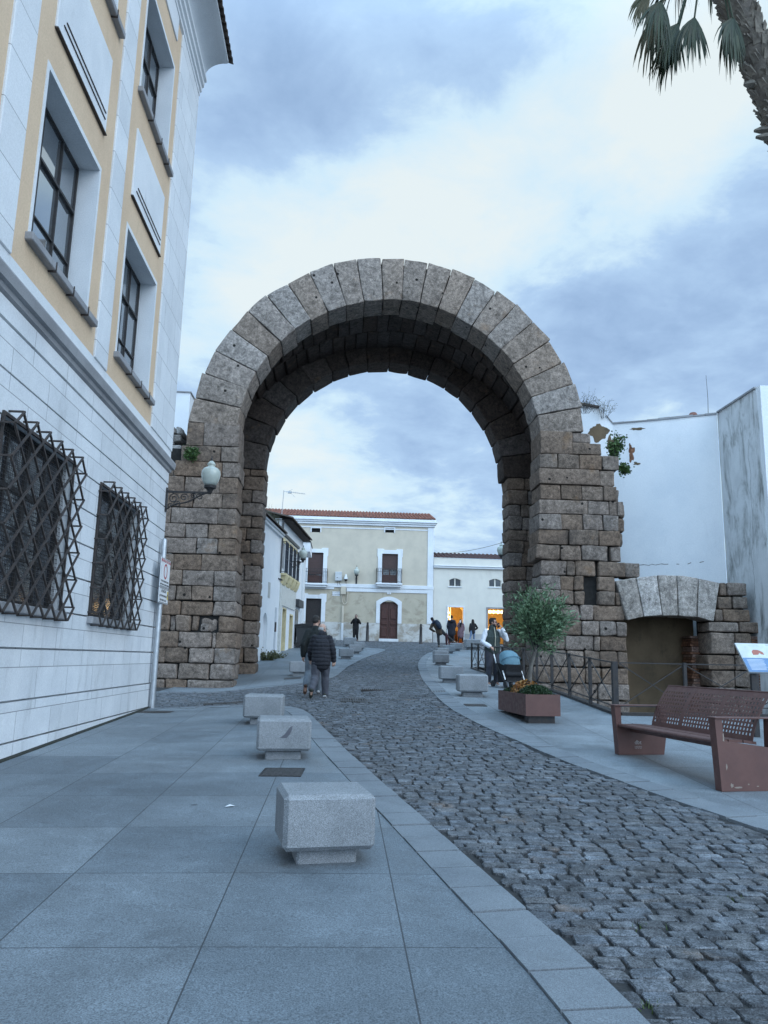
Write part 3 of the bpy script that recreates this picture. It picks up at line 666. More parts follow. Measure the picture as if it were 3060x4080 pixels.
def small_arch():
    A = thing('side_arch', (10.2, 24.3, .2), 'low segmental arch of pale granite blocks beside the great arch, with a mud plastered recess', 'arch')
    V = [((8.88, 2.95), (8.54, 4.17)), ((9.42, 3.08), (9.21, 4.29)), ((10.01, 3.13), (9.9, 4.39)), ((10.52, 3.13), (10.53, 4.40)), ((11.11, 3.11), (11.22, 4.33)), ((11.66, 2.99), (11.90, 4.21))]
    S = Stones(21); yf, yb = 23.93, 24.85; g = .012
    for (b0, t0), (b1, t1) in zip(V, V[1:]):
        S.hexa([(b0[0]+g, yf, b0[1]), (b1[0]-g, yf, b1[1]), (b0[0]+g, yb, b0[1]), (b1[0]-g, yb, b1[1]), (t0[0]+g, yf, t0[1]), (t1[0]-g, yf, t1[1]), (t0[0]+g, yb, t0[1]), (t1[0]-g, yb, t1[1])], .03, .012)
    S.build('voussoirs', G['newstone'], A)
    S = Stones(22)
    for x0, z1, x1, z0 in [(11.91, 4.21, 12.13, 3.81), (12.15, 4.22, 12.8, 3.81), (11.83, 3.78, 12.29, 3.39), (12.31, 3.79, 12.8, 3.4), (11.71, 3.37, 11.95, 2.99), (11.97, 3.38, 12.84, 3.0), (11.51, 2.97, 12.44, 2.67), (12.46, 2.99, 13.15, 2.66), (11.52, 2.65, 12.29, 1.98), (12.31, 2.64, 12.83, 1.99), (11.4, 1.95, 12.26, 1.5), (12.29, 1.95, 12.8, 1.5), (11.5, 1.48, 12.23, .98), (12.26, 1.49, 12.76, .99), (11.47, .96, 12.21, .5), (12.23, .96, 12.8, .5), (11.4, .48, 12.3, -.1), (12.32, .48, 12.9, -.1), (11.4, -.12, 12.9, -1.2)]:
        S.box(x0+.008, x1-.008, 23.95+S.rng.uniform(-.02, .03), 24.85, z0+.006, z1-.006, .045, .022)
    S.build('abutment', G['arch'], A)
    bk = MB(); bk2 = MB()
    for i in range(42):
        z = -1+i*.085; bk.box(12.86, 13.32-.06*math.sin(i), 24.02, 24.8, z, z+.07) if z < 2.58 else None
        bk2.box(11.3+.03*math.sin(i*2.1), 11.75, 24.87, 25.55, z, z+.07)
    bk.build('brick_patch', G['brick'], A); bk2.build('brick_patch', G['brick'], A)
    m = MB(); m.box(8.6, 11.8, 25.75, 25.95, -1.4, 3.35); m.box(8.4, 8.84, 24.6, 25.75, -1.4, 3.2); m.box(8.6, 11.8, 24.84, 25.75, 3.22, 3.5); m.build('recess_wall', G['mud'], A)
    c = MB(); c.box(8.7, 12.7, 24.3, 24.84, 3.45, 4.15); c.box(11.75, 12.75, 24.2, 25.4, -1.3, 4.1); c.build('core', G['mortar'], A)
small_arch()
# ---------------------------------------------------------------- corner building on the left
def civic():
    B = thing('corner_building', (-4.5, 14, .3), 'tall white stone building with ochre stucco bays and caged ground-floor windows', 'building')
    X = -4.0; Yc = 17.42; Ya = -5.0
    WY = [(12.84, 15.0), (9.06, 11.2), (5.3, 7.42), (1.5, 3.64)]          # upper windows
    GY = [(12.62, 15.12), (8.86, 11.34), (5.1, 7.55), (1.3, 3.75)]        # caged windows
    # ground storey in rusticated courses with open grooves between them
    m = MB(); Z = [.5, .99, 1.63, 2.16, 2.70, 3.23, 3.76, 4.29, 4.82, 5.36]
    m.box(X-.6, X-.075, Ya, Yc-.03, -1.2, 2.08); m.box(X-.6, X-.075, Ya, Yc-.03, 4.36, 6.2)
    ed = [Yc-.03]+[e for g in GY for e in (g[1], g[0])]+[Ya]
    for a, b in zip(ed[::2], ed[1::2]): m.box(X-.6, X-.075, b, a, 2.08, 4.36)
    m.box(X-1.2, X-.6, Ya, Yc-.03, 5.4, 16.2)
    edges = [-1.2]+Z
    for i in range(len(edges)-1):
        z0, z1 = edges[i]+(.013 if i else 0), edges[i+1]-.013
        x1 = X+(.02 if i < 2 else 0)
        if z1 <= 2.2 or z0 >= 4.28: segs = [(Ya, Yc)]
        else: segs = list(zip([e for e in ed[1::2]], [Yc]+[e for e in ed[2::2]]))
        for a, b in segs: m.box(X-.07, x1, a, b, z0, z1)
    m.box(X-.07, X, Ya, Yc, 5.39, 5.62)
    m.build('ground_storey', G['dress'], B)
    m = MB()   # moulded string course
    prof = [(0, 5.62), (.05, 5.66), (.06, 5.72), (.11, 5.74), (.13, 5.86), (.11, 5.9), (0, 5.94)]
    m.prism(prof, lambda p, t: (X-.02+p[0], Ya if t == 0 else Yc+.02+p[0], p[1]))
    m.build('string_course', G['sillstone'], B)
    m = MB(); yy = list(np.arange(Ya, Yc, .5))+[Yc]
    for a, b in zip(yy, yy[1:]): za, zb_ = float(gz(-3.97, a)), float(gz(-3.97, b)); m.hexa([(X+.021, a, za-.05), (X+.05, a, za-.05), (X+.021, b, zb_-.05), (X+.05, b, zb_-.05), (X+.021, a, za+.035), (X+.045, a, za+.012), (X+.021, b, zb_+.035), (X+.045, b, zb_+.012)])
    m.build('mossy_foot', plain('moss_dirt', (.018, .022, .014), .95, 0, (.03, .03, .026), 9, .6, 40), B)
    # upper storeys
    m = MB()
    m.box(X-.03, X+.012, Ya, Yc, 5.94, 6.13)
    m.build('base_band', G['whitestone'], B)
    m = MB(); ys = [15.5]+[e for w in WY for e in (w[1]+.07, w[0]-.07)]+[Ya]
    zz = [6.13, 6.64, 9.08, 11.76, 14.14, 16.1]
    for k in range(5):
        if k in (1, 3):
            for a, b in zip(ys[::2], ys[1::2]): m.box(X-.4, X, b, a, zz[k], zz[k+1])
        else: m.box(X-.4, X, Ya, 15.5, zz[k], zz[k+1])
    m.build('stucco_wall', G['ochre'], B)
    m = MB()
    for a, b in ((11.72, 12.36), (7.96, 8.58), (4.2, 4.82), (.4, 1.0), (-3.4, -2.8)): m.bbox(X-.02, X+.035, a, b, 6.13, 16.1, .012)
    m.build('pilasters', G['pilaster'], B); m = MB()
    m.bbox(X-.5, X+.035, 15.46, Yc, 6.13, 16.1, .012); m.build('quoin', G['quoin'], B)
    # apron panels with bars
    for y0, y1 in WY:
        m = MB(); m.bbox(X-.02, X+.03, y0+.02, y1+.04, 9.66, 11.0, .01); p = m.build('apron_panel', G['whitestone'], B)
        m = MB(); m.box(X+.0, X+.05, y0+.02, y1+.04, 9.64, 9.659); m.box(X+.0301, X+.045, y0+.22, y1-.06, 9.85, 9.865); m.box(X+.0301, X+.045, y0+.3, y1-.06, 9.96, 9.975)
        build_pieces(m, 'bar', G['rustiron'], p)
        m = MB(); m.bbox(X-.02, X+.03, y0+.02, y1+.04, 14.75, 15.5, .01); m.build('apron_panel', G['whitestone'], B)
    def window(y0, y1, z0, z1, panes=1):
        m = MB(); xi = X-.36     # reveal lining in pale stone, a little proud of the stucco
        m.box(xi, X+.012, y0-.07, y0, z0-.02, z1+.08); m.box(xi, X+.012, y1, y1+.07, z0-.02, z1+.08); m.box(xi, X+.012, y0, y1, z1, z1+.08)
        W = m.build('window', G['whitestone'], B)
        m = MB(); w = .045; xf = X-.30
        zt = z0+(z1-z0)*.66; n = 3
        for y in (y0+.02, y1-.02-w): m.box(xf-.06, xf, y, y+w, z0, z1)
        for z in (z0, z1-w): m.box(xf-.06, xf, y0+.02+w, y1-.02-w, z, z+w)
        for k in range(1, n): y = y0+(y1-y0)*k/n; m.box(xf-.05, xf+.012, y-.015, y+.015, z0+w, z1-w)
        m.box(xf-.05, xf+.02, y0+.08, y1-.08, zt-.02, zt+.02); zb = z0+(z1-z0)*.3; m.box(xf-.045, xf+.004, y0+.08, y1-.08, zb-.013, zb+.013)
        m.build('frame', G['woodbrown'], W)
        m = MB()
        for k in range(n):
            for za, zb2 in ((z0, zb), (zb, zt), (zt, z1)):
                ya, yb = y0+(y1-y0)*k/n, y0+(y1-y0)*(k+1)/n; d = random.uniform(-.006, .006); d2 = random.uniform(-.004, .004)
                m.add([(xf-.03+d, ya, za), (xf-.03-d, yb, za), (xf-.03-d+d2, yb, zb2), (xf-.03+d+d2, ya, zb2)], [(0, 1, 2, 3)])
        m.build('glass', G['glass'], W)
        m = MB(); m.bbox(X-.34, X+.10, y0-.13, y1+.32, z0-.13, z0-.02, .012); m.build('sill', G['sillstone'], W)
        m = MB()
        for k in (.3, .62, .92): yy = y0+(y1-y0)*k; m.prism([(X-.01, z0-.155), (X+.112, z0-.155), (X+.112, z0-.01), (X+.101, z0-.01), (X+.101, z0-.135), (X-.01, z0-.135)], lambda p, t: (p[0], yy+.02*t, p[1]))
        build_pieces(m, 'sill_bracket', G['rustiron'], W)
    for y0, y1 in WY:
        window(y0, y1, 6.66, 9.0); window(y0, y1, 11.78, 14.06)
    # caged ground floor windows
    for i, (y0, y1) in enumerate(GY):
        z0, z1 = 2.16, 4.3
        m = MB(); m.bbox(X-.3, X+.09, y0-.03, y1+.1, 2.05, 2.16, .01); W = m.build('caged_window', G['sillstone'], B)
        m = MB(); xf = X-.14; ym = (y0+y1)/2
        for y in (y0, y1-.06): m.box(xf-.05, xf, y, y+.06, z0, z1)
        for z in (z0, z1-.06): m.box(xf-.05, xf, y0+.06, y1-.06, z, z+.06)
        m.box(xf-.05, xf, ym-.05, ym+.05, z0+.06, z1-.06); m.box(xf-.05, xf, y0+.06, y1-.06, 3.55, 3.62)
        for y in ((y0+ym)/2, (y1+ym)/2): m.box(xf-.04, xf-.005, y-.018, y+.018, z0+.06, z1-.06)
        for z in (2.75, 3.1): m.box(xf-.04, xf-.01, y0+.06, y1-.06, z-.012, z+.012)
        m.build('frame', G['woodbrown'], W)
        m = MB(); m.add([(xf-.03, y0, z0), (xf-.03, y1, z0), (xf-.03, y1, z1), (xf-.03, y0, z1)], [(0, 1, 2, 3)]); m.build('glass', G['glassdim'], W)
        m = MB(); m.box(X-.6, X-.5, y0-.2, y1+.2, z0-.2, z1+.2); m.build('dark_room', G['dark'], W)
        m = MB(); n = int((y1-y0)/.055)                                   # insect mesh
        for k in range(n+1): y = y0+(y1-y0)*k/n; m.box(X-.10, X-.097, y-.0035, y+.0035, z0, z1)
        n = int((z1-z0)/.055)
        for k in range(n+1): z = z0+(z1-z0)*k/n; m.box(X-.096, X-.093, y0, y1, z-.0035, z+.0035)
        m.build('wire_mesh', G['iron'], W)
        m = MB(); xg = X+.17; nd = 6; ya, yb, za, zb = y0-.02, y1+.06, 2.03, 4.38; dy = (yb-ya)/nd; nz = 6; dz = (zb-za)/nz
        for a in range(nd):
            for b in range(nz):
                c = (ya+(a+.5)*dy, za+(b+.5)*dz)
                for s1, s2, off in ((1, 1, .0), (1, -1, .016), (-1, 1, .016), (-1, -1, .0)):
                    p = (xg+off, c[0]+s1*dy/2*0, c[1]+s2*dz/2); q = (xg+off, c[0]+s1*dy/2, c[1])
                    m.bar(p, q, .024, .024)
        for b in range(nz):
            z = za+(b+.5)*dz
            for y in (ya, yb): m.bar((X-.02, y, z), (xg+.012, y, z), .022)
        for a in range(nd):
            y = ya+(a+.5)*dy
            for z in (za, zb): m.bar((X-.02, y, z), (xg+.012, y, z), .022)
        for y in (ya+.06, yb-.06): m.box(X+.002, X+.03, y-.02, y+.02, za+.1, zb-.04)
        m.box(X+.002, X+.03, ya+.08, yb-.08, zb-.08, zb-.04)
        m.build('lattice_grille', G['rustiron'], W)
        if i == 0:      # small glowing bead at the pane, standing in for a warm reflection
            m = MB(); m.sphere((X-.165, 12.95, 2.42), (.012, .07, .03)); m.build('reflection_bead', emit('warm_reflection_glow', (1, .5, .14), 1.2), W)
    # cornice, cavetto and eaves
    m = MB()
    P1 = [(0, 15.30), (.05, 15.33), (.05, 15.42), (.09, 15.45), (.09, 15.56), (.14, 15.60), (.14, 15.72), (.19, 15.76), (.19, 15.84), (0, 15.86)]
    m.prism(P1, lambda p, t: (X+p[0], Ya if t == 0 else Yc+p[0]*.3, p[1]))
    m.build('cornice', G['whitestone'], B)
    m = MB()
    cav = [(.12, 15.86)]+[(.14+.52*(1-math.cos(a)), 15.88+.42*math.sin(a)) for a in np.linspace(0, math.pi/2, 9)]+[(.70, 16.32), (.70, 16.40), (-.2, 16.40), (-.2, 15.86)]
    m.prism(cav, lambda p, t: (X+p[0], Ya if t == 0 else Yc+.02, p[1])); m.build('eaves', G['whitestone'], B, smooth=30)
    m = MB(); y = Ya
    while y < Yc+.1:
        n = 7
        for kind in (0, 1):
            yy = y+kind*.11; r = .075; vs = []
            for t in (0, 1):
                for k in range(n):
                    a = math.pi*k/(n-1); s = 1 if kind == 0 else -1
                    vs.append((X+.80-t*2.2, yy-r*math.cos(a), 16.43+t*.7+s*r*.8*math.sin(a)+(.0 if kind == 0 else .05)))
            vs += [(v[0], v[1], v[2]-.02) for v in vs]
            m.add(vs, [(k, k+1, n+k+1, n+k) for k in range(n-1)]+[(2*n+k, 3*n+k, 3*n+k+1, 2*n+k+1) for k in range(n-1)]+[(k, 2*n+k, 2*n+k+1, k+1) for k in range(n-1)])
        y += .22
    m.build('roof_tiles', G['tileold'], B, smooth=40)
civic()
# ---------------------------------------------------------------- walls behind the arch
def side_walls():
    W = thing('white_wall', (11.2, 26.3, 0), 'high blank whitewashed wall with peeling top rising behind the small side arch', 'wall')
    pts = [(8.0, 27.3, 11.05), (8.46, 27.15, 11.02), (9.22, 27.0, 10.85), (9.5, 26.98, 10.55), (9.73, 26.97, 10.27), (11.2, 26.4, 10.30), (13.02, 25.7, 10.37)]
    m = MB()
    for a, b in zip(pts, pts[1:]):
        for t in (0,):
            m.hexa([(a[0], a[1], -1.5), (b[0], b[1], -1.5), (a[0], a[1]+.5, -1.5), (b[0], b[1]+.5, -1.5), a, b, (a[0], a[1]+.5, a[2]), (b[0], b[1]+.5, b[2])])
    m.build('wall_face', G['white'], W)
    m = MB(); rng = random.Random(4)      # coping, broken at the left
    for a, b in zip(pts[3:], pts[4:]):
        n = max(2, int((Vector(b)-Vector(a)).length/.35))
        for k in range(n):
            p = Vector(a).lerp(Vector(b), k/n); q = Vector(a).lerp(Vector(b), (k+.97)/n); z = rng.uniform(-.015, .02)
            m.hexa([(p.x, p.y-.04, p.z-.01), (q.x, q.y-.04, q.z-.01), (p.x, p.y+.54, p.z-.01), (q.x, q.y+.54, q.z-.01), (p.x, p.y-.04, p.z+.05+z), (q.x, q.y-.04, q.z+.05+z), (p.x, p.y+.54, p.z+.07), (q.x, q.y+.54, q.z+.07)])
    m.build('coping', G['sillstone'], W)
    m = MB()
    for a, b in zip(pts[:3], pts[1:3]):
        m.hexa([(a[0], a[1]-.12, a[2]), (b[0], b[1]-.12, b[2]), (a[0], a[1]+.6, a[2]), (b[0], b[1]+.6, b[2]), (a[0], a[1]-.12, a[2]+.07), (b[0], b[1]-.12, b[2]+.07), (a[0], a[1]+.6, a[2]+.07), (b[0], b[1]+.6, b[2]+.07)])
    m.build('tile_cap', G['tileold'], W)
    # patches where the plaster has fallen: thin ragged areas of bare brick and mud set 4 mm proud
    def patch(c, rx, rz, seed, mat, n=40):
        rg = random.Random(seed); mm = MB(); f = np.interp
        ring = []
        for k in range(n):
            a = 2*math.pi*k/n; r = (.72+.42*noise.noise(Vector((math.cos(a)*1.3+seed*7, math.sin(a)*1.3, seed)))*1.6+rg.uniform(-.07, .07))
            x = c[0]+rx*r*math.cos(a); z = c[1]+rz*r*math.sin(a); ring.append((x, float(np.interp(x, [p[0] for p in pts], [p[1] for p in pts]))-.006, z))
        cy = float(np.interp(c[0], [p[0] for p in pts], [p[1] for p in pts]))-.006
        mm.add(ring+[(c[0], cy, c[1])], [(k, (k+1) % n, n) for k in range(n)]); mm.build('fallen_plaster', mat, W)
    patch((9.25, 9.95), .42, .36, 1, G['mud']); patch((9.62, 9.45), .2, .5, 2, G['mud']); patch((10.3, 9.15), .14, .42, 3, G['brick']); patch((10.5, 10.02), .3, .06, 5, G['mud']); patch((10.45, 8.72), .16, .07, 8, G['mud'])
    m = MB(); m.lathe([(.10, 0), (.14, .05), (.16, .1), (.12, .18), (.1, .2)], (12.4, 26.2, 10.35)); m.build('clay_pot_finial', G['tile'], W, smooth=40)
    m = MB(); rg = random.Random(6); p = Vector((8.9, 0, 4.95)); fy = lambda x: float(np.interp(x, [q[0] for q in pts], [q[1] for q in pts]))-.003
    while p.x < 12.6:
        q = p+Vector((rg.uniform(.08, .2), 0, rg.uniform(-.05, .05))); a, b = rg.uniform(.006, .014), rg.uniform(.006, .014); m.add([(p.x, fy(p.x), p.z-a), (q.x, fy(q.x), q.z-b), (q.x, fy(q.x), q.z+b), (p.x, fy(p.x), p.z+a)], [(0, 1, 2, 3)]); p = q+Vector((rg.choice([0, 0, 0, .25]), 0, 0))
    m.build('crack', plain('plaster_crack', (.10, .085, .07), .95), W)
    T = thing('stained_wall', (13.1, 24.4, 0), 'mould-streaked white side wall meeting the taller pale wall at the picture edge', 'wall')
    m = MB(); m.box(13.05, 13.4, 23.1, 25.72, -1.5, 10.4); m.build('stained_face', G['whitedirty'], T)
    m = MB(); p = Vector((0, 23.75, 8.9))
    while p.z > 3.8:
        q = p+Vector((0, rg.uniform(-.05, .065), -rg.uniform(.08, .2))); m.add([(13.046, p.y-.006, p.z), (13.046, p.y+.006, p.z), (13.046, q.y+.006, q.z), (13.046, q.y-.006, q.z)], [(0, 1, 2, 3)]); p = q
    m.build('crack', plain('wall_crack', (.09, .085, .08), .95), T)
    m = MB(); m.box(13.07, 19, 22.9, 23.1, -1.5, 10.43); m.build('pale_return', G['white'], T)
    m = MB()
    for k in range(7): m.box(13.0, 13.45, 23.12+k*.37, 23.46+k*.37, 10.4, 10.46)
    m.build('coping', G['sillstone'], T)
    a = MB(); a.tube([(12.95, 26.2, 10.3), (12.98, 26.2, 11.1), (12.96, 26.2, 12.0)], [.012, .009, .006], 5); tag(a.build('aerial_rod', G['iron']), 'thin upright aerial rod standing on the white wall corner', 'aerial')
    K = thing('white_tower', (-7, 31, 0), 'white plastered stair tower peeping between the corner building and the arch', 'building')
    m = MB(); m.box(-9, -6.5, 31, 34.5, -1, 12.2); m.build('wall', G['white'], K)
    m = MB(); m.box(-9.05, -6.46, 30.96, 34.5, 12.2, 12.25); m.build('coping', G['sillstone'], K)
    Q = thing('broken_wall', (-5.9, 25, 0), 'crumbling rubble wall end abutting the left shoulder of the arch', 'wall')
    S = Stones(31)
    for z in np.arange(-.8, 8.6, .3):
        x = -6.9
        while x < -5.3:
            w = S.rng.uniform(.25, .6); xe = min(x+w, -5.15 if z < 7.9 else -5.25); S.box(x, xe-.01, 24.15+S.rng.uniform(-.08, .08), 25.2, z, z+S.rng.uniform(.2, .29), .06, .05, .03); x = xe+.001
            if xe >= -5.26: break
    c = MB(); c.box(-6.9, -5.4, 24.4, 25.1, -1, 8.4); S.build('rubble', G['rubble'], Q, c, G['mortar'])
    H = thing('neighbour_house', (10.5, 38, 1.5), 'white house behind the right pier carrying a street lamp', 'building')
    m = MB(); m.box(9.1, 13, 36.4, 41, 0, 8.9); m.build('wall', G['white'], H); m = MB(); m.box(9.0, 13.1, 36.3, 41.05, 8.9, 9.0); m.build('roof', G['tileold'], H)
side_walls()
tag(MB().tube([(6.27+2.83*t, 53.4-12.4*t, 8.9-.8*t-.9*t*(1-t)) for t in np.linspace(0, 1, 14)], .012, 5).build('overhead_cable', G['iron']), 'thin overhead cable slung from the cream house corner across the sky to the right', 'cable')
def tile_roof(m, x0, x1, y0, y1, z0, z1, pitch=.23, r=.085):
    """barrel tiles running from the eave (y0, z0) up to the ridge (y1, z1)"""
    nx = int((x1-x0)/pitch); n = 6; rows = 9
    for i in range(nx+1):
        x = x0+i*(x1-x0)/nx
        for q in range(rows):
            a, b = q/rows, (q+1.08)/rows; vs = []
            for t, lift in ((a, .035), (min(b, 1), .0)):
                for k in range(n):
                    an = math.pi*k/(n-1); vs.append((x-r*(1.05 if lift else .9)*math.cos(an), y0+(y1-y0)*t, z0+(z1-z0)*t+lift+r*.85*math.sin(an)))
            m.add(vs, [(k, k+1, n+k+1, n+k) for k in range(n-1)]+[tuple(range(n-1, -1, -1))])
    m.add([(x0-.1, y0+.02, z0-.0), (x1+.1, y0+.02, z0-.0), (x1+.1, y1, z1), (x0-.1, y1, z1)], [(0, 1, 2, 3)])
def balcony(B, x0, x1, z, Y):
    m = MB(); m.bbox(x0, x1, Y-.42, Y, z-.12, z, .02); m.bbox(x0+.08, x1-.08, Y-.34, Y, z-.26, z-.121, .03); b = m.build('balcony', G['whitestone'], B)
    m = MB(); xs = np.linspace(x0+.04, x1-.04, 15); yf = Y-.39
    for x in xs: m.bar((x, yf, z), (x, yf, z+1.0), .016)
    for zz in (z+.1, z+.78, z+1.0): m.bar((x0+.04, yf, zz), (x1-.04, yf, zz), .022)
    for s in (x0+.04, x1-.04):
        for zz in (z+.1, z+.78, z+1.0): m.bar((s, yf, zz), (s, Y, zz), .022)
        for y in np.linspace(yf, Y-.02, 6): m.bar((s, y, z), (s, y, z+1.0), .016)
    for k in range(0, 14, 2):
        c = (xs[k]+xs[k+1])/2; m.tube([(c+.055*math.cos(a), yf, z+.89+.055*math.sin(a)) for a in np.linspace(0, 6.28, 9)], .009, 4, cap=False)
    m.build('railing', G['iron'], b)
def cream_house():
    Y = 53.5; B = thing('cream_house', (1.2, Y, 2.8), 'two-storey cream house with white bands, a red tiled roof and two balconies closing the street', 'building')
    x0, x1 = -6.5, 6.25
    ops = [(-2.4, -1.36, 6.58, 8.72), (2.7, 3.8, 6.75, 8.78), (-2.24, -1.64, 10.14, 10.43), (2.87, 3.5, 10.27, 10.58), (-2.42, -1.38, 2.75, 5.56), (2.63, 3.86, 2.96, 5.45)]
    def wall(m, za, zb, xa=x0, xb=x1):
        xs = sorted({xa, xb, *[o[0] for o in ops], *[o[1] for o in ops]}); zs = sorted({za, zb, *[z for o in ops for z in o[2:] if za < z < zb]})
        for i in range(len(xs)-1):
            for j in range(len(zs)-1):
                cx, cz = (xs[i]+xs[i+1])/2, (zs[j]+zs[j+1])/2
                if not any(o[0] < cx < o[1] and o[2] < cz < o[3] for o in ops): m.box(xs[i], xs[i+1], Y, Y+.4, zs[j], zs[j+1])
    m = MB(); wall(m, 6.3, 10.75); m.box(x0, x1, Y+.4, Y+8, 2, 10.7); m.build('upper_wall', G['cream'], B)
    m = MB(); wall(m, 4.0, 6.3); m.build('lower_wall', G['creamlow'], B)
    m = MB(); wall(m, 1.5, 4.0)
    for v in m.v: pass
    m.box(x0, -2.42, Y-.03, Y-.001, 1.5, 4.0); m.box(-1.38, 2.63, Y-.03, Y-.001, 1.5, 4.0); m.box(3.86, x1, Y-.03, Y-.001, 1.5, 4.0); m.build('plinth', G['plinth'], B)
    m = MB()
    m.bbox(x0, x1+.05, Y-.07, Y+.02, 6.36, 6.62, .015); m.bbox(.3, x1+.03, Y-.045, Y+.02, 6.09, 6.34, .012); m.bbox(x0, -.55, Y-.05, Y+.02, 6.22, 6.35, .012)
    m.bbox(5.86, x1+.03, Y-.05, Y+.02, 4.02, 10.7, .012); m.box(x0, 5.84, Y-.03, Y+.02, 10.47, 10.55)
    m.bbox(x0, x1+.1, Y-.12, Y+.1, 10.72, 10.86, .02); m.bbox(x0, x1+.18, Y-.2, Y+.1, 10.865, 10.98, .02); m.bbox(x0, x1+.26, Y-.28, Y+.1, 10.985, 11.08, .02)
    m.build('white_bands', G['whitestone'], B)
    m = MB(); m.bbox(x0, x1+.2, Y-.22, Y+.3, 11.08, 11.24, .03); m.build('parapet', G['white'], B)
    def frame(a, b, z0, z1, w, ear=.1):
        m = MB(); poly = [(a-w, z0), (a-w, z1-.25), (a-w-ear, z1-.18), (a-w-ear, z1+w+.06), (a-w+.35, z1+w+.06), (a-w+.45, z1+w-.02), (b+w-.45, z1+w-.02), (b+w-.35, z1+w+.06), (b+w+ear, z1+w+.06), (b+w+ear, z1-.18), (b+w, z1-.25), (b+w, z0), (b, z0), (b, z1), (a, z1), (a, z0)]
        m.prism(poly, lambda p, t: (p[0], Y-.055 if t == 0 else Y+.01, p[1])); return m
    for k, o in enumerate(ops[:2]):
        W = frame(o[0], o[1], o[2], o[3], .28, .05).build('balcony_window', G['whitestone'], B)
        m = MB(); zb = o[2]+(.65 if k == 0 else .95)
        n = int((o[3]-zb)/.05)
        for q in range(n): m.box(o[0], o[1], Y+.1, Y+.13+(q % 2)*.006, zb+q*.05, zb+q*.05+.046)
        m.build('roller_blind', G['shutter'], W)
        m = MB(); w = .09
        for x in (o[0], (o[0]+o[1])/2-.05, o[1]-w): m.box(x, x+w, Y+.16, Y+.22, o[2], o[3])
        for z in (o[2], o[2]+.5, o[3]-w): m.box(o[0], o[1], Y+.165, Y+.215, z, z+w)
        m.box(o[0], o[1], Y+.17, Y+.21, o[2], o[2]+.5); m.build('frame', G['wood'], W)
        m = MB(); m.box(o[0], o[1], Y+.19, Y+.2, o[2], o[3]); m.build('glass', G['glassdim'], W)
    balcony(B, -2.9, -1.0, 6.57, Y); balcony(B, 2.28, 4.1, 6.72, Y)
    for o in ops[2:4]:
        m = MB()
        for a, b, c, d in ((o[0]-.07, o[1]+.07, o[3], o[3]+.07), (o[0]-.07, o[0], o[2], o[3]), (o[1], o[1]+.07, o[2], o[3])): m.box(a, b, Y-.04, Y+.02, c, d)
        W = m.build('attic_vent', G['whitestone'], B); m = MB(); m.box(o[0], o[1], Y+.2, Y+.24, o[2], o[3]); m.build('dark_opening', G['dark'], W)
    o = ops[4]; D = frame(o[0], o[1], 4.0, o[3], .28, .06).build('shop_doorway', G['whitestone'], B)
    m = MB(); m.box(o[0], o[1], Y+.12, Y+.16, o[2]-.2, o[3])
    for q in range(9): x = o[0]+.06+q*.115; m.box(x, x+.1, Y+.1, Y+.12, o[2]-.2, o[3])
    m.build('leaf', plain('near_black_door', (.022, .016, .015), .6), D)
    # arched house door
    o = ops[5]; xc = (o[0]+o[1])/2; hw = (o[1]-o[0])/2; arc = [(xc+hw*t, 5.26+.30*(1-t*t)) for t in np.linspace(-1, 1, 13)]
    outer = [(xc+(hw+.26)*t, 5.48+.34*(1-t*t)) for t in np.linspace(-1, 1, 13)]
    m = MB(); m.prism([(o[0]-.26, 4.0), (o[0]-.26, 5.3)]+outer+[(o[1]+.26, 5.3), (o[1]+.26, 4.0), (o[1], 4.0)]+arc[::-1]+[(o[0], 4.0)], lambda p, t: (p[0], Y-.06 if t == 0 else Y+.01, p[1])); D = m.build('house_door', G['whitestone'], B)
    m = MB()
    for s in (0, 1):
        a = o[0] if s == 0 else xc+.01; b = xc-.01 if s == 0 else o[1]
        m.box(a, b, Y+.14, Y+.2, 2.9, 5.56)
        for za, zb in ((3.1, 3.75), (3.9, 4.15), (4.3, 5.0)): m.bbox(a+.1, b-.1, Y+.10, Y+.139, za, zb, .025)
    m.build('door_leaf', G['wood'], D)
    m = MB(); m.bbox(o[0]-.05, o[1]+.05, Y-.3, Y+.1, 2.62, 2.95, .02); m.build('door_step', G['whitestone'], D)
    m = MB(); tile_roof(m, x0, x1+.05, Y-.25, Y+4.0, 11.24, 12.42); m.build('roof', G['tile'], B, smooth=50)
    m = MB(); m.prism([(Y-.2, 11.1), (Y+8, 11.1), (Y+4, 12.38)], lambda p, t: (x1 if t else x0, p[0], p[1])); m.build('gable', G['white'], B)
    m = MB(); m.box(-.66, -.14, Y-.02, Y-.003, 5.78, 6.07); s = m.build('street_plate', G['signwhite'], B)
    text('lettering', 'D CALLE N', G['black'], s, (-.40, Y-.024, 5.99), (1, 0, 0), (0, 0, 1), .10); text('lettering', 'ALVARADOS', G['black'], s, (-.40, Y-.024, 5.86), (1, 0, 0), (0, 0, 1), .10)
    m = MB(); m.box(3.1, 3.36, Y-.075, Y-.055, 5.98, 6.1); s = m.build('number_plate', G['signwhite'], B); text('lettering', '15', G['black'], s, (3.23, Y-.08, 6.04), (1, 0, 0), (0, 0, 1), .11)
    # fittings on the facade
    c = tag(MB().bbox(-.5, -.04, Y-.22, Y-.01, 6.8, 7.42, .015).build('meter_cabinet', G['greybox']), 'pale grey metal cabinet on the cream facade between the balconies', 'cabinet')
    m = MB(); m.box(-.49, -.05, Y-.226, Y-.221, 6.83, 7.39); m.build('door', G['greybox'], c); m = MB(); m.box(-.4, -.3, Y-.23, Y-.227, 6.98, 7.02); m.build('label_sticker', G['black'], c)
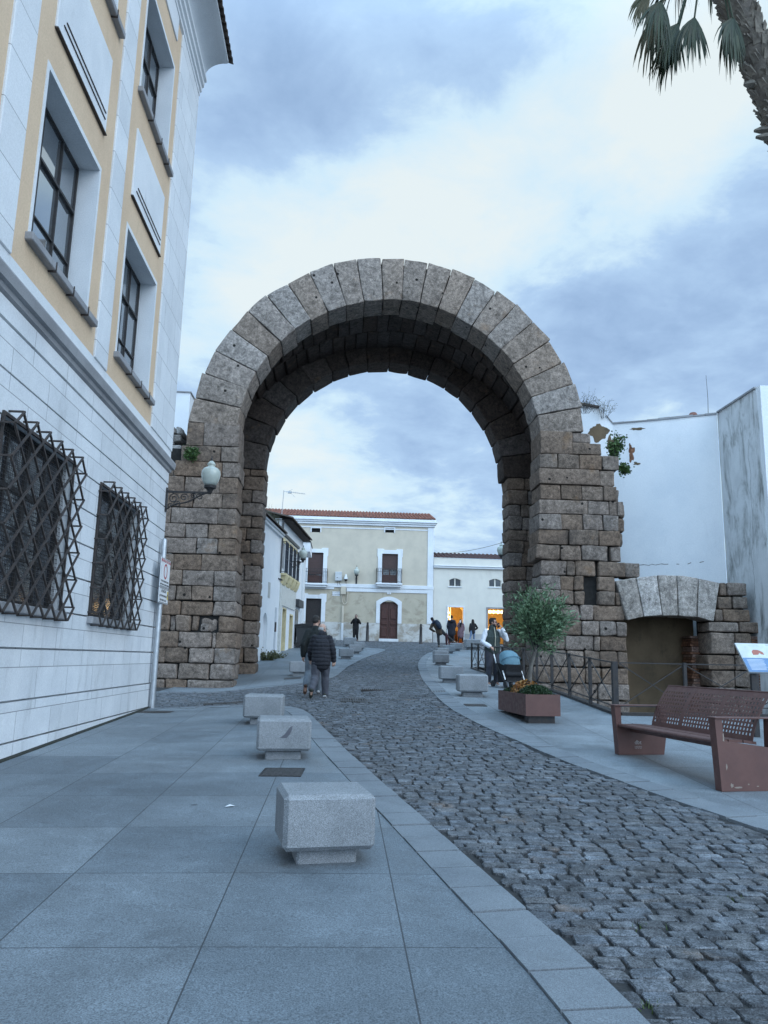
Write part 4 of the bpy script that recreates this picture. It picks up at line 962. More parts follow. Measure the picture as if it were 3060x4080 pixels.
    m = MB(); m.tube([(-.35, Y-.1, 6.8), (-.33, Y-.06, 6.6), (-.3, Y-.08, 6.5)], .012, 5); m.tube([(-.2, Y-.1, 6.8), (-.18, Y-.07, 6.6), (-.12, Y-.08, 6.5)], .012, 5); build_pieces(m, 'cable', G['plastic'], c)
    k = thing('dome_camera', (.24, Y, 7.0), 'white dome camera with black lens on the cream facade beside the cabinet', 'camera')
    MB().lathe([(.02, .5), (.06, .48), (.07, .36), (.12, .3), (.13, .16)], (.24, Y-.18, 6.76+.0)).build('housing', G['signwhite'], k, smooth=50); MB().sphere((.24, Y-.18, 6.9), (.11, .11, .12)).build('lens_dome', G['black'], k, smooth=180)
    MB().tube([(.24, Y-.18, 7.22), (.24, Y-.02, 7.22)], .03, 6).build('wall_bracket', G['signwhite'], k); MB().tube([(.26, Y-.03, 6.85), (.26, Y-.03, 6.5)], .014, 5).build('cable', G['plastic'], k)
    j = thing('junction_box', (.1, Y, 5.9), 'cream cable box with looping ducts over a drainpipe on the house wall', 'cable box')
    MB().bbox(-.09, .27, Y-.2, Y-.08, 5.88, 6.42, .012).build('box', G['cream'], j)
    m = MB(); m.tube([(.0, Y-.08, 5.88), (.02, Y-.08, 5.5), (.1, Y-.1, 5.25), (.25, Y-.1, 5.2), (.36, Y-.1, 5.35), (.4, Y-.08, 5.6), (.38, Y-.08, 6.1)], .035, 6); m.tube([(.1, Y-.08, 5.88), (.14, Y-.1, 5.55), (.24, Y-.1, 5.4), (.33, Y-.1, 5.5), (.36, Y-.1, 5.8)], .02, 5); build_pieces(m, 'duct', G['cream'], j, smooth=60)
    MB().bbox(.02, .17, Y-.13, Y-.031, 3.95, 5.1, .02).build('pipe_cover', G['cream'], j); MB().bbox(.02, .17, Y-.13, Y-.031, 2.6, 3.95, .02).build('pipe_foot', G['whitestone'], j)
cream_house()
def beige_house():
    Y = 53.55; B = thing('beige_shop', (9, Y, 2.8), 'low beige building with two warmly lit shop doorways and arched little windows', 'building')
    x0, x1 = 6.3, 16; ops = [(7.33, 8.38, 2.76, 5.22), (10.08, 12.2, 2.76, 5.18), (7.36, 8.24, 6.64, 7.22), (10.15, 11.05, 6.68, 7.26)]
    m = MB(); xs = sorted({x0, x1, *[v for o in ops for v in o[:2]]}); zs = sorted({1.5, 8.0, *[v for o in ops for v in o[2:]]})
    for i in range(len(xs)-1):
        for j in range(len(zs)-1):
            cx, cz = (xs[i]+xs[i+1])/2, (zs[j]+zs[j+1])/2
            if not any(o[0] < cx < o[1] and o[2] < cz < o[3] for o in ops): m.box(xs[i], xs[i+1], Y, Y+.35, zs[j], zs[j+1])
    m.build('wall', G['beige'], B)
    m = MB(); m.bbox(x0, x1, Y-.05, Y+.3, 8.0, 8.6, .02); m.build('parapet', G['beige'], B)
    m = MB(); m.bbox(x0, x1, Y-.16, Y+.1, 7.9, 8.02, .02); m.bbox(x0, x1, Y-.22, Y+.1, 8.025, 8.08, .015); m.build('cornice', G['whitestone'], B)
    m = MB()
    for a, b in ((x0, 7.33), (8.38, 10.08), (12.2, x1)): m.box(a, b, Y-.03, Y-.001, 1.5, 3.42)
    m.build('plinth', G['greyplinth'], B)
    m = MB(); tile_roof(m, x0+.1, x1, Y-.1, Y+3.2, 8.62, 9.38, .3, .07); m.build('roof', plain('dark_red_tile', (.14, .075, .07), .85, 0, (.1, .055, .055), 3, .3, 50, .3), B, smooth=50)
    for o in ops[2:]:
        xc = (o[0]+o[1])/2; hw = (o[1]-o[0])/2; m = MB()
        m.box(o[0], o[0]+.06, Y+.08, Y+.14, o[2], o[3]); m.box(o[1]-.06, o[1], Y+.08, Y+.14, o[2], o[3]); m.box(xc-.04, xc+.04, Y+.08, Y+.14, o[2], o[3]); m.box(o[0], o[1], Y+.081, Y+.139, o[2], o[2]+.05)
        W = m.build('window', G['beige'], B)
        m = MB(); m.box(o[0], o[1], Y+.15, Y+.17, o[2], o[3]); m.build('glass', G['glassdim'], W)
        m = MB(); poly = [(o[0], o[3]+.002)]+[(xc+hw*t, o[3]-.16+.15*(1-t*t)) for t in np.linspace(-1, 1, 9)]+[(o[1], o[3]+.002)]
        m.prism(poly, lambda p, t: (p[0], Y+.004 if t == 0 else Y+.12, p[1])); m.build('arched_head', G['beige'], W)
        m = MB(); m.bbox(o[0]-.05, o[1]+.05, Y-.06, Y+.1, o[2]-.06, o[2]-.002, .01); m.build('sill', G['whitestone'], W)
    warm = emit('lamp_glow', (1, .70, .32), 5); wallm = plain('shop_interior_ochre', (.68, .50, .20), .8); fl = plain('shop_floor', (.3, .16, .06), .4)
    lf = plain('interior_wood', (.16, .07, .02), .5)
    for q, o in enumerate(ops[:2]):
        w = .1; m = MB()
        for a, b, c, d in ((o[0]-w, o[0], o[2], o[3]+w), (o[1], o[1]+w, o[2], o[3]+w), (o[0], o[1], o[3], o[3]+w)): m.box(a, b, Y-.035, Y+.06, c, d)
        D = m.build('shop_doorway', G['whitestone'] if q == 0 else G['sillstone'], B)
        a, b = o[0]-.6, o[1]+.6; m = MB(); yb = Y+4.2; z0, z1 = 2.8, 5.9
        m.box(a-.1, b+.1, yb, yb+.1, z0, z1); m.box(a-.1, a, Y+.36, yb, z0, z1); m.box(b, b+.1, Y+.36, yb, z0, z1); m.box(a, b, Y+.36, yb, z1, z1+.1)
        m.prism([(a, z1), (a, 4.4)]+[(a+(b-a)*t, 4.4+1.2*math.sin(math.pi*t)**.6) for t in np.linspace(.02, .98, 14)]+[(b, 4.4), (b, z1)], lambda p, t: (p[0], Y+1.9+t*.3, p[1]))
        m.build('interior', wallm, D); m = MB(); m.box(a, b, Y+.36, yb, z0-.1, z0); m.build('shop_floor', fl, D)
        m = MB(); rg = random.Random(q)
        for s in range(5): x = a+.3+s*.35; hh = rg.uniform(.5, 1.4); m.bbox(x, x+.25, yb-.9, yb-.2, z0, z0+hh, .02)
        m.bbox(b-.5, b-.1, Y+2.4, Y+3.2, z0, z0+1.2, .03); m.build('furniture', lf, D)
        m = MB()
        if q == 0:
            for x, z in ((7.5, 4.6), (7.62, 4.45), (7.48, 4.25), (7.66, 4.62), (7.52, 4.9)): m.sphere((x, Y+1.1, z), .075, 8, 6); m.tube([(x, Y+1.1, z), (x, Y+1.1, 5.9)], .008, 4)
        else:
            for k in range(30):
                an = 2*math.pi*k/30; m.sphere((10.95+.52*math.cos(an), Y+1.3+.3*math.sin(an), 5.0+.05*(k % 3)), .06, 6, 5)
            m.sphere((10.25, Y+1.5, 4.75), .07, 6, 5); m.sphere((10.3, Y+1.7, 3.85), (.14, .14, .1), 8, 6)
        m.build('lamp_cluster', warm, D)
        l = bpy.data.lights.new('shop_lamp', 'POINT'); l.energy = 95; l.color = (1, .66, .28); l.shadow_soft_size = .3
        lo = link('shop_lamp', l, D); o0 = ORG[D.name]; lo.location = ((o[0]+o[1])/2-o0[0], Y+1.6-o0[1], 4.7-o0[2])
        m = MB(); m.bbox(o[0]-.1, o[1]+.1, Y-.25, Y+.3, 2.5, 2.79, .01); m.build('threshold', G['sillstone'], D)
beige_house()
def white_shop():
    B = thing('white_shop', (-3.2, 38, 1.5), 'long whitewashed row house with grated windows and shopfront seen through the arch on the left', 'building')
    d = Vector((.86, 9.1, 0)).normalized(); nrm = Vector((d.y, -d.x, 0)); P0 = Vector((-3.42, 34.3, 0))
    Rm = Matrix(((d.x, -nrm.x, 0, P0.x), (d.y, -nrm.y, 0, P0.y), (0, 0, 1, 0), (0, 0, 0, 1)))
    # local: s along the facade (0 at y = 34.3), t into the building, z up
    T = lambda s, t, z: tuple(Rm @ Vector((s, t, z)))
    def bx(m, s0, s1, t0, t1, z0, z1): return m.hexa([T(s, t, z) for z in (z0, z1) for t in (t0, t1) for s in (s0, s1)])
    E1, E2 = 3.72, 9.0
    m = MB(); ni = (.1, 1.25, 3.3)
    bx(m, -4.7, ni[0], 0, .4, 0, 7.45); bx(m, ni[1], E1, 0, .4, 0, 7.45); bx(m, ni[0], ni[1], .16, .4, 0, 3.4); bx(m, -4.7, E1, .4, 6, 0, 7.4)
    poly = [(ni[0], 7.45), (ni[0], 3.0)]+[(ni[0]+(ni[1]-ni[0])*t, 3.0+.5*math.sin(math.pi*t)**.6) for t in np.linspace(.03, .97, 12)]+[(ni[1], 3.0), (ni[1], 7.45)]
    m.prism(poly, lambda p, t: T(p[0], .0 if t == 0 else .4, p[1])); m.build('near_wall', G['white'], B)
    m = MB(); bx(m, -4.7, E1, -.12, 0, 7.32, 7.42); bx(m, -4.7, E1, -.2, 0, 7.43, 7.5); m.build('eave_band', G['white'], B)
    m = MB()
    for k in range(48):
        s = -4.7+k*.176
        vs = []
        for t, z in ((-.32, 7.52), (5.5, 9.0)):
            for q in range(5): a = math.pi*q/4; vs.append(T(s-.085*math.cos(a), t, z+.075*math.sin(a)))
        m.add(vs, [(q, q+1, 6+q, 5+q) for q in range(4)]+[(4, 3, 2, 1, 0)])
    m.add([T(-4.7, -.25, 7.5), T(E1, -.25, 7.5), T(E1, 5.5, 8.98), T(-4.7, 5.5, 8.98)], [(0, 1, 2, 3)]); m.build('near_roof', G['tileold'], B, smooth=50)
    # taller far half
    wins = [(4.15, 4.95), (5.45, 6.25), (6.75, 7.55), (8.0, 8.75)]; dz0, dz1 = 5.9, 7.15; doors = [(5.05, 6.35, 4.05), (7.35, 8.6, 3.85)]
    m = MB(); ops = [(a, b, dz0, dz1) for a, b in wins]+[(a, b, 1.4, z) for a, b, z in doors]
    ss = sorted({E1+.005, E2+2.2, *[v for o in ops for v in o[:2]]}); zs = sorted({0, 8.3, *[v for o in ops for v in o[2:]]})
    for i in range(len(ss)-1):
        for j in range(len(zs)-1):
            cs, cz = (ss[i]+ss[i+1])/2, (zs[j]+zs[j+1])/2
            if not any(o[0] < cs < o[1] and o[2] < cz < o[3] for o in ops): bx(m, ss[i], ss[i+1], 0, .35, zs[j], zs[j+1])
    bx(m, E1+.005, E2+2.2, .6, 6, 0, 8.25); m.build('far_wall', G['white'], B)
    m = MB(); bx(m, E1, E2+.3, -.1, 0, 7.55, 7.68); m.build('cornice', G['plastic'], B)
    yl = plain('pale_yellow_trim', (.70, .60, .36), .8)
    for a, b in wins:
        W = MB(); bx(W, a-.03, b+.03, .2, .24, dz0, dz1+.02); W = W.build('grated_window', G['glassdim'], B)
        m = MB()
        for q in range(8): s = a-.04+(b-a+.08)*q/7; bx(m, s-.012, s+.012, -.2, -.176, dz0-.25, dz1+.1)
        for z in (dz0-.22, 6.35, 6.8, dz1+.05): bx(m, a-.06, b+.06, -.215, -.19, z, z+.03)
        for s in (a-.05, b+.05):
            for z in (dz0-.2, dz1+.05): bx(m, s-.012, s+.012, -.2, .0, z, z+.025)
        m.build('window_grate', plain('blue_black_iron', (.02, .028, .045), .5), W)
        m = MB(); bx(m, a-.12, b+.12, -.26, .0, dz0-.36, dz0-.26); c = (a+b)/2
        m.prism([(-.26, dz0-.37), (0, dz0-.37), (0, dz0-.85), (-.1, dz0-.8), (-.2, dz0-.6)], lambda p, t: T(c-.4 if t == 0 else c+.4, p[0], p[1])); m.build('bracketed_sill', yl, W)
        m = MB(); bx(m, a-.1, b+.1, -.05, 0, dz1+.06, dz1+.3); m.build('valance', yl, W)
    m = MB(); bx(m, 4.0, 8.9, -.06, -.001, 4.1, 5.15); bx(m, 4.0, 4.5, -.06, -.001, 1.2, 4.1); m.build('shop_fascia', plain('pale_marble', (.66, .66, .62), .35), B)
    for a, b, z in doors:
        D = MB(); bx(D, a, a+.1, .0, .3, 1.2, z); bx(D, b-.1, b, 0, .3, 1.2, z); bx(D, a, b, 0, .3, z-.08, z-.001); D = D.build('shopfront', yl, B)
        m = MB(); bx(m, a+.1, b-.1, .25, .28, 2.35, z-.1); m.build('pane', G['glassdim'], D); m = MB(); bx(m, a+.1, b-.1, .2, .3, 1.2, 2.35); m.build('stall_riser', G['greyplinth'], D)
    m = MB(); bx(m, 9.05, 10.9, -.22, -.001, 4.35, 4.75); m.build('awning_box', G['plastic'], B)
    m = MB(); bx(m, 9.2, 10.3, -.03, -.001, 2.3, 4.2); m.build('end_window', G['glassdim'], B)
    m = MB()
    for k in range(34):
        s = E1+k*.22
        vs = []
        for t, z in ((-.55, 8.32), (5.0, 9.6)):
            for q in range(5): a = math.pi*q/4; vs.append(T(s-.1*math.cos(a), t, z+.08*math.sin(a)))
        m.add(vs, [(q, q+1, 6+q, 5+q) for q in range(4)]+[(4, 3, 2, 1, 0)])
    m.add([T(E1-.1, -.45, 8.29), T(E2+2.2, -.45, 8.29), T(E2+2.2, 5, 9.58), T(E1-.1, 5, 9.58)], [(0, 1, 2, 3)])
    m.add([T(E1-.1, -.45, 8.25), T(E2+2.2, -.45, 8.25), T(E2+2.2, .3, 8.25), T(E1-.1, .3, 8.25)], [(0, 1, 2, 3)]); m.build('far_roof', G['tileold'], B, smooth=50)
    m = MB(); m.tube([T(E1-.02, -.08, 8.25), T(E1-.02, -.08, 7.6), T(E1-.02, -.06, 5.6)], .045, 6); m.build('downpipe', G['plastic'], B)
    m = MB(); bx(m, 1.0, 1.45, -.02, -.001, 4.2, 4.9); m.build('wall_plaque', plain('weathered_plaque', (.5, .48, .45), .7), B)
    m = MB(); bx(m, 3.0, 3.45, -.01, -.001, 1.45, 3.9); q = m.build('narrow_door', plain('grey_door', (.55, .58, .62), .6), B); m = MB(); bx(m, 3.02, 3.3, -.05, -.011, 2.75, 3.2); m.build('letter_box', G['black'], q)
    m = MB(); bx(m, E1-.3, E2+.4, -.04, -.001, 5.28, 5.34)
    for k in range(26): s = E1+k*.2; m.tube([T(s, -.05, 5.34), T(s+.1, -.12, 5.24+.05*(k % 2)), T(s+.2, -.05, 5.3)], .016, 4)
    m.build('light_garland', G['plastic'], B)
    k = tag(MB().box(-2.9, -2.0, 46.6, 49.5, 7.85, 8.42).build('projecting_bay', G['white']), 'white box-like bay projecting under a dark edge at the end of the row house', 'bay')
    MB().box(-2.95, -1.96, 46.55, 49.5, 8.42, 8.5).build('dark_edge', G['plastic'], k); MB().box(-2.92, -2.35, 46.7, 49.5, 1.8, 7.85).build('support_wall', G['white'], k)
    A = thing('roof_antenna', (-3.22, 40, 8.4), 'spindly television aerial on a mast above the row house roof', 'aerial')
    MB().tube([(-3.28, 40, 8.3), (-3.2, 40, 10.15)], .02, 5).build('mast', G['steel'], A)
    m = MB(); m.tube([(-3.2, 40, 10.1), (-2.1, 39.9, 9.98)], .015, 5)
    for k in range(9): x = -2.9+k*.1; m.tube([(x, 39.75, 10.07-k*.012), (x, 40.1, 10.07-k*.012)], .008, 4)
    m.tube([(-3.1, 40, 10.05), (-2.75, 40, 10.22)], .012, 4); m.tube([(-2.85, 40, 10.02), (-2.6, 40, 9.8)], .01, 4); m.box(-3.0, -2.8, 39.95, 40.05, 10.0, 10.1); m.build('elements', G['steel'], A)
white_shop()
# ---------------------------------------------------------------- granite seat blocks
def seat_block():
    b = thing('granite_block', (0, 0, 0), '', 'seat block', 'granite seat blocks along the street')
    m = MB(); m.bbox(-.31, .31, -.29, .29, .09, .445, .03); m.build('top', G['block'], b, local=True)
    m = MB(); m.bbox(-.205, .205, -.19, .19, -.05, .0895, .018); m.build('foot', G['block'], b, local=True)
    return b
def place_blocks():
    L = [(-.08, 5.93, 10, 1.03, 'granite seat block nearest the camera, large and alone beside the left kerb'),
         (-.68, 10.25, 5, 1.08, 'second granite seat block from the camera, marked by a dark sickle-shaped smear'),
         (-1.26, 13.75, 0, 1.05, 'third granite seat block on the left pavement, at the corner of the side street'),
         (-1.35, 26.9, 0, 1.05, 'granite seat block half hidden behind the two strolling men'),
         (.27, 35.6, 3, 1.03, 'largest-looking block of the far left cluster, nearest the curved kerb'),
         (.74, 39.4, 2, 1.0, 'block directly behind the front one in the far left cluster'),
         (1.0, 42.5, 2, 1.0, 'block at the right rear of the far left cluster'),
         (.55, 45.6, 0, 1.2, 'wide block at the back of the left cluster below the man in black photographing'),
         (-.55, 47.3, 0, .9, 'small distant block beside the wheeled bin, partly hidden by the padded jacket'),
         (2.95, 17.6, -3, 1.06, 'front granite block on the right pavement, just before the planter'),
         (3.09, 21.95, -2, 1.03, 'second granite block on the right, behind and left of the front one'),
         (4.2, 32.8, 2, 1.0, 'darker round-edged block third along the right kerb curve'),
         (4.56, 35.9, 2, 1.0, 'low block peeping out behind the third one on the right kerb'),
         (5.02, 38.7, 2, .95, 'fifth block on the right kerb curve with only its top and side showing'),
         (5.75, 41.6, 3, .92, 'block below the leaning man with the umbrella'),
         (6.5, 44.2, 5, .95, 'far block with a dark stain below the man in the dark hooded coat'),
         (7.65, 45.6, 2, 1.35, 'broad far block beneath the woman in jeans, left of the fence end')]
    b0 = seat_block()
    for i, (x, y, r, s, lab) in enumerate(L):
        b = b0 if i == 0 else copy_tree(b0)
        b.location = (x, y, float(gz(x, y))); b.rotation_euler = (0, 0, R(r)); b.scale = (s, s, s); b['label'] = lab
        if i == 1: mk = b
    m = MB(); pts = [(.03, .235), (.06, .27), (.085, .32), (.09, .37), (.06, .35), (.03, .31), (.0, .27), (-.05, .235)]
    m.prism(pts, lambda p, t: (p[0], -.2925 if t == 0 else -.2895, p[1])); o = m.build('dark_smear', plain('rubber_smear', (.11, .11, .13), .6), mk, local=True)
place_blocks()
def covers():
    L = [(-3.6, 16.25, 1.0, .42, 0, 'dark square inspection cover at the foot of the corner building'), (-.6, 9.15, .46, .5, -3, 'rusty inspection cover set in slabs behind the nearest seat block'),
         (-2.5, 17.7, .85, .3, 2, 'cast cover in the side street cobbles below the signpost'), (2.72, 15.8, .42, .36, 0, 'square cover set into the right pavement before the front block'),
         (2.32, 18.6, .3, .42, -4, 'small cover replacing a kerb stone on the right kerb'), (-1.5, 25.75, .55, .6, 3, 'rusty cover on the far left pavement near the half hidden block'), (4.35, 32.2, .6, .8, 2, 'grating beside the third block on the right kerb')]
    for x, y, w, d, r, lab in L:
        c = thing('manhole_cover', (x, y, float(gz(x, y))), lab, 'manhole cover', 'covers set in the paving'); sl = (float(gz(x, y+.2))-float(gz(x, y-.2)))/.4; sx = (float(gz(x+.2, y))-float(gz(x-.2, y)))/.4
        f = lambda px, py, pz: (px, py, pz+px*sx+py*sl)
        def bx(m, a, b, e, g, z0, z1): m.hexa([f(p, q, z) for z in (z0, z1) for q in (e, g) for p in (a, b)])
        m = MB(); bx(m, -w/2+.02, w/2-.02, -d/2+.02, d/2-.02, -.03, .006)
        for k in range(int(w/.06)): px = -w/2+.04+k*.06; bx(m, px, px+.03, -d/2+.04, d/2-.04, .006, .009)
        m.build('plate', G['cover'], c, local=True)
        m = MB()
        for a, b, e, g in ((-w/2, w/2, -d/2, -d/2+.018), (-w/2, w/2, d/2-.018, d/2), (-w/2, -w/2+.018, -d/2+.018, d/2-.018), (w/2-.018, w/2, -d/2+.018, d/2-.018)): bx(m, a, b, e, g, -.03, .008)
        m.build('frame', G['iron'], c, local=True); c.rotation_euler = (0, 0, R(r))
    for x, y, w, d, lab in ((.42, 17.4, .72, .62, 'slotted iron drain grate in the cobbles to the right of the strolling men'), (1.0, 20.1, .85, .3, 'thin iron drain strip farther up the cobbled street')):
        c = thing('drain_grate', (x, y, float(gz(x, y))), lab, 'drain grate', 'drain grates in the cobbles'); sl = (float(gz(x, y+.2))-float(gz(x, y-.2)))/.4
        f = lambda px, py, pz: (px, py, pz+py*sl)
        m = MB(); n = int(w/.05)
        for k in range(n+1): px = -w/2+w*k/n; m.hexa([f(p, q, z) for z in (-.03, .014) for q in (-d/2, d/2) for p in (px-.012, px+.012)])
        m.build('bars', G['cover'], c, local=True); m = MB()
        for e in (-d/2-.03, d/2): m.hexa([f(p, q, z) for z in (-.03, .015) for q in (e, e+.03) for p in (-w/2-.02, w/2+.02)])
        m.build('frame', G['iron'], c, local=True)
    m = MB(); z = float(gz(-.95, 7.45)); m.add([(-.99, 7.42, z+.004), (-.93, 7.43, z+.01), (-.90, 7.47, z+.004), (-.95, 7.46, z+.02), (-.97, 7.5, z+.005)], [(0, 1, 3), (1, 2, 3), (2, 4, 3), (4, 0, 3)]); tag(m.build('paper_scrap', G['signwhite']), 'tiny crumpled white scrap of paper on the left pavement slabs', 'litter')
covers()
# ---------------------------------------------------------------- bench
def bench():
    y0, y1 = 8.45, 10.62; xf = 3.86
    Z = lambda y, x=4.2: float(gz(x, y))
    B = thing('street_bench', (4.2, 9.5, Z(9.5)), 'brown painted steel bench with a perforated curved back on the right pavement', 'bench')
    zb = Z(9.5)
    for k, y in enumerate((y0, y1)):
        t = .11; zg = Z(y); o = 0.0 if k else 0
        m = MB(); x0, x1 = xf-.02, xf+.70
        pr = lambda poly: m.prism(poly, lambda p, q: (p[0], y-t/2 if q == 0 else y+t/2, p[1]))
        pr([(x0+.04, zg), (x1-.02, zg), (x1+.03, zb+.36), (x1+.04, zb+.69), (x1-.05, zb+.69), (x1-.06, zb+.39), (x0+.09, zb+.46), (x0+.085, zb+.69), (x0, zb+.69)])
        m.build('end_panel', G['corten'], B)
        m = MB(); m.bbox(x0-.01, x1+.09, y-.075, y+.075, zb+.69, zb+.705, .004); m.build('armrest', G['corten'], B)
    m = MB(); ya, yb = y0+.06, y1-.06
    xs = [(xf+.03, xf+.20, .455, .462), (xf+.215, xf+.38, .463, .458), (xf+.395, xf+.55, .457, .44)]
    for a, b, za, zc in xs:
        m.hexa([(a, ya, zb+za-.03), (b, ya, zb+zc-.03), (a, yb, zb+za-.03), (b, yb, zb+zc-.03), (a, ya, zb+za), (b, ya, zb+zc), (a, yb, zb+za), (b, yb, zb+zc)])
    m.tube([(xf+.03, ya, zb+.442), (xf+.03, yb, zb+.442)], .02, 8); m.box(xf+.2, xf+.36, ya, yb, zb+.36, zb+.40)
    m.build('seat', G['corten'], B, smooth=40)
    # perforated back: a curved sheet, holes left open
    nc, nr = 34, 9
    prof = lambda v: (xf+.50+.10*v+.20*v*v*.9, zb+.42+.545*v)
    m = MB(); vs = {}; V = []
    L = yb-ya; um = .035; vm0, vm1 = .13, .10
    us = [0]+[e for c in range(nc) for e in ((um+(L-2*um)*(c+.25)/nc), (um+(L-2*um)*(c+.77)/nc))]+[L]
    vv = [0]+[e for r in range(nr) for e in (vm0+(1-vm0-vm1)*(r+.2)/nr, vm0+(1-vm0-vm1)*(r+.78)/nr)]+[1]
    for side in (0, 1):
        for j, v in enumerate(vv):
            for i, u in enumerate(us):
                x, z = prof(v); vs[(side, i, j)] = len(V); V.append((x+side*.006, ya+u, z-side*.002))
    F = []; hole = lambda i, j: 0 <= i < len(us)-1 and 0 <= j < len(vv)-1 and i % 2 == 1 and j % 2 == 1 and (i//2) % 12 != 11
    solid = lambda i, j: 0 <= i < len(us)-1 and 0 <= j < len(vv)-1 and not hole(i, j)
    for i in range(len(us)-1):
        for j in range(len(vv)-1):
            if hole(i, j): continue
            F.append((vs[0, i, j], vs[0, i+1, j], vs[0, i+1, j+1], vs[0, i, j+1])); F.append((vs[1, i, j], vs[1, i, j+1], vs[1, i+1, j+1], vs[1, i+1, j]))
            for di, dj, a, b in ((-1, 0, (i, j), (i, j+1)), (1, 0, (i+1, j+1), (i+1, j)), (0, -1, (i+1, j), (i, j)), (0, 1, (i, j+1), (i+1, j+1))):
                if not solid(i+di, j+dj): F.append((vs[0, a[0], a[1]], vs[0, b[0], b[1]], vs[1, b[0], b[1]], vs[1, a[0], a[1]]))
    m.add(V, F); m.build('backrest', G['corten'], B, smooth=30)
    m = MB(); x, z = prof(1); m.tube([(x+.003, ya, z), (x+.003, yb, z)], .011, 8)
    for u in (.7, 1.4): x, z = prof(.0); m.box(xf+.38, x+.02, ya+u-.03, ya+u+.03, zb+.39, zb+.43)
    m.build('back_rim', G['corten'], B, smooth=40)
    w = plain('worn_white_paint', (.5, .46, .44), .6); yy = y1-.0575; xl = xf+.30
    text('emblem', 'dbt', w, B, (xl, yy, zb+.22), (1, 0, 0), (0, 0, 1), .075)
    m = MB()
    for r in range(2):
        for k in range(3): xa = xl-.05+k*.034; m.bar((xa, yy, zb+.172-r*.018), (xa+.017, yy, zb+.160-r*.018), .004); m.bar((xa+.017, yy, zb+.160-r*.018), (xa+.034, yy, zb+.172-r*.018), .004)
    m.build('emblem', w, B)
    B.rotation_euler = (0, 0, R(8.7))
    # bare patches of chipped paint
    m = MB(); rg = random.Random(9)
    for cx, cz, rx, rz in ((xf+.07, .55, .012, .07), (xf+.09, .25, .012, .04), (xf+.14, .06, .03, .025), (xf+.22, .04, .05, .012), (xf+.34, .07, .012, .01), (xf+.45, .05, .02, .008)):
        n = 10; ring = [(cx+rx*rg.uniform(.5, 1.1)*math.cos(6.283*k/n), y0-.0565, Z(y0)+cz+rz*rg.uniform(.5, 1.1)*math.sin(6.283*k/n)) for k in range(n)]
        m.add(ring, [tuple(range(n))])
    m.build('chipped_paint', plain('bare_primer', (.28, .22, .18), .7), B)
bench()
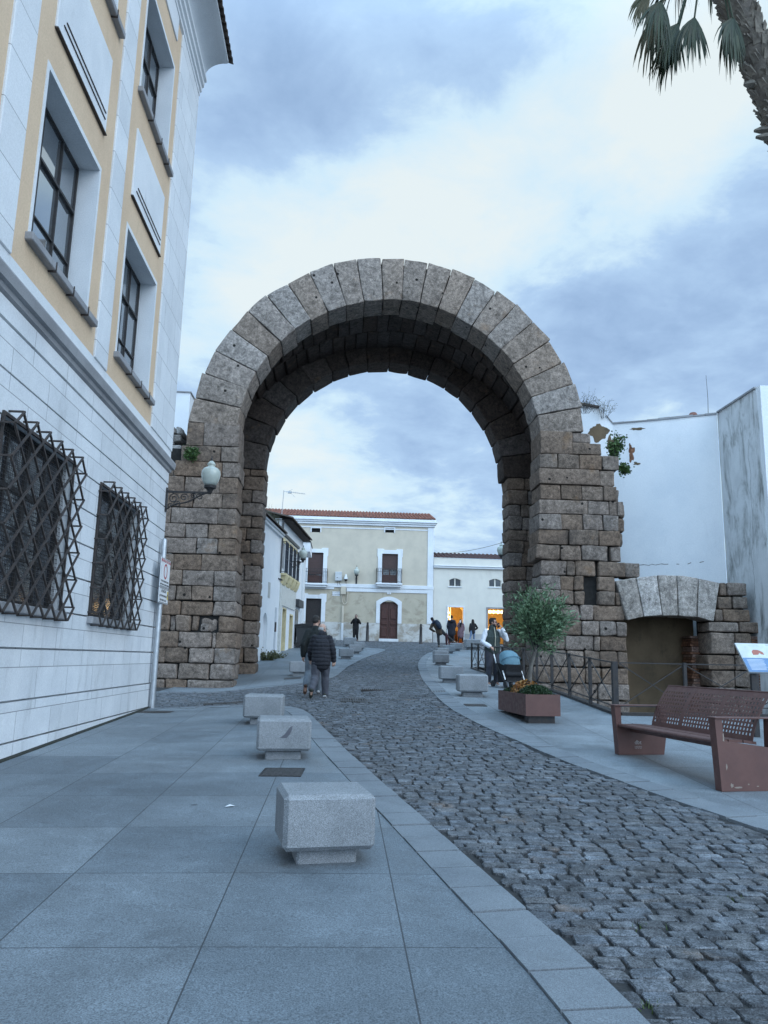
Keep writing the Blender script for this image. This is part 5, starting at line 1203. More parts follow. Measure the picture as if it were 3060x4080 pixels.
# ---------------------------------------------------------------- planter and olive tree
def leaf_cloud(m, pts, size, rng, aspect=.18, droop=.2):
    for p, d in pts:
        l = size*rng.uniform(.7, 1.3); d = Vector(d).normalized(); s = d.orthogonal(); s.rotate(Matrix.Rotation(rng.uniform(0, 6.28), 3, d)); w = l*aspect
        p = Vector(p); tip = p+d*l+Vector((0, 0, -droop*l)); mid = p+d*l*.5+Vector((0, 0, -droop*.15*l))
        m.add([p, mid+s*w, tip, mid-s*w], [(0, 1, 2), (0, 2, 3)])
def planter():
    A, Bq, Cq = Vector((3.14, 13.28, 0)), Vector((3.75, 13.35, 0)), Vector((3.02, 15.0, 0))
    u = (Bq-A); v = (Cq-A); zb = float(gz(3.4, 14.1)); c = A+u/2+v/2
    P = thing('planter_box', (c.x, c.y, zb), 'brown steel planter box on short feet holding an olive tree and low shrubs', 'planter')
    q = lambda a, b, z: tuple(A+u*a+v*b+Vector((0, 0, z)))
    def bx(m, a0, a1, b0, b1, z0, z1): m.hexa([q(a, b, z) for z in (z0, z1) for b in (b0, b1) for a in (a0, a1)])
    zs = zb-.02; m = MB(); t = .03; h0, h1 = zs+.10, zs+.455
    bx(m, 0, 1, 0, .01, h0, h1); bx(m, 0, 1, .99, 1, h0, h1); bx(m, 0, t, .01, .99, h0, h1); bx(m, 1-t, 1, .01, .99, h0, h1); bx(m, t, 1-t, .01, .99, h0, h0+.02)
    m.build('box', G['corten'], P)
    m = MB()
    for b in (.05, .75): bx(m, .12, .88, b, b+.13, zb-.1, h0-.001)
    build_pieces(m, 'foot', G['iron'], P)
    m = MB(); bx(m, t, 1-t, .01, .99, h1-.09, h1-.05); m.build('soil', G['earth'], P)
    rng = random.Random(2)
    def shrub(b0, b1, a0, a1, hh, mat, name, lab, n, size=.05, asp=.3):
        m = MB(); pts = []
        for i in range(n):
            a, b = rng.uniform(a0, a1), rng.uniform(b0, b1); f = max(.2, 1-((a-(a0+a1)/2)/((a1-a0)/2))**2*.5-((b-(b0+b1)/2)/((b1-b0)/2))**2*.5)
            z = h1-.08+hh*f*rng.random()**.5
            pts.append((q(a, b, z), (rng.uniform(-1, 1), rng.uniform(-1, 1), rng.uniform(-.1, 1.2))))
        leaf_cloud(m, pts, size, rng, asp)
        cc = A+u*(a0+a1)/2+v*(b0+b1)/2
        T = thing(name, (cc.x, cc.y, h1-.06), lab, 'shrub')
        m.build('foliage', mat, T)
        m = MB()
        for i in range(14):
            a, b = rng.uniform(a0, a1), rng.uniform(b0, b1); p = q(a, b, h1-.07); m.tube([p, (p[0]+rng.uniform(-.03, .03), p[1]+rng.uniform(-.03, .03), p[2]+hh*.7)], .004, 4)
        m.build('stem', G['woodbrown'], T)
    dk = leafmat('dark_shrub_leaf', (.012, .030, .012), (.030, .055, .020))
    shrub(.04, .42, .06, .94, .22, dk, 'green_shrub', 'dark green clipped shrub at the near end of the planter', 5200, .04, .2)
    shrub(.62, .97, .06, .94, .18, dk, 'green_shrub', 'dark green low shrub at the far end of the planter', 3600, .04, .2)
    shrub(.40, .66, .06, .9, .30, leafmat('orange_leaf', (.30, .12, .04), (.42, .24, .08)), 'orange_plant', 'small plant with orange-brown leaves in the middle of the planter', 420, .06, .32)
    # olive tree
    base = Vector(q(.55, .52, h1-.06)); T = thing('olive_tree', base, 'slender young olive tree with a rounded grey-green crown growing in the planter', 'tree')
    tr = [base, base+Vector((.02, 0, .25)), base+Vector((.05, 0, .5)), base+Vector((.13, 0, .78)), base+Vector((.2, 0, 1.0))]
    MB().tube(tr, [.05, .038, .033, .032, .028], 8).build('trunk', plain('olive_bark', (.16, .145, .125), .9, 0, (.10, .09, .08), 14, .5, 60), T, smooth=180)
    cc = base+Vector((.24, 0, 1.40)); m = MB(); lf = []
    br = MB()
    for i in range(105):
        d = Vector((rng.gauss(0, 1), rng.gauss(0, 1), rng.gauss(.12, .85))).normalized(); r = rng.uniform(.42, 1.0)+.28*noise.noise(Vector((math.sin(i*.37)*3, i*.11, 2)))
        tip = cc+Vector((d.x*.66*r, d.y*.60*r, d.z*.62*r)); st = tr[-1].lerp(tr[-2], rng.random())+Vector((0, 0, rng.uniform(-.05, .25)))
        mid = st.lerp(tip, .5)+Vector((0, 0, .07)); br.tube([st, mid, tip], [.011, .006, .002], 4)
        for k in range(66):
            t = rng.random()**.6; p = (st.lerp(mid, t*2) if t < .5 else mid.lerp(tip, t*2-1)); ax = (tip-mid).normalized()
            p = p+Vector((rng.gauss(0, .05), rng.gauss(0, .05), rng.gauss(0, .05)))
            lf.append((p, ax*.8+Vector((rng.uniform(-1, 1), rng.uniform(-1, 1), rng.uniform(-.4, 1)))))
    leaf_cloud(m, lf, .085, rng, .115, .1)
    m.build('crown', leafmat('olive_leaf', (.05, .095, .042), (.175, .26, .15)), T); br.build('branches', G['woodbrown'], T)
planter()
# ---------------------------------------------------------------- iron fence round the pit
def fence():
    X = 5.16; ys = [14.66]+[14.66+i*(30.8-14.66)/11 for i in range(1, 12)]
    F = thing('iron_fence', (X, 22, .9), 'black iron fence with crossed bars running back from the bench along the excavation', 'fence')
    def run(F, pts, first=True):
        pz = [(x, y, float(gz(min(x, 5.16), y))) for x, y in pts]
        r = MB(); bq = MB()
        for i, ((x, y, z), (x2, y2, z2)) in enumerate(zip(pz, pz[1:])):
            r.bar((x, y, z+.96), (x2, y2, z2+.96), .03, .022); r.bar((x, y, z+.16), (x2, y2, z2+.16), .02, .02)
            bq.bar((x, y, z+.16), (x2, y2, z2+.95), .016, .016); bq.bar((x, y, z+.95), (x2, y2, z2+.16), .016, .016)
        r.build('rail', G['iron'], F); bq.build('cross_bars', G['iron'], F)
        b = MB()
        for (x, y, z), (x2, y2, z2) in zip(pz, pz[1:]): b.bar((x, y, z+.02), (x2, y2, z2+.02), .10, .06)
        b.build('base_rail', G['iron'], F)
        for i, (x, y, z) in enumerate(pz):
            if i == 0 and not first: continue
            m = MB(); w = .03 if i else .05; m.box(x-w, x+w, y-w, y+w, z-.1, z+.985); m.build('post', G['iron'], F)
    run(F, [(X, y) for y in ys])
    F2 = thing('iron_fence', (7, 14.66, .6), 'black iron fence continuing across behind the bench before the side arch', 'fence')
    def run2(F, pts): run(F, pts, False)
    run2(F2, [(X+.11, 14.7), (6.55, 14.75), (8.0, 14.85), (9.5, 14.95), (11, 15.1)])
    F3 = thing('iron_fence', (8, 30.9, 1.3), 'far end of the iron fence turning toward the right pier behind the pram', 'fence')
    run2(F3, [(X+.1, 30.8), (6.6, 30.85), (8.1, 30.9)])
fence()
def info_panel():
    x, y = 6.95, 12.3; z = float(gz(x, y)); P = thing('info_panel', (x, y, z), 'tilted information panel on a dark post with a red arch drawing and blue text half', 'sign')
    MB().box(x-.42, x-.34, y-.03, y+.03, z-.05, z+.98).build('post', G['iron'], P); MB().box(x+.34, x+.42, y-.03, y+.03, z-.05, z+.98).build('post', G['iron'], P)
    o = Vector((x-.50, y-.12, z+1.0)); r = Vector((1, 0, 0)); u = Vector((0, .38, .42)).normalized(); n = r.cross(u); H, W = .62, 1.1
    def pl(name, a0, a1, b0, b1, d, mat):
        m = MB(); m.hexa([tuple(o+r*a+u*b+n*k) for k in (d-.0015, d) for b in (b0, b1) for a in (a0, a1)]); return m.build(name, mat, P)
    m = MB(); m.hexa([tuple(o+r*a+u*b+n*k) for k in (-.03, 0) for b in (0, H) for a in (0, W)]); m.build('board', G['steel'], P)
    pl('upper_print', .005, W-.005, H*.48, H-.005, .003, plain('pale_print', (.62, .64, .60), .35)); pl('lower_print', .005, W-.005, .005, H*.478, .003, G['blue'])
    rd = plain('terracotta_print', (.40, .13, .09), .5); m = MB(); c = (.30, .40)
    pts = [(c[0]-.09, c[1]-.04), (c[0]-.09, c[1]+.03), (c[0]-.05, c[1]+.075), (c[0]+.03, c[1]+.07), (c[0]+.09, c[1]+.03), (c[0]+.10, c[1]-.03), (c[0]+.05, c[1]-.02), (c[0]+.03, c[1]+.01), (c[0], c[1]-.03)]
    m.prism(pts, lambda p, t: tuple(o+r*p[0]+u*p[1]+n*(.0035+.001*t))); m.build('arch_drawing', rd, P)
    m = MB(); q = plain('purple_print', (.12, .09, .22), .5)
    for a0, a1, b0, b1 in ((.55, .61, .34, .52), (.61, .82, .34, .40), (.66, .80, .43, .50)): m.hexa([tuple(o+r*a+u*b+n*k) for k in (.0035, .0045) for b in (b0, b1) for a in (a0, a1)])
    build_pieces(m, 'plan_drawing', q, P)
    m = MB(); rg = random.Random(3)
    for c in (.06, .42, .76):
        for k in range(9): m.hexa([tuple(o+r*a+u*b+n*d) for d in (.0035, .0042) for b in (.05+k*.026, .058+k*.026) for a in (c, c+rg.uniform(.2, .3))])
    m.build('text_lines', G['signwhite'], P)
    for k, (a0, a1) in enumerate(((.5, .95),)): pl('title_line', a0, a1, H-.04, H-.028, .0045, plain('grey_print', (.35, .36, .38), .5))
info_panel()
# ---------------------------------------------------------------- signpost, lamps, bollards, bin
def signpost():
    x, y = -3.90, 17.02; z = float(gz(-3.9, 17)); P = thing('traffic_sign', (x, y, z), 'white pedestrian priority sign with red ring on a galvanised post at the building corner', 'sign')
    MB().tube([(x, y, z-.2), (x, y, 4.0), (x, y, 4.05), (x, y, 4.08)], [.06, .06, .055, .02], 12).build('post', G['steel'], P, smooth=50)
    build_pieces(MB().box(x-.03, x+.065, y-.07, y+.07, 2.75, 2.82).box(x-.03, x+.065, y-.07, y+.07, 3.3, 3.36), 'clamp', G['steel'], P)
    ya, yb = 16.52, 17.40; xs = x+.07
    def board(z0, z1):
        m = MB(); m.bbox(xs, xs+.02, ya, yb, z0, z1, .006); b = m.build('board', G['signwhite'], P)
        m = MB()
        for a, c, e, f in ((ya+.015, yb-.015, z0+.012, z0+.022), (ya+.015, yb-.015, z1-.022, z1-.012), (ya+.015, ya+.025, z0+.022, z1-.022), (yb-.025, yb-.015, z0+.022, z1-.022)): m.box(xs+.0201, xs+.0215, a, c, e, f)
        m.build('border', G['black'], b); return b
    b1 = board(3.0, 3.62); b2 = board(2.66, 2.985); r, u = (0, 1, 0), (0, 0, 1); yc = (ya+yb)/2
    m = MB(); n = 40; R0, R1 = .125, .165; vs = [(xs+d, yc+rr*math.cos(6.2832*k/n), 3.345+rr*math.sin(6.2832*k/n)) for d in (.0205, .023) for rr in (R0, R1) for k in range(n)]
    fs = []
    for k in range(n):
        j = (k+1) % n; fs += [(2*n+k, 2*n+j, 3*n+j, 3*n+k), (k, n+k, n+j, j), (n+k, 3*n+k, 3*n+j, n+j), (k, j, 2*n+j, 2*n+k)]
    m.add(vs, fs); m.build('red_ring', G['red'], b1)
    text('lettering', 'PRIORIDAD PEATONAL', G['red'], b1, (xs+.0215, yc, 3.555), r, u, .085)
    text('lettering', 'EXCEPTO RESIDENTES, MERC.', G['black'], b1, (xs+.0215, yc, 3.125), r, u, .055); text('lettering', 'AUTORIZADOS Y SERVICIO PUBLICO', G['black'], b1, (xs+.0215, yc, 3.055), r, u, .05)
    text('lettering', 'ATENCION', G['black'], b2, (xs+.0215, yc-.05, 2.915), r, u, .085); text('lettering', 'ACCESO VIDEOVIGILADO', G['black'], b2, (xs+.0215, yc-.06, 2.815), r, u, .058); text('lettering', 'POR POLICIA LOCAL', G['black'], b2, (xs+.0215, yc-.06, 2.725), r, u, .062)
    m = MB(); m.box(xs+.0201, xs+.022, yb-.14, yb-.04, 2.76, 2.94); s = m.build('camera_sticker', G['yellow'], b2)
    m = MB(); m.box(xs+.0221, xs+.0232, yb-.125, yb-.07, 2.84, 2.88); m.box(xs+.0221, xs+.0232, yb-.07, yb-.055, 2.85, 2.875); m.box(xs+.0221, xs+.0232, yb-.10, yb-.085, 2.79, 2.84); m.build('camera_pictogram', G['black'], s)
signpost()
def bracket_lamp(wall, direc, length, lab, s=1.0, scroll=True):
    w = Vector(wall); d = Vector(direc).normalized(); tip = w+d*length
    L = thing('wall_lamp', wall, lab, 'street lamp', 'bracket lamps with urn-shaped glass')
    m = MB(); m.bar(w+Vector((0, 0, .12*s)), tip+Vector((0, 0, .12*s)), .035*s, .045*s)
    def sc(c0, r0, turns, sg=1):   # spiral scroll in the vertical plane of the bracket
        return [w+d*(c0[0]+sg*r0*(1-t*.8)*math.cos(turns*t*6.283))+Vector((0, 0, c0[1]+r0*(1-t*.8)*math.sin(turns*t*6.283))) for t in np.linspace(0, 1, 26)]
    if scroll:
        for c0, r0, tn, sg in (((.17, -.03), .12, 1.6, 1), ((.40, .0), .09, 1.5, 1), ((.60, .04), .065, 1.5, 1), ((.26, -.16), .08, 1.4, -1), ((length-.22, .02), .075, 1.5, -1), ((.10, -.20), .06, 1.3, 1)):
            m.tube(sc((c0[0]*s if c0[0] < .7 else c0[0], c0[1]*s), r0*s, tn, sg), .012*s, 5)
        m.tube([w+d*(length*t)+Vector((0, 0, (-.30*(1-t)**1.3+.10*t)*s+.03*math.sin(t*9)*s)) for t in np.linspace(.02, .95, 14)], .018*s, 5)
    m.box(*(sorted((w.x-.015, w.x+.03))), w.y-.06*s, w.y+.06*s, w.z-.34*s, w.z+.2*s) if abs(d.x) > .5 else m.box(w.x-.06*s, w.x+.06*s, w.y-.03, w.y+.015, w.z-.34*s, w.z+.2*s)
    m.build('bracket', G['iron'], L)
    c = (tip.x, tip.y, tip.z+.12*s)
    MB().lathe([(a*s, b*s) for a, b in ((.03, -.03), (.05, 0), (.06, .05), (.09, .09), (.135, .11), (.14, .16), (.125, .17))], c, 16).build('cup', G['iron'], L, smooth=40)
    gl = MB().lathe([(a*s, b*s) for a, b in ((.12, .17), (.165, .24), (.20, .33), (.215, .42), (.205, .50), (.17, .56), (.12, .585), (.085, .60), (.075, .63), (.095, .65), (.085, .68), (.055, .72), (.03, .74))], c, 20).build('glass_urn', G['lampglass'], L, smooth=180)
    MB().lathe([(a*s, b*s) for a, b in ((.03, .735), (.02, .76), (.03, .78), (.012, .81), (.006, .87))], c, 8).build('finial', G['iron'], gl, smooth=60)
    return L
bracket_lamp((-4.0, 17.3, 5.06), (1, 0, 0), .96, 'wall lamp with milky urn glass on a scrolled bracket at the white building corner')
bracket_lamp((-2.95, 40.8, 6.38), (1, -.05, 0), .85, 'smaller-looking wall lamp on the scrolled bracket of the whitewashed row house', 1.05)
bracket_lamp((9.1, 38.2, 6.55), (-1, 0, 0), 1.22, 'wall lamp peeping out from behind the right pier of the arch', 1.0)
bracket_lamp((.96, 53.5, 6.95), (0, -1, 0), .4, 'wall lamp with clear urn glass on the cream facade above the man in black', .95, False)
def bollards():
    b = thing('iron_bollard', (0, 0, 0), '', 'bollard', 'black bollards before the cream house')
    MB().lathe([(.10, -.05), (.10, .03), (.085, .05), (.07, .8), (.075, .84)], (0, 0, 0), 12).build('shaft', G['iron'], b, smooth=40, local=True); MB().lathe([(.06, .84), (.06, .9), (.05, .93), (.065, .96), (.04, 1.02)], (0, 0, 0), 12).build('cap', G['iron'], b, smooth=40, local=True)
    for i, (x, y, lab) in enumerate(((1.78, 52.5, 'black bollard just right of the man in black, left of the house door'), (5.23, 51.2, 'black bollard right of the arched house door, under the damp stain'))):
        c = b if i == 0 else copy_tree(b); c.location = (x, y, float(gz(x, y))); c.scale = (1.25,)*3; c['label'] = lab
bollards()
def bin_():
    x, y = -1.95, 43.9; z = float(gz(x, y)); B = thing('wheeled_bin', (x, y, z), 'dark grey wheeled rubbish bin with black lid beside the shopfront', 'rubbish bin')
    m = MB(); m.hexa([(x-.42, y-.35, z+.14), (x+.45, y-.35, z+.14), (x-.42, y+.35, z+.14), (x+.45, y+.35, z+.14), (x-.52, y-.45, z+1.08), (x+.55, y-.45, z+1.08), (x-.52, y+.45, z+1.08), (x+.55, y+.45, z+1.08)]); m.bbox(x-.57, x+.6, y-.49, y+.49, z+1.08, z+1.15, .015); m.build('tub', G['plastic'], B)
    m = MB(); m.prism([(-.62, 1.16), (-.55, 1.24), (-.2, 1.30), (.4, 1.28), (.66, 1.16)], lambda p, t: (x+p[0], y-.52+t*1.04, z+p[1])); m.bar((x-.66, y-.4, z+1.2), (x-.66, y+.4, z+1.2), .04); m.build('lid', G['black'], B)
    for s in (-1, 1):
        m = MB(); m.tube([(x-.40, y+s*.40-.03, z+.14), (x-.40, y+s*.40+.03, z+.14)], .14, 14, ref=(0, 0, 1)); m.build('wheel', G['black'], B)
bin_()
# ---------------------------------------------------------------- palm leaning in from the right, wall plants
def palm():
    y = 8.5; c = lambda z: Vector((4.87+.30*(10.2-z)-.012*(10.2-z)**2*(1 if z > 0 else 1), y, z))
    zb = float(gz(7.2, y)); pts = [c(z) for z in np.linspace(zb-.05, 11.0, 22)]; base = pts[0]
    P = thing('fan_palm', base, 'leaning fan palm with shaggy scaled trunk entering at the upper right corner', 'tree'); rng = random.Random(8)
    rad = [.25 if i < 3 else .185-.0*i+.012*math.sin(i*2) for i in range(22)]
    MB().tube(pts, rad, 14).build('trunk', plain('palm_trunk_bark', (.155, .13, .105), .95, 0, (.085, .07, .058), 7, 1.0, 26), P, smooth=180)
    m = MB()      # cut leaf bases, overlapping like scales
    for i in range(620):
        z = rng.uniform(6.2, 11.0); a = rng.uniform(0, 6.283); cc = c(z); t = (c(z+.1)-c(z)).normalized(); o = Vector((math.cos(a), math.sin(a), 0)); o = (o-t*o.dot(t)).normalized(); s = t.cross(o)
        r = .178; l = rng.uniform(.09, .17); w = rng.uniform(.035, .06); p = cc+o*r*.93; out = rng.uniform(.025, .065)
        tip = p+t*l+o*out
        m.add([p+s*w, p-s*w, tip-s*w*.75, tip+s*w*.75, p+s*w+o*.012, p-s*w+o*.012, tip-s*w*.7+o*.022+t*.01, tip+s*w*.6+o*.022-t*.02], [(0, 1, 2, 3), (4, 7, 6, 5), (0, 4, 5, 1), (1, 5, 6, 2), (2, 6, 7, 3), (3, 7, 4, 0)])
    for z, a, l in ((8.2, 3.3, .22), (8.32, 3.0, .18), (9.05, .2, .2), (8.95, 3.2, .12)):
        cc = c(z); o = Vector((math.cos(a), math.sin(a)*.4, -.12)).normalized(); m.tube([cc+o*.17, cc+o*(.19+l*.5), cc+o*(.19+l)], [.06, .05, .02], 5)
    m.build('leaf_bases', plain('palm_leaf_base', (.30, .26, .21), .9, 0, (.15, .125, .10), 9, .6, 40, .45), P)
    top = c(11.05)
    lf = leafmat('palm_leaf', (.012, .020, .009), (.032, .046, .019)); dry = leafmat('dry_palm_leaf', (.05, .055, .025), (.11, .09, .045))
    def fan(hub, drop, spread, L, n=34, mat=lf, twist=0.0):
        hub = Vector(hub); mid = top.lerp(hub, .55)+Vector((0, 0, .22)); m = MB()
        m.tube([top, mid, hub], [.022, .016, .012], 5)
        d0 = Vector(drop).normalized(); side = d0.cross(Vector((math.sin(twist), math.cos(twist), .15))).normalized()
        for k in range(n):
            a = (k/(n-1)-.5)*2*spread; d = (d0*math.cos(a)+side*math.sin(a)).normalized(); ll = L*rng.uniform(.75, 1.1)*(1-.25*abs(a)/max(spread, .1))
            w = rng.uniform(.011, .018); nn = Vector((rng.uniform(-.3, .3), -1, rng.uniform(-.3, .3))).normalized(); s = d.cross(nn).normalized(); pr = None
            p = hub.copy(); dirv = d.copy(); ring = []
            for j in range(6):
                ww = w*(.6 if j == 0 else 1.0 if j < 3 else .75 if j == 3 else .45 if j == 4 else .08); ring.append((p-s*ww, p+s*ww)); p = p+dirv*(ll/5); dirv = (dirv+Vector((rng.uniform(-.06, .06), rng.uniform(-.06, .06), -.42 if j > 0 else -.1))).normalized()
            vs = [q for pr in ring for q in pr]; m.add(vs, [(2*j, 2*j+1, 2*j+3, 2*j+2) for j in range(5)])
        m.build('fan_leaf', mat, P)
    fan((4.10, 8.5, 9.76), (-.45, -.1, -.95), .5, .88, 44); fan((4.30, 8.45, 9.82), (-.2, -.1, -1), .6, .82, 40); fan((4.14, 8.6, 9.74), (-.35, .3, -.9), .45, .82, 34, lf, .5)
    fan((3.84, 8.4, 9.98), (-.30, -.1, -1), .62, .85, 38); fan((3.86, 8.6, 9.95), (-.15, .2, -1), .5, .9, 30, dry); fan((3.75, 8.5, 10.2), (-.6, .2, -.8), .5, .55, 24, dry)
    fan((4.72, 8.3, 9.72), (-.10, -.1, -1), .42, .85, 40); fan((4.72, 8.3, 9.70), (-.45, -.2, -.9), .4, .75, 20); fan((4.70, 8.35, 9.72), (.0, .2, -1), .35, .8, 24)
    for k in range(16):
        a = k*.41+.3; h = Vector((top.x+1.0*math.cos(a), y+1.0*math.sin(a), 11.75+.3*math.sin(k*1.9))); fan(h, (math.cos(a), math.sin(a), -.25 if k % 2 else .2), 1.0, .8, 26)
palm()
def tuft(name, loc, lab, n, h, spread, mat, seed, thin=False, cat='plant', lean=(0, 0)):
    rng = random.Random(seed); T = thing(name, loc, lab, cat); m = MB(); st = MB()
    for i in range(n):
        a = rng.uniform(0, 6.28); r = spread*rng.random()**.5; b = Vector(loc)+Vector((r*.4*math.cos(a), r*.4*math.sin(a), 0)); hh = h*rng.uniform(.45, 1.0); tip = b+Vector((r*math.cos(a)+lean[0]*hh, r*math.sin(a)*.5+lean[1]*hh, hh)); mid = b.lerp(tip, .5)+Vector((0, 0, .1*hh))
        st.tube([b, mid, tip], [.007, .005, .002] if thin else [.01, .006, .003], 4)
        pts = []
        for k in range(14 if thin else 34):
            t = rng.uniform(.35 if thin else .1, 1.0); p = b.lerp(mid, t*2) if t < .5 else mid.lerp(tip, t*2-1); j = .09 if thin else .06
            p = p+Vector((rng.gauss(0, j), rng.gauss(0, j*.6), rng.gauss(0, j))); pts.append((p, (rng.uniform(-1, 1), rng.uniform(-1, 1), rng.uniform(-.2, 1))))
            if thin: st.tube([b.lerp(tip, t), p], .0025, 3)
        leaf_cloud(m, pts, .035 if thin else .075, rng, .35)
    m.build('leaves', mat, T); st.build('stem', G['woodbrown'], T)
gl = leafmat('weed_leaf', (.035, .075, .02), (.09, .15, .05)); gd = leafmat('dry_weed', (.11, .11, .07), (.2, .19, .13))
tuft('wall_fern', (-4.85, 23.88, 7.62), 'bright green fern tuft growing at the left shoulder of the arch', 16, .34, .12, gl, 1)
tuft('wall_weed', (8.72, 24.3, 8.2), 'leafy green weed rooted on the stepped masonry beside the peeling wall', 24, .95, .22, gl, 2, False, 'plant', (.25, 0))
tuft('wall_weed', (9.15, 24.4, 7.78), 'small rounded green weed on the topmost right ledge block', 16, .26, .16, gl, 3)
tuft('dry_weed', (8.05, 24.9, 9.95), 'airy dry weed sprouting at the top right edge of the arch ring', 14, .7, .36, gd, 4, True, 'plant', (.35, 0))
tuft('dry_weed', (9.35, 26.95, 10.45), 'sparse dry weed on the broken coping of the white wall', 12, .75, .35, gd, 5, True)
tuft('corner_weed', (-3.22, 34.6, 1.30), 'scrubby weeds at the foot of the arched niche in the white wall', 26, .55, .5, leafmat('olive_weed', (.06, .07, .03), (.13, .13, .06)), 6)
tuft('corner_weed', (-3.05, 35.7, 1.38), 'low scrubby weeds beside the narrow grey door of the white row house', 18, .4, .5, leafmat('olive_weed', (.06, .07, .03), (.13, .13, .06)), 7)
def roof_grass():
    rng = random.Random(12); m = MB()
    for i in range(420):
        s = rng.uniform(0, 1); t = rng.uniform(0, 2.4); x = -3.3+.35*s-t; y = 34.2+3.8*s; z = 7.55+t*.26; h = rng.uniform(.3, .95); l = rng.uniform(-.15, .15)
        m.add([(x-.012, y, z), (x+.012, y, z), (x+l, y+rng.uniform(-.1, .1), z+h)], [(0, 1, 2)])
    o = m.build('roof_grass', leafmat('roof_grass', (.05, .055, .035), (.12, .12, .07))); o['kind'] = 'stuff'; tag(o, 'rank dry grass growing on the old tiled roof of the row house', 'grass')
    m = MB()
    for i in range(160):
        x, y = rng.choice([(2.3, 3.9), (2.65, 3.55), (1.75, 4.6), (2.5, 5.1), (1.4, 3.7), (2.9, 4.3), (2.05, 3.75)]); x += rng.gauss(0, .05); y += rng.gauss(0, .02); z = float(gz(x, y))-.02
        m.add([(x-.004, y, z), (x+.004, y, z), (x+rng.uniform(-.02, .02), y+rng.uniform(-.02, .02), z+rng.uniform(.015, .04))], [(0, 1, 2)])
    o = m.build('joint_grass', leafmat('moss_blades', (.03, .06, .015), (.07, .10, .03))); o['kind'] = 'stuff'; tag(o, 'short grass blades growing between the nearest cobbles', 'grass')
roof_grass()
# ---------------------------------------------------------------- people
SK = plain('skin', (.42, .25, .185), .5, 0, (.36, .20, .15), 20); SKP = plain('pale_skin', (.50, .32, .25), .5, 0, (.42, .26, .2), 20)
def remesh(m, voxel, smooth=3):
    me = bpy.data.meshes.new('tmp'); me.from_pydata(m.v, [], m.f); fix_normals(me)
    o = bpy.data.objects.new('tmp', me); COL.objects.link(o)
    r = o.modifiers.new('r', 'REMESH'); r.mode = 'VOXEL'; r.voxel_size = voxel; r.use_smooth_shade = True
    if smooth: s = o.modifiers.new('s', 'SMOOTH'); s.factor = .5; s.iterations = smooth
    bpy.context.view_layer.update(); dg = bpy.context.evaluated_depsgraph_get()
    out = bpy.data.meshes.new_from_object(o.evaluated_get(dg)); bpy.data.objects.remove(o); bpy.data.meshes.remove(me)
    return out
def part(name, m, mat, parent, voxel=.014, smooth=3, fn=None, sx=None):
    me = remesh(m, voxel, smooth); me.name = name; me.materials.clear(); me.materials.append(mat)
    if fn:
        nr = [v.normal.copy() for v in me.vertices]
        for v, n in zip(me.vertices, nr): v.co += n*fn(v.co)
    me.polygons.foreach_set('use_smooth', [True]*len(me.polygons)); me.update()
    return link(name, me, parent)
def caps(m, pts, rad, n=12, sy=1.0, ref=None):
    """tapered limb with rounded ends"""
    pts = [Vector(p) for p in pts]; rad = list(rad)
    a = (pts[0]-pts[1]).normalized(); b = (pts[-1]-pts[-2]).normalized(); P = []; Q = []
    for f, h in ((.98, .2), (.75, .66), (.35, .93)): P.append(pts[0]+a*rad[0]*f); Q.append(rad[0]*max(.12, math.sqrt(max(0, 1-f*f))))
    P += pts; Q += rad
    for f in (.35, .75, .98): P.append(pts[-1]+b*rad[-1]*f); Q.append(rad[-1]*max(.12, math.sqrt(max(0, 1-f*f))))
    m.tube(P, Q, n, sy=sy, ref=ref)
def hand(m, wr, d, palm, curl=.5, s=1.0, grip=None):
    """palm and five fingers; d: direction of the hand, palm: palm normal (where the fingers curl to)"""
    d = Vector(d).normalized(); pn = Vector(palm); pn = (pn-d*pn.dot(d)).normalized(); sd = d.cross(pn); wr = Vector(wr)
    c0 = wr+d*.015*s; c1 = wr+d*.085*s
    for k in (-1, -.33, .33, 1): caps(m, [c0+sd*k*.020*s, c1+sd*k*.030*s], [.016*s, .015*s], 8)
    for k, ln in ((-1, .062), (-.33, .078), (.33, .084), (1, .074)):
        b = c1+sd*k*.030*s; p = [b]; dd = d.copy()
        for j, f in enumerate((.45, .32, .23)): dd = (dd*math.cos(curl*(.7+.35*j))+pn*math.sin(curl*(.7+.35*j))).normalized(); p.append(p[-1]+dd*ln*f*s)
        caps(m, p, [.0105*s, .0098*s, .009*s, .008*s], 8)
    b = c0+sd*.028*s+d*.012*s; td = (d*.6+sd*.75+pn*.35).normalized(); caps(m, [b, b+td*.035*s, b+(td*.5+d*.6+pn*.3*curl).normalized()*.066*s], [.015*s, .012*s, .0095*s], 8)
def head(m, c, f, up, s=1.0, jaw=True):
    """head centred at c looking along f; returns a transform for face features"""
    f = Vector(f).normalized(); up = Vector(up); up = (up-f*up.dot(f)).normalized(); r = f.cross(up); c = Vector(c)
    T = lambda x, y, z: c+r*x*s+f*y*s+up*z*s
    def ell(cx, cy, cz, rx, ry, rz):
        k = MB().sphere((0, 0, 0), (rx, ry, rz), 16, 12); m.add([tuple(T(cx+a, cy+b, cz+d)) for a, b, d in k.v], k.f)
    ell(0, -.012, .035, .075, .096, .088); ell(0, .022, -.035, .062, .070, .078); ell(0, .045, -.085, .042, .042, .035)
    ell(0, .094, -.022, .013, .020, .020); ell(0, .088, .004, .010, .014, .028); ell(0, .072, .030, .052, .020, .012); ell(0, .083, -.062, .026, .012, .012)
    for q in (-1, 1): ell(q*.078, -.005, -.008, .009, .020, .032); ell(q*.045, .062, -.03, .02, .02, .02)
    return T
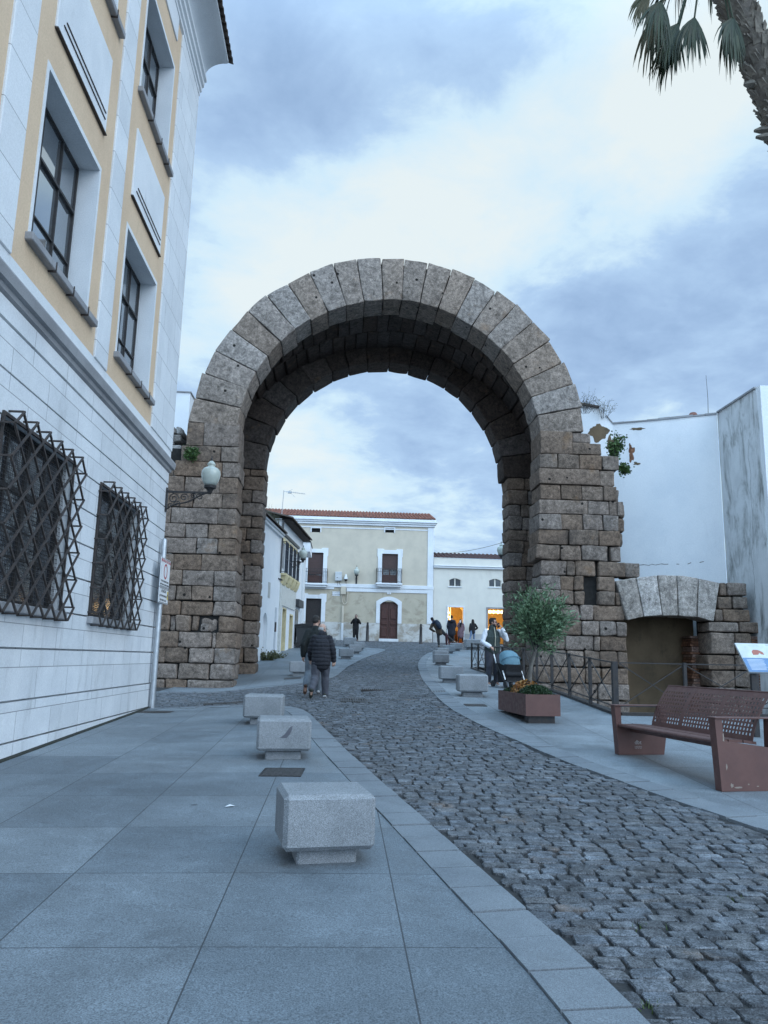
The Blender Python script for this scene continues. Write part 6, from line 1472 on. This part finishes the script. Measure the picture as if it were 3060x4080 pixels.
def face(T, par, mat_lip=None, eyes=True, glasses=False, beard=None):
    if eyes:
        for q in (-1, 1):
            e = MB(); k = MB().sphere((0, 0, 0), .011, 8, 6); e.add([tuple(T(q*.031+a, .079+b, .008+d)) for a, b, d in k.v], k.f); e.build('eye', G['black'], par, smooth=180, local=True)
            e = MB(); e.tube([T(q*.015, .095, .026), T(q*.035, .094, .031), T(q*.052, .078, .026)], .004, 5); e.build('eyebrow', G['black'], par, local=True)
        e = MB(); e.tube([T(-.022, .092, -.060), T(0, .097, -.058), T(.022, .092, -.060)], .004, 5); e.build('mouth', plain('lips', (.30, .12, .10), .5), par, local=True)
    if glasses:
        g = MB()
        for q in (-1, 1):
            g.tube([T(q*.033+.021*math.cos(a), .098, .004+.018*math.sin(a)) for a in np.linspace(0, 6.283, 13)], .0024, 4, cap=False); g.tube([T(q*.054, .096, .008), T(q*.078, .04, .01), T(q*.080, -.02, .012)], .0024, 4)
        g.tube([T(-.012, .100, .006), T(.012, .100, .006)], .0024, 4); g.build('glasses', G['black'], par, local=True)
def hair(T, par, mat, cut=.0, ln=0, s=1.0, bald=False, voxel=.009):
    m = MB()
    def ell(cx, cy, cz, rx, ry, rz):
        k = MB().sphere((0, 0, 0), (rx, ry, rz), 16, 12); m.add([tuple(T(cx+a, cy+b, cz+d)) for a, b, d in k.v], k.f)
    if bald:
        for a in np.linspace(-2.5, -.64, 12): ell(.066*math.cos(a), -.018+.083*math.sin(a), -.008, .020, .022, .040)
        for q in (-1, 1): ell(q*.073, .0, .01, .010, .022, .03)
    else:
        ell(0, -.026, .05, .079+cut, .092+cut, .083+cut); ell(0, -.05, -.005, .073, .062, .065)
        for q in (-1, 1): ell(q*.066, -.005, .025, .016, .045, .05)
        ell(0, .045, .098, .055, .035, .026+cut)
        if ln: caps(m, [T(0, -.06, .02), T(0, -.085, -.12), T(0, -.10, -.12-ln)], [.085, .10, .075], 12, .6); [caps(m, [T(q*.07, -.02, .03), T(q*.085, -.02, -.1), T(q*.09, -.02, -.1-ln*.7)], [.03, .035, .03]) for q in (-1, 1)]
    return part('hair', m, mat, par, voxel, 2)
def torso(m, J, k=1.0, hem=None, bulk=0.0, depth=.64, chest=.175, waist=.155, hip=.17):
    """closed loft from the hem to the neck"""
    pe, ch, nk = Vector(J['pelvis']), Vector(J['chest']), Vector(J['neck']); sh = (Vector(J['shR'])-Vector(J['shL'])).normalized()
    low = Vector(hem) if hem is not None else pe+Vector((0, 0, -.06))
    pts = [low, pe.lerp(low, .3), pe.lerp(ch, .35), ch, ch.lerp(nk, .62), nk]
    caps(m, pts, [hip+bulk, hip+bulk, waist+bulk, chest+bulk, .135+bulk*.6, .06+bulk*.3], 18, depth, ref=sh)
    cc = ch.lerp(nk, .45); a, b = cc.lerp(Vector(J['shL']), .72)-Vector((0, 0, .02)), cc.lerp(Vector(J['shR']), .72)-Vector((0, 0, .02)); caps(m, [a, cc, b], [.062+bulk*.6, .10+bulk*.6, .062+bulk*.6], 12)
def arm(m, J, s, b=0.0, to=1.0):
    a, e, w = Vector(J['sh'+s]), Vector(J['el'+s]), Vector(J['wr'+s]); caps(m, [a, a.lerp(e, .5), e, e.lerp(w, .45), e.lerp(w, to)], [.056+b*.8, .052+b, .045+b, .043+b, .034+b], 12)
def leg(m, J, s, b=0.0, to=1.0, hipr=.10):
    h, k, a = Vector(J['hip'+s]), Vector(J['kn'+s]), Vector(J['an'+s]); caps(m, [h, h.lerp(k, .45), k, k.lerp(a, .35), k.lerp(a, to)], [hipr+b, .086+b, .062+b, .060+b, .045+b], 14)
def shoe(par, an, toe, mat, sole=None, up=(0, 0, 1), s=1.0):
    an, toe = Vector(an), Vector(toe); d = (toe-an); up = Vector(up); m = MB(); d.normalize(); up = (up-d*up.dot(d)).normalized(); sd = d.cross(up)
    base = an-up*.062*s
    caps(m, [base-d*.045*s+up*.045*s, base+d*.05*s+up*.045*s, base+d*.13*s+up*.033*s, base+d*.185*s+up*.026*s], [.040*s, .042*s, .042*s, .030*s], 12, .95, ref=sd); caps(m, [an+up*.02, base+up*.05*s], [.045*s, .045*s])
    o = part('shoe', m, mat, par, .012, 2)
    if sole:
        m = MB(); ol = [(-.09, .0), (-.08, .032), (-.02, .036), (.05, .036), (.13, .045), (.19, .034), (.218, .0), (.19, -.034), (.13, -.045), (.05, -.036), (-.02, -.036), (-.08, -.032)]
        m.prism(ol, lambda p, t: tuple(base+d*p[0]*s+sd*p[1]*s+up*(t*.03-.012)*s)); m.build('sole', sole, o, local=True)
    return o
def stand(**kw):
    J = dict(pelvis=(0, 0, .93), chest=(0, .0, 1.25), neck=(0, -.01, 1.47), head=(0, .025, 1.63), shL=(-.165, 0, 1.395), shR=(.165, 0, 1.395), elL=(-.225, -.02, 1.11), elR=(.225, -.02, 1.11), wrL=(-.25, .06, .87), wrR=(.25, .06, .87),
             hipL=(-.09, 0, .90), hipR=(.09, 0, .90), knL=(-.10, .02, .49), knR=(.10, .02, .49), anL=(-.11, -.02, .075), anR=(.11, -.02, .075), toeL=(-.13, .18, .02), toeR=(.13, .18, .02), look=(0, 1, 0), hup=(0, 0, 1)); J.update(kw); return J
def bodymesh(P, J, skin, hands, voxel=.009, legs=True, hs=1.0):
    m = MB(); torso(m, J, depth=.6, chest=.15, waist=.13, hip=.145)
    for s in 'LR':
        arm(m, J, s, -.008); 
        leg(m, J, s, -.012); an, toe = Vector(J['an'+s]), Vector(J['toe'+s]); caps(m, [an, an+(toe-an)*.6], [.035, .03])
    nk, hd = Vector(J['neck']), Vector(J['head']); caps(m, [nk-Vector((0, 0, .06)), nk, hd+Vector((0, 0, -.05))-Vector(J['look'])*.02], [.062, .058, .056])
    for s in 'LR':
        if s in hands: d, pn, cu = hands[s]; hand(m, J['wr'+s], d, pn, cu, hs)
    T = head(m, hd, J['look'], J['hup']); part('body', m, skin, P, voxel, 2); return T
def place(P, x, y, rz, s, dz=0.0):
    P.location = (x, y, float(gz(x, y))+dz); P.rotation_euler = (0, 0, R(rz)); P.scale = (s, s, s)
DK = lambda n, c, c2=None, bump=.4, sc=14: plain(n, c, .85, 0, c2 or tuple(v*.7 for v in c), sc, bump, 90)
def fold(sc, amp): return lambda co: amp*noise.noise(Vector((co.x*sc*1.4, co.y*sc*1.4, co.z*sc*.8)))
def person(lab): return thing('person', (0, 0, 0), lab, 'person')
def old_man():
    P = person('older balding man in a dark quilted jacket and grey trousers walking away')
    J = stand(pelvis=(0, 0, .91), chest=(0, .05, 1.21), neck=(.0, .10, 1.42), head=(.01, .165, 1.555), shL=(-.165, .05, 1.345), shR=(.165, .05, 1.345), elL=(-.25, .10, 1.07), elR=(.26, -.02, 1.07), wrL=(-.24, .24, .87), wrR=(.285, .06, .83),
              hipL=(-.09, 0, .88), hipR=(.09, 0, .88), knL=(-.12, -.03, .47), knR=(.11, .10, .48), anL=(-.20, -.36, .19), anR=(.12, .12, .075), toeL=(-.21, -.30, .02), toeR=(.15, .32, .02), look=(.55, .8, -.05))
    T = bodymesh(P, J, SKP, {'R': ((.05, .1, -1), (-.3, .9, 0), .75), 'L': ((0, .2, -1), (.5, .5, 0), .4)}); face(T, P, glasses=True); hair(T, P, plain('grey_hair', (.42, .41, .40), .8, 0, (.3, .3, .3), 30, .5, 120), bald=True)
    m = MB(); torso(m, J, hem=(0, -.01, .80), bulk=.045, depth=.74, hip=.175, waist=.175, chest=.18); arm(m, J, 'L', .026, .96); arm(m, J, 'R', .026, .96); nk = Vector(J['neck']); caps(m, [nk+Vector((0, -.02, -.08)), nk+Vector((0, -.01, .02))], [.105, .082])
    def quilt(co):
        z = co.z+.02*noise.noise(co*5); return .016*abs(math.sin(z*math.pi/.088))**.55-.008+.004*noise.noise(co*22)
    part('jacket', m, DK('navy_black_quilt', (.014, .015, .022), (.009, .0095, .014)), P, .011, 2, quilt)
    m = MB(); caps(m, [(0, 0, .93), (0, 0, .84)], [.155, .15], 16, .8); leg(m, J, 'L', .03, .95); leg(m, J, 'R', .03, .97); part('trousers', m, DK('grey_trousers', (.075, .078, .095), (.055, .056, .07)), P, .013, 2, fold(9, .014))
    sm, so = plain('dark_trainer', (.03, .035, .025), .8), plain('pale_rubber', (.45, .45, .46), .8); shoe(P, J['anR'], J['toeR'], sm, so); shoe(P, J['anL'], (-.22, -.30, -.05), sm, plain('black_rubber', (.02, .02, .024), .8), (0, -1, .25))
    place(P, -.42, 17.95, 3, .985)
old_man()
def tall_man():
    P = person('tall man with cropped dark hair in a plain black jacket walking beside the older man')
    J = stand(look=(.55, .85, -.05), head=(.0, .04, 1.64), elL=(-.27, -.05, 1.1), wrL=(-.27, .02, .86), elR=(.25, .06, 1.1), wrR=(.22, .2, .9), knL=(-.12, -.05, .49), anL=(-.19, -.40, .22), toeL=(-.2, -.36, .03), knR=(.1, .10, .49), anR=(.11, .12, .075), toeR=(.12, .33, .02))
    T = bodymesh(P, J, SK, {'L': ((0, .1, -1), (.7, .3, 0), .5), 'R': ((0, .3, -1), (-.7, .3, 0), .5)}); face(T, P); hair(T, P, DK('cropped_dark_hair', (.028, .024, .022)), -.004)
    m = MB(); torso(m, J, hem=(0, 0, .74), bulk=.03, depth=.66, hip=.19, waist=.18, chest=.185); arm(m, J, 'L', .026, .97); arm(m, J, 'R', .026, .97); nk = Vector(J['neck']); caps(m, [nk+Vector((0, -.0, -.08)), nk+Vector((0, 0, -.0))], [.10, .075])
    part('jacket', m, DK('black_wool', (.010, .014, .014), (.007, .010, .010)), P, .013, 2, fold(7, .012))
    m = MB(); caps(m, [(0, 0, .93), (0, 0, .84)], [.15, .15], 16, .8); leg(m, J, 'L', .026, .95); leg(m, J, 'R', .026, .97); part('trousers', m, DK('pale_grey_denim', (.14, .165, .19), (.10, .12, .145)), P, .014, 2, fold(9, .012))
    sm = plain('white_trainer', (.5, .5, .5), .7); shoe(P, J['anR'], J['toeR'], sm); shoe(P, J['anL'], (-.2, -.36, -.04), plain('brown_shoe', (.10, .05, .03), .7), plain('orange_brown_rubber', (.23, .085, .045), .8), (0, -1, .2))
    place(P, -.59, 18.8, 3, 1.05)
tall_man()
def photo_man():
    P = person('man in black holding a phone up with both hands in front of the cream house')
    J = stand(elL=(-.30, .10, 1.17), elR=(.30, .10, 1.17), wrL=(-.10, .27, 1.46), wrR=(.10, .27, 1.46))
    T = bodymesh(P, J, SKP, {'L': ((.4, .1, 1), (.9, .3, 0), .6), 'R': ((-.4, .1, 1), (-.9, .3, 0), .6)}, .012); face(T, P); hair(T, P, DK('black_hair', (.015, .013, .012)), .006, voxel=.011)
    m = MB(); torso(m, J, hem=(0, 0, .84), bulk=.035, hip=.18, waist=.175); arm(m, J, 'L', .028, .93); arm(m, J, 'R', .028, .93); caps(m, [(0, -.03, 1.42), (0, -.03, 1.5)], [.10, .085]); bl = DK('black_cotton', (.008, .008, .010)); part('hoodie', m, bl, P, .016, 2)
    m = MB(); caps(m, [(0, 0, .93), (0, 0, .84)], [.155, .15], 16, .8); leg(m, J, 'L', .03, .97); leg(m, J, 'R', .03, .97); part('trousers', m, bl, P, .018, 2)
    for s in 'LR': shoe(P, J['an'+s], J['toe'+s], G['black'])
    place(P, 1.0, 52.75, 178, 1.0)
    ph = MB(); ph.bbox(-.04, .04, .33, .34, 1.47, 1.61, .004); o = ph.build('phone', G['black']); tag(o, 'dark phone held up by the man in black before the cream house', 'phone'); o.location = P.location; o.rotation_euler = P.rotation_euler
photo_man()
def leaner():
    P = person('man with backpack stretching one leg out sideways as he leans back by the umbrella')
    J = stand(pelvis=(0, 0, .92), chest=(-.16, .03, 1.20), neck=(-.31, .06, 1.37), head=(-.40, .08, 1.51), shL=(-.40, .05, 1.26), shR=(-.10, .05, 1.40), elL=(-.52, .05, 1.00), wrL=(-.27, .12, .86), elR=(.0, .18, 1.15), wrR=(-.1, .28, 1.0), look=(-.15, 1, -.2), hup=(-.45, 0, .9),
              hipL=(-.07, 0, .89), hipR=(.10, 0, .91), knL=(-.06, .02, .48), anL=(-.03, -.02, .075), toeL=(.0, .18, .02), knR=(.42, .04, .62), anR=(.78, .06, .34), toeR=(.95, .12, .32))
    T = bodymesh(P, J, SK, {'L': ((.9, .2, -.3), (0, .6, -.5), .6), 'R': ((-.5, .5, -.5), (0, .2, -1), .5)}, .013); face(T, P, eyes=True); hair(T, P, DK('dark_cap_hair', (.016, .013, .013)), .008, voxel=.012)
    m = MB(); torso(m, J, hem=(.0, 0, .83), bulk=.03, depth=.7); arm(m, J, 'L', .028, .95); arm(m, J, 'R', .028, .95); part('jacket', m, DK('brown_jacket', (.075, .055, .038), (.05, .036, .026)), P, .016, 2, fold(8, .012))
    m = MB(); caps(m, [(-.36, .0, 1.32), (-.14, .0, 1.42)], [.075, .075]); caps(m, [(-.30, .02, 1.36), (-.33, .05, 1.43)], [.10, .085]); part('scarf', m, DK('dark_blue_scarf', (.012, .02, .045)), P, .014, 2)
    m = MB(); caps(m, [(0, 0, .93), (.02, 0, .86)], [.15, .145], 16, .8); leg(m, J, 'L', .012, .97); leg(m, J, 'R', .012, .97); part('trousers', m, DK('charcoal_trousers', (.026, .028, .032)), P, .016, 2, fold(9, .008))
    so = plain('tan_boot', (.22, .19, .15), .8)
    shoe(P, J['anL'], J['toeL'], so); shoe(P, J['anR'], J['toeR'], so)
    place(P, 6.0, 47.6, 0, 1.09)
    B = thing('backpack', (0, 0, 0), 'navy backpack worn by the leaning man', 'backpack')
    m = MB(); caps(m, [(-.02, -.24, 1.10), (-.12, -.24, 1.28), (-.20, -.22, 1.40)], [.13, .15, .11], 14, .75); caps(m, [(-.03, -.33, 1.10), (-.1, -.33, 1.22)], [.09, .09], 12, .6); part('bag', m, DK('navy_nylon', (.018, .032, .055)), B, .015, 2)
    m = MB(); m.tube([(-.30, -.16, 1.40), (-.35, .02, 1.38), (-.36, .14, 1.26), (-.30, .14, 1.1)], .018, 6); m.tube([(-.10, -.18, 1.43), (-.12, .05, 1.44), (-.14, .15, 1.32), (-.1, .14, 1.1)], .018, 6); build_pieces(m, 'strap', G['black'], B, local=True)
    B.location = P.location; B.scale = P.scale
    U = thing('umbrella', (6.42, 47.5, float(gz(6.42, 47.5))), 'furled dark red umbrella standing point down beside the leaning man', 'umbrella')
    MB().lathe([(.006, .02), (.012, .12), (.05, .2), (.075, .5), (.085, .66), (.05, .74), (.02, .78)], (0, 0, 0), 10).build('canopy', DK('dark_red_umbrella', (.05, .014, .022)), U, smooth=180, local=True)
    m = MB(); m.tube([(0, 0, .0), (0, 0, .95)], .009, 6); m.tube([(0, 0, .95), (.01, 0, 1.0), (.05, 0, 1.02), (.08, 0, .98), (.085, 0, .93)], .014, 6); m.build('shaft', G['black'], U, local=True)
    U.scale = (1.1,)*3
leaner()
def walkers():
    P = person('man in a dark hooded coat and red shoes seen from behind at the lit doorway')
    J = stand(look=(.35, .9, 0), wrL=(-.2, .2, 1.0), wrR=(.2, .2, 1.0))
    T = bodymesh(P, J, SK, {'L': ((.3, .6, -.4), (.7, 0, 0), .7), 'R': ((-.3, .6, -.4), (-.7, 0, 0), .7)}, .013); face(T, P); hair(T, P, DK('brown_hair', (.05, .03, .02)), .004, voxel=.012)
    m = MB(); torso(m, J, hem=(0, 0, .68), bulk=.055, hip=.19, waist=.18); arm(m, J, 'L', .04, .95); arm(m, J, 'R', .04, .95); caps(m, [(-.08, -.12, 1.40), (0, -.15, 1.38), (.08, -.12, 1.40)], [.09, .11, .09]); part('coat', m, DK('navy_coat', (.010, .012, .022)), P, .016, 2, fold(6, .012))
    m = MB(); caps(m, [(0, 0, .93), (0, 0, .84)], [.155, .15], 16, .8); leg(m, J, 'L', .03, .97); leg(m, J, 'R', .03, .97); part('trousers', m, DK('black_trousers', (.010, .010, .012)), P, .018, 2)
    for s in 'LR': shoe(P, J['an'+s], J['toe'+s], plain('red_trainer', (.45, .06, .05), .6))
    place(P, 7.25, 51.2, 0, 1.08)
    P = person('woman in a mauve coat raising a phone to her face before the lit doorway')
    J = stand(shL=(-.165, 0, 1.40), shR=(.165, 0, 1.40), elR=(.22, .17, 1.2), wrR=(.10, .24, 1.5), elL=(-.24, .0, 1.12), wrL=(-.2, .1, .9), knL=(-.13, .0, .49), anL=(-.18, -.06, .075), toeL=(-.22, .14, .02), knR=(.12, .05, .49), anR=(.20, .05, .075), toeR=(.26, .24, .02))
    T = bodymesh(P, J, SKP, {'L': ((0, .2, -1), (.7, .3, 0), .5), 'R': ((-.2, .1, 1), (-.6, .3, 0), .6)}, .013); face(T, P); hair(T, P, DK('long_black_hair', (.012, .010, .010)), .004, .22, voxel=.012)
    m = MB(); torso(m, J, hem=(0, 0, .56), bulk=.035, hip=.20, waist=.15, chest=.16); arm(m, J, 'L', .026, .94); arm(m, J, 'R', .026, .94); part('coat', m, DK('mauve_coat', (.17, .105, .125), (.125, .075, .09)), P, .015, 2, fold(7, .01))
    m = MB(); leg(m, J, 'L', -.002, .97); leg(m, J, 'R', -.002, .97); part('leggings', m, DK('black_leggings', (.012, .011, .012)), P, .014, 2)
    m = MB(); caps(m, [(-.06, .06, 1.42), (.06, .06, 1.42)], [.075, .075]); caps(m, [(0, .1, 1.40), (.0, .14, 1.22)], [.06, .04]); part('scarf', m, DK('black_scarf', (.012, .012, .014)), P, .014, 2)
    for s in 'LR': shoe(P, J['an'+s], J['toe'+s], G['black'])
    place(P, 8.12, 53.0, 172, .92)
    ph = MB(); ph.bbox(.0, .08, .28, .29, 1.51, 1.66, .004); o = ph.build('phone', G['signwhite']); tag(o, 'pale phone raised by the woman in the mauve coat', 'phone'); o.location = P.location; o.rotation_euler = P.rotation_euler; o.scale = P.scale
    P = person('woman with long dark hair in a black jacket and blue jeans seen from behind')
    J = stand(shL=(-.165, 0, 1.40), shR=(.165, 0, 1.40), elR=(.34, -.05, 1.13), wrR=(.20, .08, 1.02), elL=(-.23, -.02, 1.1), wrL=(-.2, .06, .88), knL=(-.17, -.02, .48), anL=(-.34, -.12, .09), toeL=(-.38, .06, .02), knR=(.11, .06, .49), anR=(.14, .08, .075), toeR=(.18, .26, .02), look=(-.2, 1, 0))
    T = bodymesh(P, J, SKP, {'L': ((0, .2, -1), (.7, .3, 0), .5), 'R': ((-.8, .4, -.2), (0, .3, -1), .4)}, .013); face(T, P); hair(T, P, DK('dark_long_hair', (.013, .010, .009)), .006, .26, voxel=.012)
    m = MB(); torso(m, J, hem=(0, 0, .86), bulk=.03, hip=.165, waist=.15, chest=.16); arm(m, J, 'L', .028, .92); arm(m, J, 'R', .028, .92); part('jacket', m, DK('black_jacket', (.009, .009, .011)), P, .015, 2)
    m = MB(); caps(m, [(0, 0, .93), (0, 0, .86)], [.145, .145], 16, .8); leg(m, J, 'L', .006, .9); leg(m, J, 'R', .006, .9); part('jeans', m, DK('pale_blue_denim', (.16, .23, .34), (.12, .18, .28)), P, .015, 2, fold(10, .006))
    for s in 'LR':
        o = shoe(P, J['an'+s], J['toe'+s], G['black']); m = MB(); an, kn = Vector(J['an'+s]), Vector(J['kn'+s]); caps(m, [an, an.lerp(kn, .32)], [.062, .068]); part('boot_shaft', m, G['black'], P, .014, 2)
    place(P, 8.95, 53.0, 8, .93)
walkers()
def stroller_man():
    P = person('bearded man in a green gilet and white shirt phoning while pushing a pram')
    # local: faces +y; turned so that he faces the camera and to its right
    J = stand(chest=(0, .0, 1.25), look=(-.80, .6, -.02), head=(-.01, .03, 1.63), shL=(-.18, 0, 1.40), shR=(.18, 0, 1.40), elR=(.29, .02, 1.12), wrR=(.16, .22, 1.00), elL=(-.36, .12, 1.20), wrL=(-.19, .20, 1.47), knL=(-.10, .05, .49), knR=(.11, .05, .49))
    T = bodymesh(P, J, SK, {'R': ((-.35, .75, -.35), (0, -.2, -1), 1.0), 'L': ((.35, -.1, .8), (.75, -.3, -.2), .8)}, .008); face(T, P, glasses=True); hr = DK('short_black_hair', (.016, .013, .012)); hair(T, P, hr, .002)
    m = MB()
    def ell(cx, cy, cz, rx, ry, rz):
        k = MB().sphere((0, 0, 0), (rx, ry, rz), 14, 10); m.add([tuple(T(cx+a, cy+b, cz+d)) for a, b, d in k.v], k.f)
    ell(0, .062, -.095, .044, .034, .030); ell(-.05, .03, -.065, .016, .045, .035); ell(.05, .03, -.065, .016, .045, .035); ell(0, .096, -.048, .026, .007, .007); part('beard', m, hr, P, .007, 1)
    sh = DK('white_shirt', (.70, .71, .74), (.62, .63, .67), .3); m = MB(); torso(m, J, hem=(0, .0, .85), bulk=.008, hip=.18, waist=.165); arm(m, J, 'L', .022, .93); arm(m, J, 'R', .022, .93); part('shirt', m, sh, P, .011, 2, fold(11, .012))
    gm = DK('dark_green_gilet', (.040, .055, .050), (.030, .042, .038)); m = MB(); torso(m, J, hem=(0, .0, .92), bulk=.034, depth=.72, hip=.175, waist=.172, chest=.182); caps(m, [(0, 0, 1.42), (0, .01, 1.51)], [.115, .09]); g = part('gilet', m, gm, P, .011, 2, lambda co: .008*abs(math.sin(co.z*math.pi/.16))**.5-.004)
    m = MB(); m.tube([(.0, .115, 1.50), (.0, .165, 1.40), (.0, .205, 1.25), (.0, .185, 1.08), (.0, .185, .90)], .012, 6); m.build('zip', plain('tan_zip', (.42, .39, .30), .6), g, local=True)
    m = MB(); caps(m, [(0, 0, .93), (0, 0, .84)], [.155, .15], 16, .8); leg(m, J, 'L', .02, .97); leg(m, J, 'R', .02, .97); part('trousers', m, DK('slate_trousers', (.055, .058, .075)), P, .013, 2, fold(9, .01))
    for s in 'LR': shoe(P, J['an'+s], J['toe'+s], plain('white_shoe', (.5, .5, .5), .7))
    X, Y, RZ = 4.03, 20.75, 192
    place(P, X, Y, RZ, 1.01)
    ph = MB(); ph.bbox(-.04, .04, -.005, .005, -.075, .075, .004); o = ph.build('phone', G['black']); tag(o, 'black phone held to the ear of the man with the pram', 'phone')
    M = Matrix.Translation(P.location) @ Matrix.Rotation(R(RZ), 4, 'Z'); o.location = M @ Vector((-.115, .135, 1.575)); o.rotation_euler = (R(25), R(20), R(RZ-50))
    # pram in front of him, in the same frame: y = ahead
    S = thing('pram', (0, 0, 0), 'black and silver pushchair with a pale blue hood beside the iron fence', 'pram')
    hd = MB(); c = Vector((-.10, .62, .60)); n = 14; vs = []
    for k in range(9):
        th = R(-12+k*15.5); r = .30
        for q in range(n+1):
            ph_ = math.pi*q/n; vs.append(tuple(c+Vector((.25*math.cos(ph_), .0, 0))+Vector((0, math.cos(th)*.30*math.sin(ph_)**.5*(1), math.sin(th)*.34*math.sin(ph_)**.5))))
    hd.add(vs, [(a*(n+1)+q, a*(n+1)+q+1, (a+1)*(n+1)+q+1, (a+1)*(n+1)+q) for a in range(8) for q in range(n)])
    hd.build('hood', plain('pale_blue_canvas', (.13, .24, .29), .8, 0, (.105, .20, .25), 10, .3, 120), S, smooth=60, local=True)
    hd = MB(); hd.tube([(-.10+.255*math.cos(a), .62+.02+.27*math.sin(a)**.5*.98, .62+.17*math.sin(a)**.5) for a in np.linspace(.05, 3.09, 14)], .010, 6); hd.build('hood_rib', plain('blue_piping', (.13, .25, .32), .7), S, local=True)
    seat = MB(); seat.hexa([(-.33, .45, .30), (.13, .45, .30), (-.33, .88, .36), (.13, .88, .36), (-.33, .36, .62), (.13, .36, .62), (-.33, .93, .58), (.13, .93, .58)]); seat.hexa([(-.31, .42, .12), (.11, .42, .12), (-.31, .90, .14), (.11, .90, .14), (-.32, .44, .296), (.12, .44, .296), (-.32, .88, .33), (.12, .88, .33)])
    caps(seat, [(-.3, .9, .33), (.1, .9, .33)], [.05, .05]); part('seat', seat, DK('black_pram_cloth', (.010, .010, .012)), S, .014, 3)
    fr = MB()
    for x in (-.36, .16): fr.tube([(x, .90, .10), (x, .70, .33), (x, .45, .60)], .014, 7); fr.tube([(x, .26, .12), (x, .52, .40), (x, .30, .80)], .015, 7)
    fr.tube([(-.36, .92, .16), (.16, .92, .16)], .012, 6); fr.build('chassis', G['black'], S, local=True)
    sv = MB()
    for x in (-.37, .17): sv.tube([(x, .46, .60), (x, .33, .83)], .017, 7); sv.tube([(x, .93, .20), (x, .80, .42)], .017, 7)
    build_pieces(sv, 'silver_tube', plain('silver_tube', (.7, .71, .72), .3, .5), S, local=True)
    hb = MB(); hb.tube([(-.37, .32, .84), (-.36, .22, .98), (-.28, .17, 1.02), (-.10, .16, 1.03), (.08, .17, 1.02), (.16, .22, .98), (.17, .32, .84)], .019, 8); hb.build('handlebar', G['black'], S, smooth=60, local=True)
    for x in (-.36, .16):
        for yy in (.92, .26):
            w = MB(); w.tube([(x-.022, yy, .085), (x+.022, yy, .085)], .085, 14, ref=(0, 0, 1)); w.build('wheel', G['black'], S, local=True)
    S.location = (X+.02, Y-.05, float(gz(X, Y-.6))); S.rotation_euler = (0, 0, R(RZ+5)); S.scale = (1.0,)*3
stroller_man()
